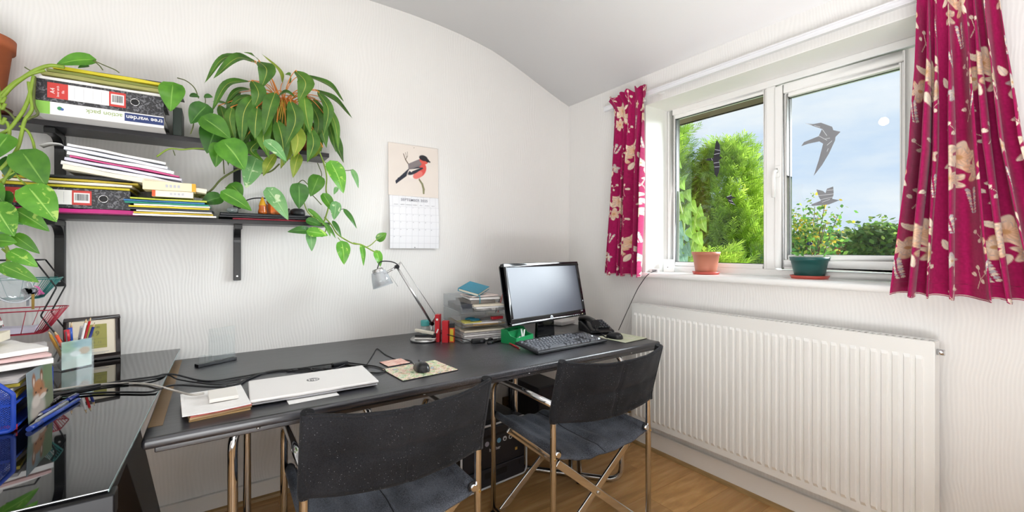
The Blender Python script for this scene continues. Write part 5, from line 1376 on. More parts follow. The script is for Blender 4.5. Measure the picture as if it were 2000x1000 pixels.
for k, c in enumerate(('#b02020', '#e8e4da', '#2e2a28')):
    o = MB().lathe([(0, 0), (.006, 0), (.006, .026), (.002, .032), (0, .033)], 10).build('tiny_bottle', mat('tiny_'+c[1:], c, .3)); o.location = (.262+.013*k, 2.262+.004*k, zt); tag(o, ('tiny red bottle', 'tiny white bottle', 'tiny dark bottle')[k]+' in front of the amber candle jar', 'bottle')
lp = thing('black_speaker', 'small round black speaker on the black tray', 'speaker', (.330, 2.305, zt), 0)
MB().lathe([(0, 0), (.030, 0), (.034, .010), (.030, .030), (.018, .036), (0, .037)], 24).build('body', mat('speaker_black', '#202126', .45), lp); MB().lathe([(.012, .0372), (.016, .0366)], 20).build('ring', STEEL, lp)
cable('black cable looping over the things on the black tray', [(.085, 2.33, zt+.004), (.10, 2.345, zt+.05), (.15, 2.35, zt+.078), (.22, 2.355, zt+.08), (.27, 2.35, zt+.055), (.285, 2.33, zt+.004)], .003)

# ================================================================== plants
def leaf_mat(name, g1, g2, mid, var=None, varamt=.6, rough=.35, ribw=.07):
    m, nt, b = new_mat(name)
    N = nt.nodes.new; L = nt.links.new
    tc = N('ShaderNodeTexCoord'); oi = N('ShaderNodeObjectInfo')
    n1 = N('ShaderNodeTexNoise'); n1.inputs['Scale'].default_value = 22; n1.inputs['Detail'].default_value = 3
    ad = N('ShaderNodeVectorMath'); ad.operation = 'ADD'; L(tc.outputs['Object'], ad.inputs[0])
    sc_ = N('ShaderNodeMath'); sc_.operation = 'MULTIPLY'; sc_.inputs[1].default_value = 31; L(oi.outputs['Random'], sc_.inputs[0]); cv = N('ShaderNodeCombineXYZ'); L(sc_.outputs[0], cv.inputs[0]); L(sc_.outputs[0], cv.inputs[2]); L(cv.outputs[0], ad.inputs[1])
    L(ad.outputs[0], n1.inputs['Vector'])
    cr = N('ShaderNodeValToRGB'); cr.color_ramp.elements[0].position = .3; cr.color_ramp.elements[1].position = .7
    cr.color_ramp.elements[0].color = (*rgb(g1), 1); cr.color_ramp.elements[1].color = (*rgb(g2), 1); L(n1.outputs['Fac'], cr.inputs['Fac'])
    col = cr.outputs[0]
    if var:
        n2 = N('ShaderNodeTexNoise'); n2.inputs['Scale'].default_value = 34; n2.inputs['Detail'].default_value = 4; n2.inputs['Distortion'].default_value = .8; L(ad.outputs[0], n2.inputs['Vector'])
        mr = N('ShaderNodeMapRange'); mr.inputs['From Min'].default_value = varamt; mr.inputs['From Max'].default_value = varamt+.05; L(n2.outputs['Fac'], mr.inputs['Value'])
        mx = N('ShaderNodeMix'); mx.data_type = 'RGBA'; L(mr.outputs[0], mx.inputs['Factor']); L(col, mx.inputs['A']); mx.inputs['B'].default_value = (*rgb(var), 1); col = mx.outputs['Result']
    at = N('ShaderNodeAttribute'); at.attribute_name = 'across'
    ab = N('ShaderNodeMath'); ab.operation = 'ABSOLUTE'; L(at.outputs['Fac'], ab.inputs[0])
    mr = N('ShaderNodeMapRange'); mr.inputs['From Min'].default_value = ribw; mr.inputs['From Max'].default_value = ribw*.3; L(ab.outputs[0], mr.inputs['Value'])
    mx = N('ShaderNodeMix'); mx.data_type = 'RGBA'; L(mr.outputs[0], mx.inputs['Factor']); L(col, mx.inputs['A']); mx.inputs['B'].default_value = (*rgb(mid), 1)
    hs = N('ShaderNodeHueSaturation'); vr = N('ShaderNodeMapRange'); vr.inputs['To Min'].default_value = .8; vr.inputs['To Max'].default_value = 1.2; L(oi.outputs['Random'], vr.inputs['Value']); L(vr.outputs[0], hs.inputs['Value']); L(mx.outputs['Result'], hs.inputs['Color'])
    L(hs.outputs[0], b.inputs['Base Color']); b.inputs['Roughness'].default_value = rough; b.inputs['Specular IOR Level'].default_value = .5
    tr = N('ShaderNodeBsdfTranslucent'); L(hs.outputs[0], tr.inputs['Color']); ms = N('ShaderNodeMixShader'); ms.inputs['Fac'].default_value = .22
    L(b.outputs[0], ms.inputs[1]); L(tr.outputs[0], ms.inputs[2]); L(ms.outputs[0], nt.nodes['Material Output'].inputs['Surface'])
    return m
POTHOS = leaf_mat('pothos_leaf', '#3f7a1c', '#5d9a2a', '#86b850')
POTHOS_DARK = leaf_mat('pothos_leaf_dark', '#2c5a1e', '#437a2c', '#6a9a4c')
POTHOS_VAR = leaf_mat('pothos_leaf_variegated', '#4a8a22', '#64a430', '#9cc860', var='#a6c85a', varamt=.60)
POTHOS_PALE = leaf_mat('pothos_leaf_pale', '#5f9a58', '#7fb070', '#a8cc90', var='#c9dcb0', varamt=.6)
STEM = mat('vine_stem', '#7f9a30', .5, noise=.15, nscale=30)
STEM_DARK = mat('old_vine_stem', '#56602c', .6, noise=.2, nscale=30)
def pothos_shape(t):
    return (math.sin(PI*min(1, t**.62))**.80)*(1 - .15*t) if t < .999 else 0.0
def lance_shape(t): return math.sin(PI*min(1, t**.80))**.95*(1-.12*t)
def leaf_obj(parent, mid_pts, width, m, shape=pothos_shape, nrm=(0, -1, .35), fold=.22, wav=0.0, nl=12, nw=6, name='leaf', cordate=True, seed=0):
    """blade along a curve of points; nrm is the direction the upper face looks"""
    P = smooth_path(mid_pts, 8) if len(mid_pts) > 2 else [Vector(mid_pts[0]).lerp(Vector(mid_pts[1]), i/16) for i in range(17)]
    n_ = Vector(nrm).normalized(); K = len(P)-1
    rows = []; acr = []
    org = P[0].copy()
    for i in range(nl+1):
        t = i/nl; f = t*K; a = min(int(f), K-1); p = P[a].lerp(P[a+1], f-a)
        d = (P[min(a+1, K)]-P[max(a-1, 0)]).normalized()
        side = d.cross(n_)
        if side.length < .05: side = d.cross(Vector((1, 0, 0)))
        side.normalize(); up = side.cross(d).normalized()
        hw = width/2*shape(t)
        row_ = []
        for j in range(nw+1):
            s = -1+2*j/nw
            back_ = -d*(.16*width*(abs(s)**1.5)*math.exp(-(t/.18)**2)) if cordate else Vector((0, 0, 0))
            q = p + side*(s*hw) + up*(fold*abs(s)*hw) + back_ + up*(wav*width*math.sin(t*14+seed+s*2)*abs(s))
            row_.append(q-org); acr.append(s)
        rows.append(row_)
    mb = MB().sheet(rows); me = mb.mesh(name, fix=False)
    at_ = me.attributes.new('across', 'FLOAT', 'POINT'); at_.data.foreach_set('value', acr)
    o = obj(name, me, m, parent); o.location = org - (parent.location if parent else Vector((0, 0, 0)))
    return o
def px_leaf(parent, base, tip, wpx, y, m, dy=-.012, seed=0, curve=.18, nrm=(0, -1, .35), ytip=None):
    """pothos leaf given its base and tip in the photo at depth y"""
    B = at_y(base[0], base[1], y); T = at_y(tip[0], tip[1], y+dy if ytip is None else ytip)
    d_ = SN*B.x+CS*B.y; w = wpx*d_/FPX
    M_ = (B+T)/2 + Vector(nrm).normalized()*curve*(T-B).length*.5
    return leaf_obj(parent, [B, M_, T], w, m, nrm=nrm, seed=seed)
def px_vine(parent, pts, y, r=.0028, m=None, ys=None, name='stem'):
    P = [at_y(x, q, (ys[i] if ys else y)) - parent.location for i, (x, q) in enumerate(pts)]
    return MB().tube(smooth_path(P, 6), r, 7).build(name, m or STEM, parent)
# ---- pothos in the big terracotta pot
pa = thing('pothos', 'trailing pothos in a tall terracotta pot at the frame end of the upper shelf', 'potted plant', (-.705, 2.302, SUZ))
MB().lathe([(0, .022), (.078, .022), (.080, .026), (.102, .238), (.111, .238), (.113, .278), (.106, .280), (.098, .255), (.075, .04), (0, .04)], 40).build('pot', TERRACOTTA, pa)
MB().lathe([(0, 0), (.094, 0), (.104, .030), (.099, .030), (.090, .008), (0, .008)], 36).build('saucer', mat('brown_saucer', '#5e2f1f', .5), pa)
MB().lathe([(0, .262), (.098, .258)], 24).build('soil', mat('potting_soil', '#2c211a', .95, bump=.5, bscale=80), pa)
yv = 2.115
for px_, py_, ox_ in ((0, 195, -.02), (0, 186, .03), (0, 236, -.05), (0, 208, .0)):
    e_ = at_y(px_, py_, yv)-pa.location
    MB().tube(smooth_path([(ox_, -.03, .255), (ox_*.8+.02, -.09, .285), (e_.x-.035, -.135, (e_.z+.27)/2+.02), tuple(e_), tuple(e_+Vector((.012, 0, .012)))], 6), .005, 7).build('stem', STEM, pa)
for pts, r, mm in (([(0, 195), (22, 170), (48, 150), (72, 136), (98, 128), (126, 131)], .0062, STEM), ([(0, 186), (30, 160), (60, 145), (88, 137)], .0050, STEM), ([(66, 148), (58, 185), (46, 215), (30, 238), (16, 254), (0, 262)], .0055, STEM), ([(56, 160), (60, 190), (62, 214), (48, 236), (42, 262), (34, 290), (18, 312), (0, 332)], .0052, STEM),
                   ([(68, 150), (66, 200), (74, 222), (60, 230), (52, 234)], .0040, STEM_DARK), ([(38, 246), (54, 256), (64, 276), (68, 296)], .0040, STEM), ([(0, 236), (14, 240), (18, 262), (8, 282), (-6, 296)], .0050, STEM), ([(0, 208), (20, 222), (34, 240)], .0036, STEM_DARK), ([(30, 296), (22, 330), (8, 352), (-6, 380)], .0048, STEM), ([(40, 296), (56, 300), (74, 296), (84, 300)], .0026, STEM), ([(16, 316), (34, 345), (56, 366)], .0026, STEM), ([(0, 354), (22, 340), (50, 330)], .0034, STEM), ([(-4, 400), (4, 430), (6, 470), (14, 488), (16, 512)], .0052, STEM), ([(4, 486), (14, 494), (24, 490)], .003, STEM),
                   ([(182, 118), (205, 128), (224, 136), (233, 142)], .0018, STEM_DARK), ([(182, 118), (194, 128), (201, 137)], .0018, STEM_DARK), ([(48, 131), (60, 138), (72, 140)], .0018, STEM_DARK)):
    px_vine(pa, pts, yv, r, mm)
for i, (bs, tp_, w, y, mm) in enumerate([((182, 116), (109, 127), 31, 2.14, POTHOS), ((172, 128), (152, 133), 10, 2.16, POTHOS_DARK), ((338, 166), (333, 218), 44, 2.08, POTHOS), ((46, 300), (90, 364), 60, 2.07, POTHOS), ((58, 368), (111, 434), 58, 2.05, POTHOS_VAR), ((14, 268), (-12, 312), 44, 2.08, POTHOS), ((-10, 402), (28, 462), 52, 2.06, POTHOS_VAR), ((34, 412), (97, 452), 34, 2.08, POTHOS_VAR), ((-12, 432), (6, 486), 44, 2.09, POTHOS_PALE), ((-6, 470), (34, 474), 30, 2.06, POTHOS), ((28, 460), (78, 496), 26, 2.07, POTHOS), ((22, 492), (75, 522), 30, 2.05, POTHOS_VAR), ((4, 518), (77, 552), 30, 2.03, POTHOS_VAR), ((6, 376), (14, 412), 30, 2.12, POTHOS_DARK), ((28, 310), (16, 352), 34, 2.13, POTHOS_DARK), ((-20, 360), (6, 396), 34, 2.1, POTHOS), ((8, 420), (60, 440), 26, 2.11, POTHOS_PALE)]):
    px_leaf(pa, bs, tp_, w, y, mm, seed=i, curve=.16+.1*(i % 3)/3)
# ---- second pothos trailing round the end of the shelves
pb = thing('pothos', 'variegated pothos trailing over both shelf ends towards the calendar', 'potted plant', (.372, 2.345, SUZ))
MB().lathe([(0, .004), (.040, .004), (.052, .075), (.055, .075), (.056, .092), (.050, .092), (.046, .07), (.036, .012), (0, .012)], 28).build('pot', mat('brick_red_pot', '#8d4a36', .6), pb)
MB().lathe([(0, 0), (.046, 0), (.050, .010), (.044, .010), (.042, .003), (0, .003)], 24).build('saucer', mat('brick_red_pot', '#8d4a36', .6), pb)
MB().lathe([(0, .080), (.048, .078)], 20).build('soil', mat('potting_soil', '#2c211a', .95), pb)
y2 = 2.20
for pts, r, mm in (([(622, 292), (632, 318), (638, 345), (637, 372), (642, 400), (636, 424), (630, 440)], .0034, STEM), ([(628, 312), (640, 320), (648, 324)], .0018, STEM), ([(632, 322), (645, 331), (678, 333), (690, 331)], .0018, STEM_DARK), ([(620, 318), (628, 338), (627, 348)], .0020, STEM_DARK), ([(627, 350), (606, 362), (592, 352), (582, 358)], .0020, STEM_DARK), ([(628, 400), (606, 378), (590, 378)], .0022, STEM_DARK), ([(634, 424), (648, 440), (660, 458), (688, 475), (706, 478), (730, 491), (738, 492)], .0034, STEM), ([(706, 484), (722, 480), (738, 466)], .0024, STEM), ([(690, 474), (703, 477)], .002, STEM), ([(640, 438), (630, 462), (612, 450), (603, 450)], .0026, STEM), ([(668, 474), (660, 464)], .002, STEM), ([(655, 410), (672, 408)], .0018, STEM_DARK), ([(592, 390), (602, 415), (628, 436)], .0024, STEM),
                   ([(436, 306), (462, 326), (486, 336), (512, 338), (530, 334), (546, 320)], .0036, STEM_DARK), ([(306, 306), (330, 291), (356, 292), (384, 290), (420, 292)], .0034, STEM), ([(338, 293), (342, 304)], .0016, STEM_DARK), ([(388, 385), (412, 372), (430, 352), (450, 338), (470, 328)], .0040, STEM_DARK), ([(430, 386), (446, 376), (440, 366)], .0020, STEM_DARK), ([(346, 152), (364, 158), (380, 172), (388, 192)], .0020, STEM_DARK), ([(380, 200), (390, 225), (404, 245), (412, 258)], .0022, STEM_DARK), ([(372, 205), (378, 240), (372, 262)], .0022, STEM_DARK), ([(400, 188), (401, 200), (396, 214)], .0016, STEM_DARK), ([(436, 310), (438, 340)], .0022, STEM_DARK)):
    px_vine(pb, pts, y2, r, mm)
pbl = [((400, 232), (451, 272), 46, 2.10, POTHOS), ((424, 246), (404, 300), 50, 2.14, POTHOS_DARK), ((428, 282), (421, 327), 32, 2.10, POTHOS), ((440, 280), (478, 332), 58, 2.08, POTHOS), ((500, 310), (480, 368), 38, 2.16, POTHOS_PALE), ((402, 208), (372, 242), 40, 2.18, POTHOS_DARK), ((400, 188), (416, 190), 12, 2.2, POTHOS_DARK), ((372, 186), (390, 190), 12, 2.2, POTHOS_DARK), ((452, 362), (474, 384), 30, 2.16, POTHOS), ((436, 376), (492, 412), 32, 2.10, POTHOS), ((524, 370), (563, 430), 34, 2.06, POTHOS_PALE), ((430, 386), (392, 398), 30, 2.17, POTHOS_DARK), ((584, 362), (584, 408), 36, 2.15, POTHOS_DARK), ((622, 346), (606, 384), 32, 2.16, POTHOS), ((647, 318), (671, 378), 36, 2.12, POTHOS_VAR), ((688, 332), (700, 368), 12, 2.18, POTHOS_PALE), ((632, 380), (652, 416), 22, 2.16, POTHOS), ((656, 396), (652, 430), 22, 2.13, POTHOS_PALE), ((672, 409), (697, 447), 11, 2.17, POTHOS_DARK), ((604, 450), (561, 453), 18, 2.15, POTHOS_DARK), ((602, 452), (641, 460), 22, 2.14, POTHOS_VAR), ((606, 454), (609, 491), 20, 2.15, POTHOS_PALE), ((668, 474), (672, 517), 28, 2.16, POTHOS_VAR), ((706, 478), (710, 520), 11, 2.2, POTHOS_VAR), ((738, 468), (755, 455), 18, 2.22, POTHOS_VAR), ((735, 491), (743, 521), 18, 2.2, POTHOS_VAR), ((650, 432), (667, 464), 10, 2.17, POTHOS_DARK), ((634, 436), (656, 466), 9, 2.18, POTHOS), ((600, 430), (630, 442), 18, 2.2, POTHOS_DARK), ((658, 366), (652, 380), 9, 2.18, POTHOS_PALE), ((636, 436), (645, 462), 10, 2.15, POTHOS), ((520, 276), (560, 316), 26, 2.02, POTHOS_PALE), ((602, 408), (640, 445), 10, 2.12, POTHOS), ((556, 415), (536, 396), 18, 2.14, POTHOS_PALE), ((440, 292), (470, 318), 34, 2.15, POTHOS_DARK)]
for i, (bs, tp_, w, y, mm) in enumerate(pbl): px_leaf(pb, bs, tp_, w, y, mm, seed=i, curve=.14+.1*(i % 4)/4)
# ---- orange-stemmed plant
fp = thing('orange_stem_plant', 'bushy plant with orange leaf stalks and drooping lance leaves on the upper shelf', 'potted plant', (.258, 2.318, SUZ))
MB().lathe([(0, .004), (.060, .004), (.078, .125), (.083, .125), (.084, .150), (.077, .150), (.072, .12), (.055, .015), (0, .015)], 32).build('pot', mat('black_pot', '#1b1c1f', .45), fp)
MB().lathe([(0, 0), (.068, 0), (.074, .012), (.066, .012), (.064, .003), (0, .003)], 28).build('saucer', mat('black_pot', '#1b1c1f', .45), fp)
MB().lathe([(0, .136), (.075, .132)], 24).build('soil', mat('potting_soil', '#2c211a', .95), fp)
ORANGE = mat('orange_stalk', '#e08a3c', .45, noise=.12, nscale=20)
FLEAF = leaf_mat('lance_leaf', '#375f1c', '#4f7f28', '#b8bf58', ribw=.05, rough=.42)
FLEAF2 = leaf_mat('lance_leaf_light', '#47761f', '#628f30', '#c2c45c', ribw=.05, rough=.42)
FLEAF3 = leaf_mat('lance_leaf_yellowing', '#6f8a2a', '#94a53c', '#d0c860', ribw=.05, rough=.45)
cen = (552, 188)
fl = [((501, 121), (462, 114), (417, 153), 30, 2.20, 0), ((498, 122), (440, 112), (399, 163), 20, 2.26, 0), ((490, 159), (443, 165), (412, 221), 22, 2.20, 0), ((490, 174), (462, 178), (437, 207), 16, 2.24, 0), ((492, 186), (467, 194), (447, 212), 18, 2.20, 0),
      ((506, 120), (521, 138), (509, 175), 40, 2.14, 0), ((493, 157), (505, 183), (494, 215), 34, 2.12, 0), ((538, 180), (528, 208), (514, 266), 34, 2.08, 0), ((577, 138), (597, 163), (582, 201), 40, 2.12, 1), ((589, 146), (642, 165), (671, 198), 24, 2.24, 0), ((615, 175), (655, 195), (688, 231), 22, 2.20, 0), ((541, 190), (560, 180), (578, 191), 18, 2.12, 0), ((567, 196), (577, 236), (556, 288), 38, 2.07, 0), ((594, 186), (598, 222), (606, 262), 32, 2.10, 1), ((620, 178), (641, 214), (632, 266), 26, 2.16, 0), ((628, 190), (654, 240), (661, 294), 20, 2.20, 1), ((496, 186), (476, 222), (472, 286), 34, 2.12, 0), ((503, 208), (499, 242), (498, 272), 34, 2.09, 0), ((454, 208), (449, 236), (462, 283), 22, 2.14, 1), ((528, 224), (514, 270), (526, 310), 30, 2.10, 1), ((541, 234), (551, 272), (556, 322), 36, 2.09, 0), ((570, 238), (582, 272), (574, 308), 36, 2.10, 2), ((607, 250), (612, 282), (600, 318), 30, 2.11, 0), ((628, 282), (616, 300), (604, 312), 14, 2.14, 2), ((590, 218), (594, 246), (590, 274), 30, 2.14, 0), ((507, 119), (492, 107), (476, 102), 13, 2.30, 1), ((552, 162), (546, 138), (511, 105), 13, 2.34, 2), ((565, 162), (566, 147), (556, 145), 20, 2.36, 1), ((505, 275), (490, 294), (516, 316), 28, 2.12, 0), ((584, 300), (578, 318), (572, 348), 26, 2.12, 2), ((538, 300), (524, 322), (514, 344), 24, 2.13, 2), ((640, 232), (650, 270), (656, 298), 16, 2.22, 0), ((430, 205), (436, 226), (440, 248), 22, 2.22, 0), ((480, 212), (466, 240), (458, 276), 26, 2.2, 0), ((520, 240), (508, 268), (520, 300), 30, 2.15, 1), ((560, 250), (562, 290), (548, 330), 30, 2.13, 2), ((606, 200), (622, 236), (616, 280), 26, 2.2, 0), ((486, 260), (470, 288), (486, 318), 26, 2.16, 0), ((630, 200), (646, 226), (650, 256), 18, 2.25, 0), ((470, 180), (452, 200), (446, 240), 18, 2.25, 0), ((452, 206), (430, 200), (414, 198), 14, 2.26, 0)]
_fr = random.Random(11)
for _k in range(26):
    _a = _fr.uniform(-1, 1); _bx = 552+_a*92; _by = _fr.uniform(165, 225)+28*abs(_a); _l = _fr.uniform(52, 80)
    fl.append(((_bx, _by), (_bx+_a*16+_fr.uniform(-6, 6), _by+_l*.5), (_bx+_a*24+_fr.uniform(-10, 10), min(_by+_l, 330)), _fr.uniform(22, 32), _fr.uniform(2.20, 2.34), _fr.choice((0, 0, 0, 1))))
C3 = at_y(cen[0], cen[1]+14, 2.24)
for i, (bs, md_, tp_, w, y, k) in enumerate(fl):
    B = at_y(bs[0], bs[1], y+.02); M_ = at_y(md_[0], md_[1], y-.01); T = at_y(tp_[0], tp_[1], y-.005)
    d_ = SN*B.x+CS*B.y
    lf = leaf_obj(fp, [B, M_, T], w*.86*d_/FPX, (FLEAF, FLEAF2, FLEAF3)[k], lance_shape, (0, -.8, .75), .25, .025, 14, 6, cordate=False, seed=i)
    Q = B-fp.location; c0 = C3-fp.location+Vector((random.uniform(-.02, .02), random.uniform(-.02, .02), -.02))
    top_ = (Q+c0)/2 + Vector((0, -.01, .035 if bs[1] < 230 else .07))
    pt = smooth_path([c0, top_, Q, Q.lerp(M_-fp.location, .12)], 5)
    MB().tube([p-lf.location for p in pt], .0022, 6, r2=.0015).build('leaf_stalk', ORANGE, lf)
for k in range(16):
    a = k*2.4; r_ = .018+.02*(k % 3)/3
    c0 = C3-fp.location+Vector((0, 0, -.03)); e = c0+Vector((r_*math.cos(a)*2.0, r_*math.sin(a)*1.4, .045+.02*(k % 2)))
    MB().tube(smooth_path([c0, (c0+e)/2+Vector((0, 0, .012)), e], 4), .0042, 6, r2=.0030).build('stalk', ORANGE, fp)
for (x, q) in ((542, 262), (548, 278), (536, 255), (557, 258)):
    P = at_y(x, q, 2.20)-fp.location; c0 = C3-fp.location
    MB().tube(smooth_path([c0, c0.lerp(P, .3)+Vector((0, -.05, .03)), P], 6), .0024, 6).build('stalk', mat('yellow_stalk', '#c9a23e', .5), fp)

# ================================================================== on the glossy desk
# weather clock in a dark frame
ck = thing('weather_clock', 'dark framed digital weather clock leaning towards the wall', 'clock', (-.396, 2.345, GZ), math.radians(14))
ct = Matrix.Translation((0, -.012, .002)) @ Matrix.Rotation(math.radians(-9), 4, 'X')
CWd, CHt = .160, .172
DKF = mat('dark_brown_frame', '#2d2624', .35)
f_ = MB(); f_.bx(-CWd/2, CWd/2, -.010, .010, 0, .022, ct); f_.bx(-CWd/2, CWd/2, -.010, .010, CHt-.014, CHt, ct); f_.bx(-CWd/2, -CWd/2+.014, -.010, .010, .022, CHt-.014, ct); f_.bx(CWd/2-.014, CWd/2, -.010, .010, .022, CHt-.014, ct)
f_.build('frame', DKF, ck, bevel=.0015)
MB().bx(-CWd/2+.012, CWd/2-.012, -.006, .004, .020, CHt-.012, ct).build('mount', mat('cream_mount', '#e6dac4', .6), ck)
MB().bx(-.022, .040, -.0075, -.004, .046, .140, ct).build('display', mat('lcd_olive', '#9a9648', .25), ck)
LCD = mat('lcd_ink', '#6f6c34', .4)
text('19', .026, LCD, ck, ct @ back_M(.006, -.0079, .104), bold=.0004)
text('SUN', .010, LCD, ck, ct @ back_M(.010, -.0079, .128)); text('9  12', .012, LCD, ck, ct @ back_M(.012, -.0079, .068))
ll = MB(); ll.bx(-.021, .039, -.0079, -.0074, .082, .083, ct); ll.bx(-.021, .039, -.0079, -.0074, .057, .058, ct); ll.build('display_lines', LCD, ck)
tl_ = MB(); tl_.bx(-.03, .045, -.0066, -.0058, .030, .0315, ct); tl_.bx(-.03, .035, -.0066, -.0058, .0255, .027, ct); tl_.build('caption_lines', mat('grey_ink', '#9a9aa2'), ck)
MB().bar((0, .012, .10), (0, .045, .004), .03, .004, (0, 1, 0)).build('stand', DKF, ck)
# picture pen holder
pcn = Vector((-.428, 2.232, GZ)); phr = math.radians(40)
pn = thing('pen_holder', 'clear acrylic pen holder with a pale wildlife picture', 'pen holder', pcn, phr)
MB().bx(-.049, .049, -.021, -.018, .002, .108).build('front_plate', clear_mat('clear_acrylic', '#f6fafa'), pn)
for x in (-.049, .046): MB().bx(x, x+.003, -.018, .022, .002, .108).build('side_plate', clear_mat('clear_acrylic'), pn)
MB().bx(-.046, .046, .019, .022, .002, .108).build('back_plate', clear_mat('clear_acrylic'), pn); MB().bx(-.049, .049, -.021, .022, 0, .003).build('base', clear_mat('clear_acrylic'), pn)
uu, vv = np.meshgrid(np.linspace(0, 1, 60), np.linspace(0, 1, 66))
cols = LIN('#c8d6cd')*(0.75+.5*vnoise(uu, vv, 5, 21))[..., None]
def blob(c, cx, cy, rx, ry, col, a=1.0):
    mk = np.clip(1.6*(1-((uu-cx)/rx)**2-((vv-cy)/ry)**2), 0, 1)[..., None]*a; c[...] = c*(1-mk)+LIN(col)*mk
blob(cols, .2, .2, .35, .25, '#9cc0a0', .8); blob(cols, .75, .15, .5, .2, '#93b7c4', .7); blob(cols, .75, .42, .22, .16, '#c9ab8f', .9); blob(cols, .45, .5, .20, .12, '#eef0ee', .9); blob(cols, .5, .85, .6, .2, '#d5dbd2', .8)
painted('picture', np.stack([-.045+uu*.090, np.full_like(uu, -.0165), .105-vv*.100], -1), np.clip(cols, 0, 1), PRINT, pn)
def inh(x, y, z): return pn.matrix_basis @ Vector((x, y, z))
for lab, kind, a, b_, r, c in (('orange pencil leaning steeply out of the pen holder', 0, (-.005, -.005, .006), (-.060, -.006, .150), .0050, '#e8562a'), ('yellow pencil just behind the orange one in the pen holder', 0, (-.010, .004, .006), (-.072, .004, .152), .0038, '#c9962a'), ('brown pencil at the outer edge of the pen holder', 0, (-.015, .010, .006), (-.066, .012, .142), .0036, '#a8742c'),
                       ('pinkish pencil standing upright in the pen holder', 0, (-.006, .006, .006), (-.003, .008, .172), .0036, '#b98a86'), ('white pencil leaning across the pen holder', 0, (.000, -.008, .006), (.036, -.004, .180), .0044, '#e4e2e2'), ('red and blue pencil at the clock side of the pen holder', 0, (.012, .004, .006), (.058, .010, .182), .0042, '#c8252c'), ('dark blue pencil leaning beside the red and blue one', 0, (.016, -.006, .006), (.062, -.004, .160), .0045, '#22337e')):
    pencil('pencil', lab, inh(*a), inh(*b_), r, c, group='pencils in the pen holder')
pen('red capped marker standing in the pen holder', inh(-.024, -.004, .145), inh(-.012, 0, .006), .0065, '#c7293a', '#c7293a')
pen('blue ballpoint standing in the pen holder', inh(-.012, .0, .150), inh(-.002, .002, .006), .0055, '#2a55b8', '#2a55b8')
pen('black and white pen standing in the pen holder', inh(.028, .006, .150), inh(.008, .006, .006), .0050, '#24262c', '#d5d6d8')
# blue mesh letter tray
BLUE = mat('blue_wire', '#1d46b4', .35)
def mesh_mat():
    m, nt, b = new_mat('blue_wire_mesh')
    N = nt.nodes.new; L = nt.links.new
    tc = N('ShaderNodeTexCoord'); sep = N('ShaderNodeSeparateXYZ'); L(tc.outputs['Object'], sep.inputs[0])
    def mt(op, a, c):
        n = N('ShaderNodeMath'); n.operation = op
        for i, q in enumerate((a, c)):
            if isinstance(q, (int, float)): n.inputs[i].default_value = q
            else: L(q, n.inputs[i])
        return n.outputs[0]
    u = mt('ADD', sep.outputs[0], sep.outputs[1])
    s1 = mt('ABSOLUTE', mt('SINE', mt('MULTIPLY', mt('ADD', u, sep.outputs[2]), 620), 0), 0); s2 = mt('ABSOLUTE', mt('SINE', mt('MULTIPLY', mt('SUBTRACT', u, sep.outputs[2]), 620), 0), 0)
    hole = mt('GREATER_THAN', mt('MINIMUM', s1, s2), .52)
    tr = N('ShaderNodeBsdfTransparent'); ms = N('ShaderNodeMixShader'); L(hole, ms.inputs['Fac']); L(b.outputs[0], ms.inputs[1]); L(tr.outputs[0], ms.inputs[2])
    L(ms.outputs[0], nt.nodes['Material Output'].inputs['Surface']); b.inputs['Base Color'].default_value = (*rgb('#1d46b4'), 1); b.inputs['Roughness'].default_value = .35
    return m
MESH = mesh_mat()
BX0, BX1, BY0, BY1, BH = -.74, -.397, 1.528, 1.817, .125
bt_ = thing('mesh_letter_tray', 'blue wire mesh letter tray stuffed with papers on the glossy desk', 'letter tray', (BX0, BY0, GZ))
W_, D_ = BX1-BX0, BY1-BY0
for y in (0, D_):
    pr_ = [(0, .004), (W_, .004), (W_, .092), (W_-.030, BH), (0, BH)]
    MB().prism(pr_, y-.0006, y+.0006, lambda u, v, q: (u, q, v)).build('mesh_panel', MESH, bt_)
    MB().tube(fillet([(u, y, v) for u, v in pr_]+[(0, y, .004)], .012, 4), .0050, 8).build('panel_rim', BLUE, bt_)
for z in (.008, .066):
    MB().bx(0, W_, 0, D_, z-.0006, z+.0006).build('tray_floor', MESH, bt_)
    MB().tube([(0, 0, z), (W_, 0, z), (W_, D_, z), (0, D_, z)], .0040, 8, closed=True).build('floor_rim', BLUE, bt_)
MB().bx(-.0006, .0006, 0, D_, .004, BH).build('mesh_panel', MESH, bt_)
tcx = (BX0+BX1)/2+.01; tcy = (BY0+BY1)/2
slab('folder', .30, .225, .010, (tcx, tcy, GZ+.0720), .06, mat('ochre_folder', '#b59c2a', .5), 'ochre folder in the upper tier of the blue mesh tray', 'folder', seed=70)
slab('paper_sheaf', .30, .23, .010, (tcx+.004, tcy-.01, GZ+.0850), -.08, PAPER, 'white papers on the ochre folder in the blue mesh tray', 'paper', wave=.002, seed=71)
slab('folder', .30, .225, .008, (tcx, tcy, GZ+.0990), .10, mat('yellow_cover', '#cdbb45', .5), 'yellow booklet near the top of the blue mesh tray', 'booklet', seed=72)
slab('paper_sheaf', .31, .23, .008, (tcx+.002, tcy, GZ+.1100), .03, GREYP, 'grey papers overfilling the blue mesh tray', 'paper', wave=.002, seed=73)
slab('folder', .30, .22, .010, (tcx-.01, tcy, GZ+.0150), -.03, mat('dark_papers', '#3a3f52', .6), 'dark folder in the lower tier of the blue mesh tray', 'folder', seed=74)
zz = GZ+.133
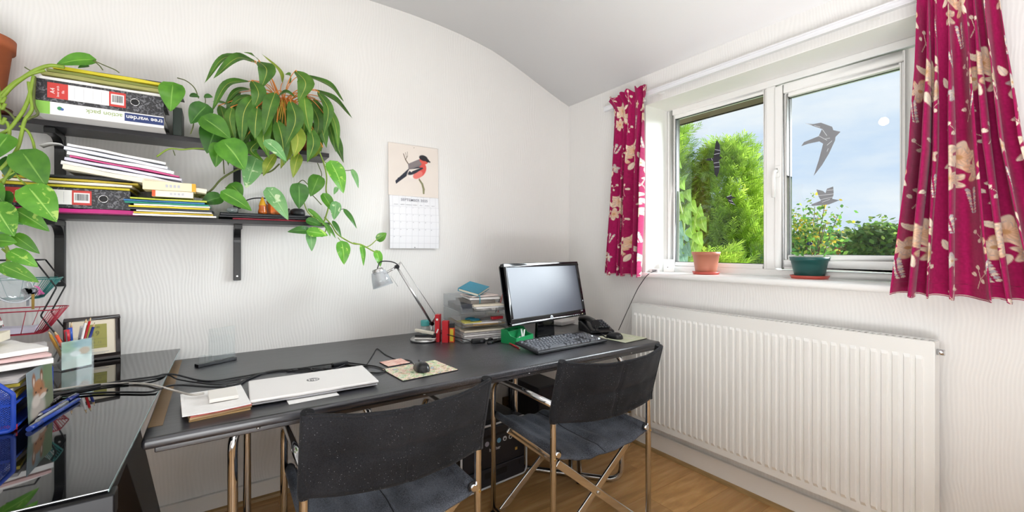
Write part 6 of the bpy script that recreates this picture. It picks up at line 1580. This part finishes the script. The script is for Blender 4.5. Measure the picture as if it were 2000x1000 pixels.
for i, (w, d, h, ox, oy, rz_, mm, lab) in enumerate([(.29, .22, .014, .022, .012, math.radians(28), PAPER, 'white magazine lowest of the slanted pile on the blue mesh tray'), (.28, .21, .007, .028, .020, math.radians(24), mat('red_edged_paper', '#dcb9b6', .6), 'thin red-edged magazine in the slanted pile on the blue mesh tray'), (.27, .21, .013, .015, .028, math.radians(33), PAPER, 'thick white magazine of the slanted pile on the blue mesh tray'),
                       (.24, .18, .006, -.05, .03, math.radians(4), YELLOW, 'thin yellow booklet under the white book on the blue mesh tray'), (.25, .19, .024, -.045, .04, math.radians(-3), CREAM_PAPER, 'thick cream book topping the pile on the blue mesh tray'), (.24, .18, .006, -.05, .045, math.radians(2), mat('dark_cover', '#4c4a44', .5), 'thin dark booklet lying on the thick cream book'), (.235, .18, .012, -.048, .045, 0.0, PAPER, 'white booklet topmost on the blue mesh tray pile')]):
    slab('magazine', w, d, h, (tcx+ox, tcy+oy, zz), rz_, mm, lab, 'magazine', 'pile on the blue mesh tray', wave=.001, seed=80+i); zz += h*1.25+.0012
# fox photograph leaning on the tray
A_, B_ = at_z(39, 832, GZ+.001), at_z(90, 789, GZ+.001)
e1 = (B_-A_); wF = e1.length; e1.normalize(); nF = Vector((e1.y, -e1.x, 0)); A_ = A_ + nF*.014; upv = (Vector((0, 0, 1)) - nF*.03).normalized()
fx = thing('photo_card', 'photograph of a fox propped against the blue mesh tray', 'photograph', A_, 0)
uu, vv = np.meshgrid(np.linspace(0, 1, 80), np.linspace(0, 1, 100))
cols = LIN('#7f9187')*(0.7+.6*vnoise(uu, vv, 7, 31))[..., None]
blob(cols, .85, .3, .35, .5, '#6d8058', .9); blob(cols, .15, .12, .4, .25, '#8f9aa4', .8); blob(cols, .85, .80, .3, .4, '#74775a', .8)
blob(cols, .36, .86, .34, .30, '#b9ada2', .95); blob(cols, .42, .48, .27, .24, '#a56f4a', 1); blob(cols, .30, .66, .20, .15, '#d6cabf', .95); blob(cols, .58, .60, .20, .09, '#b88a6c', 1); blob(cols, .56, .65, .16, .06, '#ddd2c8', .9)
blob(cols, .24, .24, .08, .19, '#95603f', 1); blob(cols, .54, .22, .07, .17, '#8a5a3e', 1); blob(cols, .24, .27, .04, .11, '#d8c6b8', 1); blob(cols, .54, .25, .035, .09, '#cdb8a8', 1); blob(cols, .38, .36, .18, .12, '#b27a52', .9)
blob(cols, .75, .62, .05, .035, '#2b2422', 1); blob(cols, .50, .48, .035, .026, '#2a201c', 1); blob(cols, .30, .49, .03, .024, '#2a201c', 1)
hF = .128
gg = (np.array(e1)[None, None]*(uu*wF)[..., None] + np.array(upv)[None, None]*((1-vv)*hF)[..., None])
oo = painted('print', gg, np.clip(cols, 0, 1), PRINT, fx); md = oo.modifiers.new('t', 'SOLIDIFY'); md.thickness = .0012; md.offset = -1
# loose pens
for i, (a, b_, r, c, cp, lab) in enumerate([((57, 838), (157, 778), .0055, '#23449c', '#1f3f98', 'long blue ballpoint lying nearest on the glossy desk'), ((150, 772), (74, 812), .0052, '#2a3f8f', '#22307a', 'dark blue pen lying behind the long blue ballpoint'), ((130, 786), (68, 824), .0045, '#a9acb2', '#8f9298', 'silver pen lying between the blue pens'), ((118, 776), (84, 798), .0040, '#3a3230', '#2a2422', 'dark brown pen lying behind the silver one')]):
    pen(lab, at_z(*a, GZ+r), at_z(*b_, GZ+r), r, c, cp)
pen('red marker poking out beside the blue mesh tray', at_z(33, 834, GZ+.007), at_z(12, 838, GZ+.007), .0065, '#c3263a', '#c3263a', clip=False)
# red and teal wire rack
wrk = thing('wire_rack', 'black wire rack with a red and a teal basket by the back wall', 'rack', (-.60, 2.300, GZ))
def basket(z, h, m, rw, rd, name):
    mb = MB(); c = []
    def rr(s, zz_): return fillet([(rw*s, 0, zz_), (rw*s, rd*s, zz_), (-rw*s, rd*s, zz_), (-rw*s, -rd*s, zz_), (rw*s, -rd*s, zz_), (rw*s, 0, zz_)], .03, 4)[:-1]
    top_, bot_ = rr(1, z+h), rr(.62, z)
    mb.tube(top_, .0022, 6, closed=True); mb.tube(bot_, .0018, 6, closed=True)
    o = mb.build(name, m, wrk)
    w = MB()
    for i in range(40):
        f = i/40*len(top_); a = int(f); fr_ = f-a
        p, q = top_[a].lerp(top_[(a+1) % len(top_)], fr_), bot_[a % len(bot_)].lerp(bot_[(a+1) % len(bot_)], fr_)
        w.tube([p, q], .0011, 5)
    for i in range(9):
        y = -rd*.55+rd*1.1*i/8; w.tube([(-rw*.6, y, z), (rw*.6, y, z)], .0011, 5)
    w.build('wires', m, o)
    return o
basket(.135, .085, mat('red_wire', '#b01f3a', .35), .135, .075, 'red_basket'); basket(.262, .070, mat('teal_wire', '#2d7f7a', .35), .120, .070, 'teal_basket')
BW = mat('black_wire', '#17181b', .35)
for s in (-1, 1):
    for y in (-.06, .06):
        MB().tube(fillet([(s*.10, y, 0), (s*.14, y, .10), (s*.085, y, .20), (s*.125, y, .30), (s*.07, y, .40)], .012, 4), .0026, 7).build('frame_wire', BW, wrk)
for z in (.40,): MB().tube(fillet([(.07, -.06, z), (.07, .06, z), (-.07, .06, z), (-.07, -.06, z), (.07, -.06, z)], .01, 3), .0026, 7).build('frame_wire', BW, wrk)
MB().ball((.02, -.02, .170), .028, 8, sx=1.4).build('red_contents', mat('red_plastic', '#b83038', .3), wrk) if False else None
rp_ = slab('paper_sheaf', .12, .08, .02, (-.60, 2.30, GZ+.1385), .1, mat('lilac_paper', '#d3cfe0'), 'pale folded papers in the red wire basket', 'paper', seed=91)
mgf = thing('magnifying_lens', 'round clear lens leaning on the teal wire basket', 'lens', at_y(25, 562, 2.14))
LM = Vector((0, 0, 1)).rotation_difference(Vector((.62, -.62, .35))).to_matrix()
MB().lathe([(0, .004), (.03, .0035), (.052, .001), (.052, -.001), (.03, -.0035), (0, -.004)], 32, M=LM).build('glass', clear_mat('lens_glass', '#eef4f6', refl=2.0, edge=.22), mgf)
MB().tube([LM @ Vector((.053*math.cos(k*PI/16), .053*math.sin(k*PI/16), 0)) for k in range(32)], .0022, 6, closed=True).build('rim', mat('pale_rim', '#cfd2d8', .3), mgf)
kr = at_y(62, 556, 2.16)
ky = thing('key_bunch', 'bunch of keys with a pink tassel hanging from the wire rack', 'keys', kr)
MB().tube([(.011*math.cos(k*PI/8), 0, .011*math.sin(k*PI/8)) for k in range(16)], .0012, 6, closed=True).build('ring', STEEL, ky)
for (ox, l, c, cc) in ((.004, .062, '#8a8f98', '#a98a4a'), (-.008, .050, '#9a9da4', '#9a9da4'), (-.014, .030, '#1b1b1e', '#1b1b1e')):
    kk = MB().lathe([(0, -.0012), (.011, -.0012), (.011, .0012), (0, .0012)], 18, (ox, -.004, -.022), Matrix.Rotation(PI/2, 3, 'X')); kk.build('key_head', mat('key_'+c[1:], c, .3, metal=.7), ky)
    MB().bx(ox-.0035, ox+.0035, -.0052, -.0028, -.022-l, -.028).build('key_blade', mat('key_'+cc[1:], cc, .3, metal=.7), ky)
ts = MB()
for k in range(14):
    a = random.uniform(-.5, 1.3); ts.tube(smooth_path([(.006, -.006, -.004), (.012+.008*math.cos(a), -.008, -.010), (.014+.014*math.sin(a)+.006, -.008-.004*math.cos(k), -.030-.006*math.cos(a))], 4), .0008, 5)
ts.build('tassel', mat('pink_thread', '#d86aa8', .7), ky)
MB().cyl((0, 0, .01), (-.035, .06, .02), .0012, 6).build('hook', BW, ky)
# leaning cards behind the pens
a_ = at_y(98, 668, 2.30)
slc = MB().bx(-.028, .028, -.002, .002, 0, .085).build('photo_card', mat('white_card', '#ece8e2')); slc.location = (-.520, 2.352, GZ+.0005); slc.rotation_euler = (math.radians(-10), math.radians(14), .25); tag(slc, 'small pale card leaning against the wall behind the pen holder', 'card')
bxc = thing('card_box', 'white card box with a small drawing beside the wire rack', 'box', (-.545, 2.275, GZ), .35)
MB().bx(-.035, .035, -.02, .02, 0, .098).build('carton', PAPER, bxc, bevel=.001); MB().bx(.008, .020, -.0208, -.019, .050, .080).build('drawing', mat('drawing_ink', '#6a6250', .6), bxc)
# ================================================================== bird silhouettes on the panes
def sticker(label, pts, x, m, strokes, off, sc_):
    t = thing('bird_sticker', label, 'sticker', (x, 0, 0), 0, 'bird silhouettes on the window')
    P = [at_x(off[0]+u*sc_, off[1]+v*sc_, x) for u, v in pts]
    n = len(P)
    from mathutils.geometry import tessellate_polygon
    tr = tessellate_polygon([[Vector((p.y, p.z, 0)) for p in P]])
    mb = MB(); vs = [(0, p.y, p.z) for p in P] + [(-.0006, p.y, p.z) for p in P]
    mb.add(vs, [tuple(q) for q in tr] + [tuple(n+i for i in reversed(q)) for q in tr] + [(i, (i+1) % n, n+(i+1) % n, n+i) for i in range(n)])
    mb.build('silhouette', m, t)
    sk_ = MB()
    for a, b_ in strokes:
        A, B = at_x(off[0]+a[0]*sc_, off[1]+a[1]*sc_, x), at_x(off[0]+b_[0]*sc_, off[1]+b_[1]*sc_, x)
        sk_.bar((-.0008, A.y, A.z), (-.0008, B.y, B.z), .0004, .0022, (0, 1, 0))
    sk_.build('white_streaks', mat('streak_white', '#dfe3e8', .6), t)
SX1, SX2 = XF+.0275, XF+.0215
DK = mat('sticker_dark', '#24262d', .5); GY = mat('sticker_grey', '#8b8d92', .5)
sticker('large black bird silhouette on the fixed pane', [(290, 245), (305, 270), (308, 310), (303, 330), (318, 337), (300, 350), (305, 380), (300, 415), (290, 438), (278, 420), (275, 380), (270, 352), (235, 352), (240, 340), (272, 338), (278, 300), (283, 265)], SX1, DK, [((280, 295), (307, 300)), ((277, 320), (305, 314)), ((275, 365), (303, 360)), ((278, 385), (304, 383)), ((262, 340), (268, 352))], (1290, 180), .38)
sticker('small black swallow silhouette on the fixed pane', [(378, 497), (362, 520), (352, 535), (333, 540), (350, 552), (345, 560), (362, 572), (388, 585), (370, 560), (365, 548), (392, 542), (370, 538), (360, 530)], SX1, DK, [((342, 538), (366, 530)), ((352, 556), (372, 562)), ((360, 570), (380, 576))], (1290, 180), .38)
sticker('large grey swift silhouette on the opening pane', [(165, 275), (200, 278), (235, 272), (285, 290), (290, 305), (322, 312), (300, 335), (298, 350), (270, 410), (240, 460), (203, 508), (225, 440), (245, 365), (228, 355), (180, 365), (148, 376), (160, 358), (225, 332), (240, 300), (210, 290)], SX2, GY, [((225, 330), (262, 350)), ((240, 300), (262, 330)), ((262, 372), (285, 352)), ((250, 345), (275, 340)), ((205, 284), (232, 292)), ((262, 400), (268, 386)), ((170, 276), (195, 283))], (1500, 120), .44)
sticker('small grey bird silhouette on the opening pane', [(215, 568), (245, 575), (255, 585), (262, 565), (290, 555), (292, 590), (285, 610), (318, 616), (270, 635), (195, 642), (192, 635), (235, 618), (225, 600)], SX2, GY, [((222, 596), (292, 588)), ((232, 614), (288, 602)), ((240, 625), (275, 612)), ((262, 572), (290, 570))], (1500, 120), .44)
# seedling in the green pot
GREENS = leaf_mat('seedling_leaf', '#4f8a34', '#6aa544', '#8fc060')
gl_ = GPOT.location
for i, (bs, tp_, w) in enumerate([((1560, 500), (1543, 494), 8), ((1570, 501), (1556, 496), 7), ((1608, 502), (1622, 494), 10), ((1590, 500), (1600, 493), 6)]):
    B = at_x(bs[0], bs[1], gl_.x-.01); T = at_x(tp_[0], tp_[1], gl_.x-.02)
    leaf_obj(GPOT, [B, (B+T)/2+Vector((0, 0, .006)), T], w*1.4/FPX*1.6, GREENS, lance_shape, (-.6, 0, .8), cordate=False, nl=8, nw=4)
B = at_x(1586, 500, gl_.x); T = at_x(1582, 476, gl_.x)
MB().tube([B-gl_, (B+T)/2-gl_+Vector((0, .003, 0)), T-gl_], .0012, 5).build('stem', STEM, GPOT)
fb = MB()
for k in range(6):
    a = k*PI/3; fb.ball(T-gl_+Vector((-.004, .009*math.cos(a), .005*math.sin(a))), .005, 5, sz=.7)
fb.build('blue_flower', mat('dark_blue_petal', '#1c2352', .6), GPOT)

# ================================================================== outside
eav = at_x(1400, 226, 2.86)
ev = MB().bx(XO, 2.86, -1.0, 6.5, eav.z, eav.z+.02).build('eave', mat('soffit_board', '#6e5c48', .7, noise=.2, nscale=6, stretch=(1, .2, 1)))
struct(ev, 'weathered brown eaves board above the window outside', 'eaves')
MB().bx(2.84, 2.87, -1.0, 6.5, eav.z, eav.z+.16).build('fascia_board', mat('fascia_paint', '#57493a', .6, noise=.2), ev)
struct(MB().bx(2.62, 420, -200, 400, -2.75, -2.6).build('ground', mat('distant_grass', '#5f7a3c', .9, noise=.3, nscale=.3)), 'green gardens far below the window', 'ground')

def foliage_mesh(name, blades, cols, parent, m, kind=None):
    """blades: list of (base, mid, tip, side) vectors; one tapered blade each"""
    n = len(blades)
    V = np.zeros((n, 5, 3), np.float32)
    for i, (b_, mid, t, s) in enumerate(blades):
        V[i] = (b_-s*.35, b_+s*.35, mid+s, mid-s, t)
    F4 = (np.arange(n)[:, None]*5+np.array([0, 1, 2, 3])); F3 = (np.arange(n)[:, None]*5+np.array([3, 2, 4]))
    me = bpy.data.meshes.new(name)
    me.from_pydata(V.reshape(-1, 3).tolist(), [], F4.tolist()+F3.tolist())
    at_ = me.attributes.new('print', 'FLOAT_COLOR', 'POINT'); c4 = np.ones((n, 5, 4), np.float32); c4[:, :, :3] = np.array(cols)[:, None, :]
    at_.data.foreach_set('color', c4.reshape(-1))
    return obj(name, me, m, parent)
m, nt, b = new_mat('garden_foliage')
a = nt.nodes.new('ShaderNodeAttribute'); a.attribute_name = 'print'; nt.links.new(a.outputs['Color'], b.inputs['Base Color']); b.inputs['Roughness'].default_value = .6; b.inputs['Specular IOR Level'].default_value = .25
tr = nt.nodes.new('ShaderNodeBsdfTranslucent'); nt.links.new(a.outputs['Color'], tr.inputs['Color']); ms = nt.nodes.new('ShaderNodeMixShader'); ms.inputs['Fac'].default_value = .5
nt.links.new(b.outputs[0], ms.inputs[1]); nt.links.new(tr.outputs[0], ms.inputs[2]); nt.links.new(ms.outputs[0], nt.nodes['Material Output'].inputs['Surface'])
FOL = m
BARK = mat('bark', '#5a4633', .9, noise=.3, bump=.4, bscale=20)
def conifer(label, c, ztop, R, n, seed):
    r = random.Random(seed)
    t = thing('conifer', label, 'tree', (c[0], c[1], -2.6))
    H_ = ztop+2.6
    MB().tube([(0, 0, 0), (0, 0, H_*.9)], .14, 10, r2=.02).build('trunk', BARK, t)
    bl = []; cl = []
    A_, B2 = LIN('#669425'), LIN('#cfe65c')
    for k in range(n):
        h = r.random()**.8; z = .25*H_ + h*(H_*.78)
        rad_ = R*(1-max(0, (z/H_-.35))/.70)**.75*(.80+.28*mnoise.noise(Vector((k*.37, z*1.1, seed))))
        a = r.uniform(PI*.45, PI*1.75)      # the side seen from the house
        rr_ = rad_*(.72+.30*r.random())
        p = Vector((rr_*math.cos(a), rr_*math.sin(a), z))
        out = Vector((math.cos(a), math.sin(a), .55+.3*r.random())).normalized()
        L_ = .26+.24*r.random()
        tint = r.random()*.65 + .35*max(0, mnoise.noise(p*1.3)+.4)
        side0 = out.cross(Vector((0, 0, 1))).normalized(); rot = Matrix.Rotation(r.uniform(-.9, .9), 3, out); side0 = rot @ side0
        for q in range(17):
            f = q/16; sg = -1 if q % 2 else 1
            b0 = p + out*L_*f*.85
            d = (out*.75 + side0*sg*(.75-.35*f) + Vector((0, 0, r.uniform(-.12, .25)))).normalized()
            l2 = L_*(.42-.22*f)*(.7+.6*r.random())
            tip = b0+d*l2+Vector((0, 0, -.10*l2)); mid = b0+d*l2*.5
            s = d.cross(side0.cross(out)).normalized()*(.0055+.004*r.random())
            bl.append((b0, mid, tip, s)); c_ = A_*(1-tint)+B2*tint
            cl.append(c_*(.75+.5*r.random()))
    foliage_mesh('foliage', [tuple(np.array(v) for v in q) for q in bl], cl, t, FOL)
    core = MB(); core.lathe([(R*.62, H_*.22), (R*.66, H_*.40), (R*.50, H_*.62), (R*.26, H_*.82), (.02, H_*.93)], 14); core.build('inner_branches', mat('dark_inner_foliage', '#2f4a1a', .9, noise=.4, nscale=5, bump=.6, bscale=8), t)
    return t
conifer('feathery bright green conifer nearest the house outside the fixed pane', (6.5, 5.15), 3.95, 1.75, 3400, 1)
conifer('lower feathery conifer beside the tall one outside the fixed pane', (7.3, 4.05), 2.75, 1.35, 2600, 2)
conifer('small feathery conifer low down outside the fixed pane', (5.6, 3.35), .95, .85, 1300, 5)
# climbing vine close to the window
vn = thing('climbing_vine', 'light green climbing vine with broad leaves just outside the fixed pane', 'climbing plant', (2.95, 2.05, -2.6))
VL = leaf_mat('vine_leaf', '#628a22', '#84a636', '#b4cc6c', ribw=.06); VL2 = leaf_mat('vine_leaf_bluish', '#567d66', '#74987e', '#a6c2ac', ribw=.06)
vpts = [at_x(1330, 560, 2.95), at_x(1328, 500, 2.95), at_x(1336, 440, 2.95), at_x(1326, 390, 2.95), at_x(1324, 335, 2.95), at_x(1320, 300, 2.95)]
MB().tube(smooth_path([Vector((0, 0, 0))]+[p-vn.location for p in vpts], 6), .008, 7).build('stem', STEM, vn)
MB().tube(smooth_path([p-vn.location for p in (at_x(1330, 530, 2.95), at_x(1352, 480, 2.92), at_x(1358, 430, 2.92), at_x(1368, 398, 2.92))], 6), .005, 7).build('stem', STEM, vn)
vr = random.Random(5)
vl = [((1330, 350), (1338, 372), 24), ((1345, 340), (1336, 362), 22), ((1322, 330), (1330, 352), 18), ((1350, 395), (1362, 418), 22), ((1362, 408), (1376, 432), 24), ((1355, 425), (1366, 452), 26), ((1370, 425), (1380, 455), 22), ((1348, 445), (1360, 470), 26), ((1362, 455), (1372, 482), 24), ((1345, 400), (1350, 430), 20), ((1352, 470), (1360, 496), 24), ((1368, 470), (1366, 500), 20), ((1338, 415), (1344, 440), 20), ((1325, 438), (1336, 462), 26), ((1322, 462), (1334, 486), 26), ((1338, 452), (1346, 474), 22), ((1324, 488), (1336, 508), 24), ((1340, 478), (1350, 502), 24), ((1360, 490), (1372, 512), 22), ((1322, 410), (1330, 432), 18), ((1328, 376), (1336, 396), 16), ((1342, 372), (1350, 396), 18), ((1334, 498), (1342, 520), 24), ((1354, 500), (1362, 524), 22), ((1324, 312), (1332, 330), 14)]
for i, (bs, tp_, w) in enumerate(vl):
    x_ = 2.95+vr.uniform(-.08, .08); B = at_x(bs[0], bs[1], x_); T = at_x(tp_[0], tp_[1], x_-.03); d_ = SN*B.x+CS*B.y
    leaf_obj(vn, [B, (B+T)/2+Vector((-.02, 0, .01)), T], w*d_/FPX*.95, VL2 if (bs[0] < 1342 and bs[1] > 430) else VL, nrm=(-1, vr.uniform(-.4, .4), .3), seed=i, nl=8, nw=4)
# apple tree and shrubs in the opening pane
def leafy(name, label, cpx, x, rad_px, n, seed, hues, leaf=.05, branches=6, cat='tree', flat=.7):
    r = random.Random(seed)
    C_ = at_x(cpx[0], cpx[1], x); d_ = SN*C_.x+CS*C_.y; rx, rz_ = rad_px[0]*d_/FPX, rad_px[1]*d_/FPX
    t = thing(name, label, cat, (C_.x, C_.y, -2.6)); zc = C_.z+2.6
    MB().tube([(0, 0, 0), (0, 0, zc*.55), (.05, .05, zc)], .03+.01*rx, 8, r2=.012).build('trunk', BARK, t)
    br = MB()
    for k in range(branches):
        a = r.uniform(0, 2*PI); e = Vector((rx*.7*math.cos(a), rx*.9*math.sin(a), zc+rz_*r.uniform(.1, 1.0)))
        br.tube(smooth_path([(0, 0, zc*.75), Vector((0, 0, zc*.8)).lerp(e, .5)+Vector((0, 0, .05)), e], 4), .008, 5, r2=.003)
    br.build('branches', BARK, t)
    bl = []; cl = []; hs_ = [LIN(h) for h in hues]
    for k in range(n):
        v = Vector((r.gauss(0, .45), r.gauss(0, .45), r.gauss(0, .42)))
        p = Vector((v.x*rx, v.y*rx, zc+v.z*rz_))
        d = Vector((r.uniform(-1, 1), r.uniform(-1, 1), r.uniform(-.8, .4))).normalized(); l2 = leaf*r.uniform(.7, 1.3)
        s = d.cross(Vector((r.uniform(-1, 1), r.uniform(-1, 1), r.uniform(-1, 1)))).normalized()*l2*.32
        bl.append((p, p+d*l2*.45, p+d*l2, s)); c = hs_[int(r.random()**1.3*len(hs_))]; cl.append(c*(.75+.5*r.random()))
    foliage_mesh('foliage', [tuple(np.array(w) for w in q) for q in bl], cl, t, FOL)
    return t
AP = ['#5d8a3c', '#7fa044', '#4a7a3c', '#98a84a', '#d0b23a']
leafy('apple_tree', 'apple tree with yellowing leaves outside the opening pane', (1580, 452), 5.2, (54, 60), 800, 3, AP, .045, 9)
leafy('garden_bush', 'dense green shrub under the apple tree outside the opening pane', (1562, 492), 5.6, (52, 32), 2600, 4, AP[:3]+['#86a848'], .045, 4, 'shrub')
leafy('garden_shrub', 'rounded garden tree near the wide curtain outside the opening pane', (1722, 472), 8.5, (48, 36), 3000, 6, ['#5a7d38', '#6f9040', '#86984a', '#4d6c34'], .085, 6, 'tree')
leafy('garden_shrub', 'wispy treetop between the apple tree and the houses', (1672, 482), 14, (20, 18), 500, 8, ['#6c7d4a', '#8a8a52', '#9a8a5a', '#57703e'], .16, 5, 'tree')
# distant houses and trees
def house(label, px, x, wpx, zr, brick, roof, seed):
    C_ = at_x(px, 488, x); d_ = SN*C_.x+CS*C_.y; w = wpx*d_/FPX
    t = thing('house', label, 'house', (C_.x, C_.y, -2.6), 0)
    he = zr-1.6+2.6; hr = zr+2.6
    MB().bx(-3.5, 3.5, -w/2, w/2, 0, he).build('walls', brick, t)
    MB().prism([(-w/2-.3, he-.1), (w/2+.3, he-.1), (0, hr)], -3.8, 3.8, lambda u, v, q: (q, u, v)).build('roof', roof, t)
    MB().bx(-.5, .5, w*.18, w*.18+.7, hr-1.2, hr+.7).build('chimney', brick, t)
    for s in (-1, 1):
        MB().bx(-3.56, -3.45, s*w*.25-.6, s*w*.25+.6, he-2.2, he-1.0).build('window', mat('far_glass', '#9fb0bd', .2), t)
BRK1 = mat('far_brick', '#b0603f', .9, noise=.15, nscale=3); RF1 = mat('far_roof_red', '#9c5a44', .9, noise=.2, nscale=4); RF2 = mat('far_roof_grey', '#8c8078', .9, noise=.2, nscale=4); RND = mat('far_render', '#e6e2dc', .9)
house('distant red brick house with a pale gable among the trees', 1640, 150, 44, 2.7, BRK1, RF1, 1)
house('distant white rendered house beside the wide curtain', 1722, 165, 60, 1.9, RND, RF2, 2)
house('distant grey roofed house behind the apple tree', 1606, 158, 40, 2.4, BRK1, RF2, 3)
house('distant brick house low at the foot of the opening pane', 1675, 118, 34, 1.3, BRK1, RF1, 4)
for i, (px, py, x, rp, lab) in enumerate([(1560, 476, 200, (26, 22), 'far rounded tree behind the apple tree'), (1625, 470, 215, (22, 18), 'far autumn tree above the red brick house'), (1658, 474, 235, (20, 14), 'far low tree beyond the brick houses'), (1690, 472, 250, (26, 17), 'far broad tree left of the wide curtain'.replace('left of', 'short of')), (1735, 468, 205, (28, 20), 'far tree beyond the white house'), (1595, 478, 260, (24, 12), 'far dim tree on the skyline'), (1440, 470, 190, (60, 26), 'far tree line seen through the conifers')]):
    leafy('distant_tree', lab, (px, py), x, rp, 900, 30+i, ['#6f8256', '#808a58', '#7a7a50', '#5f7650'], .012*x, 2, 'tree')
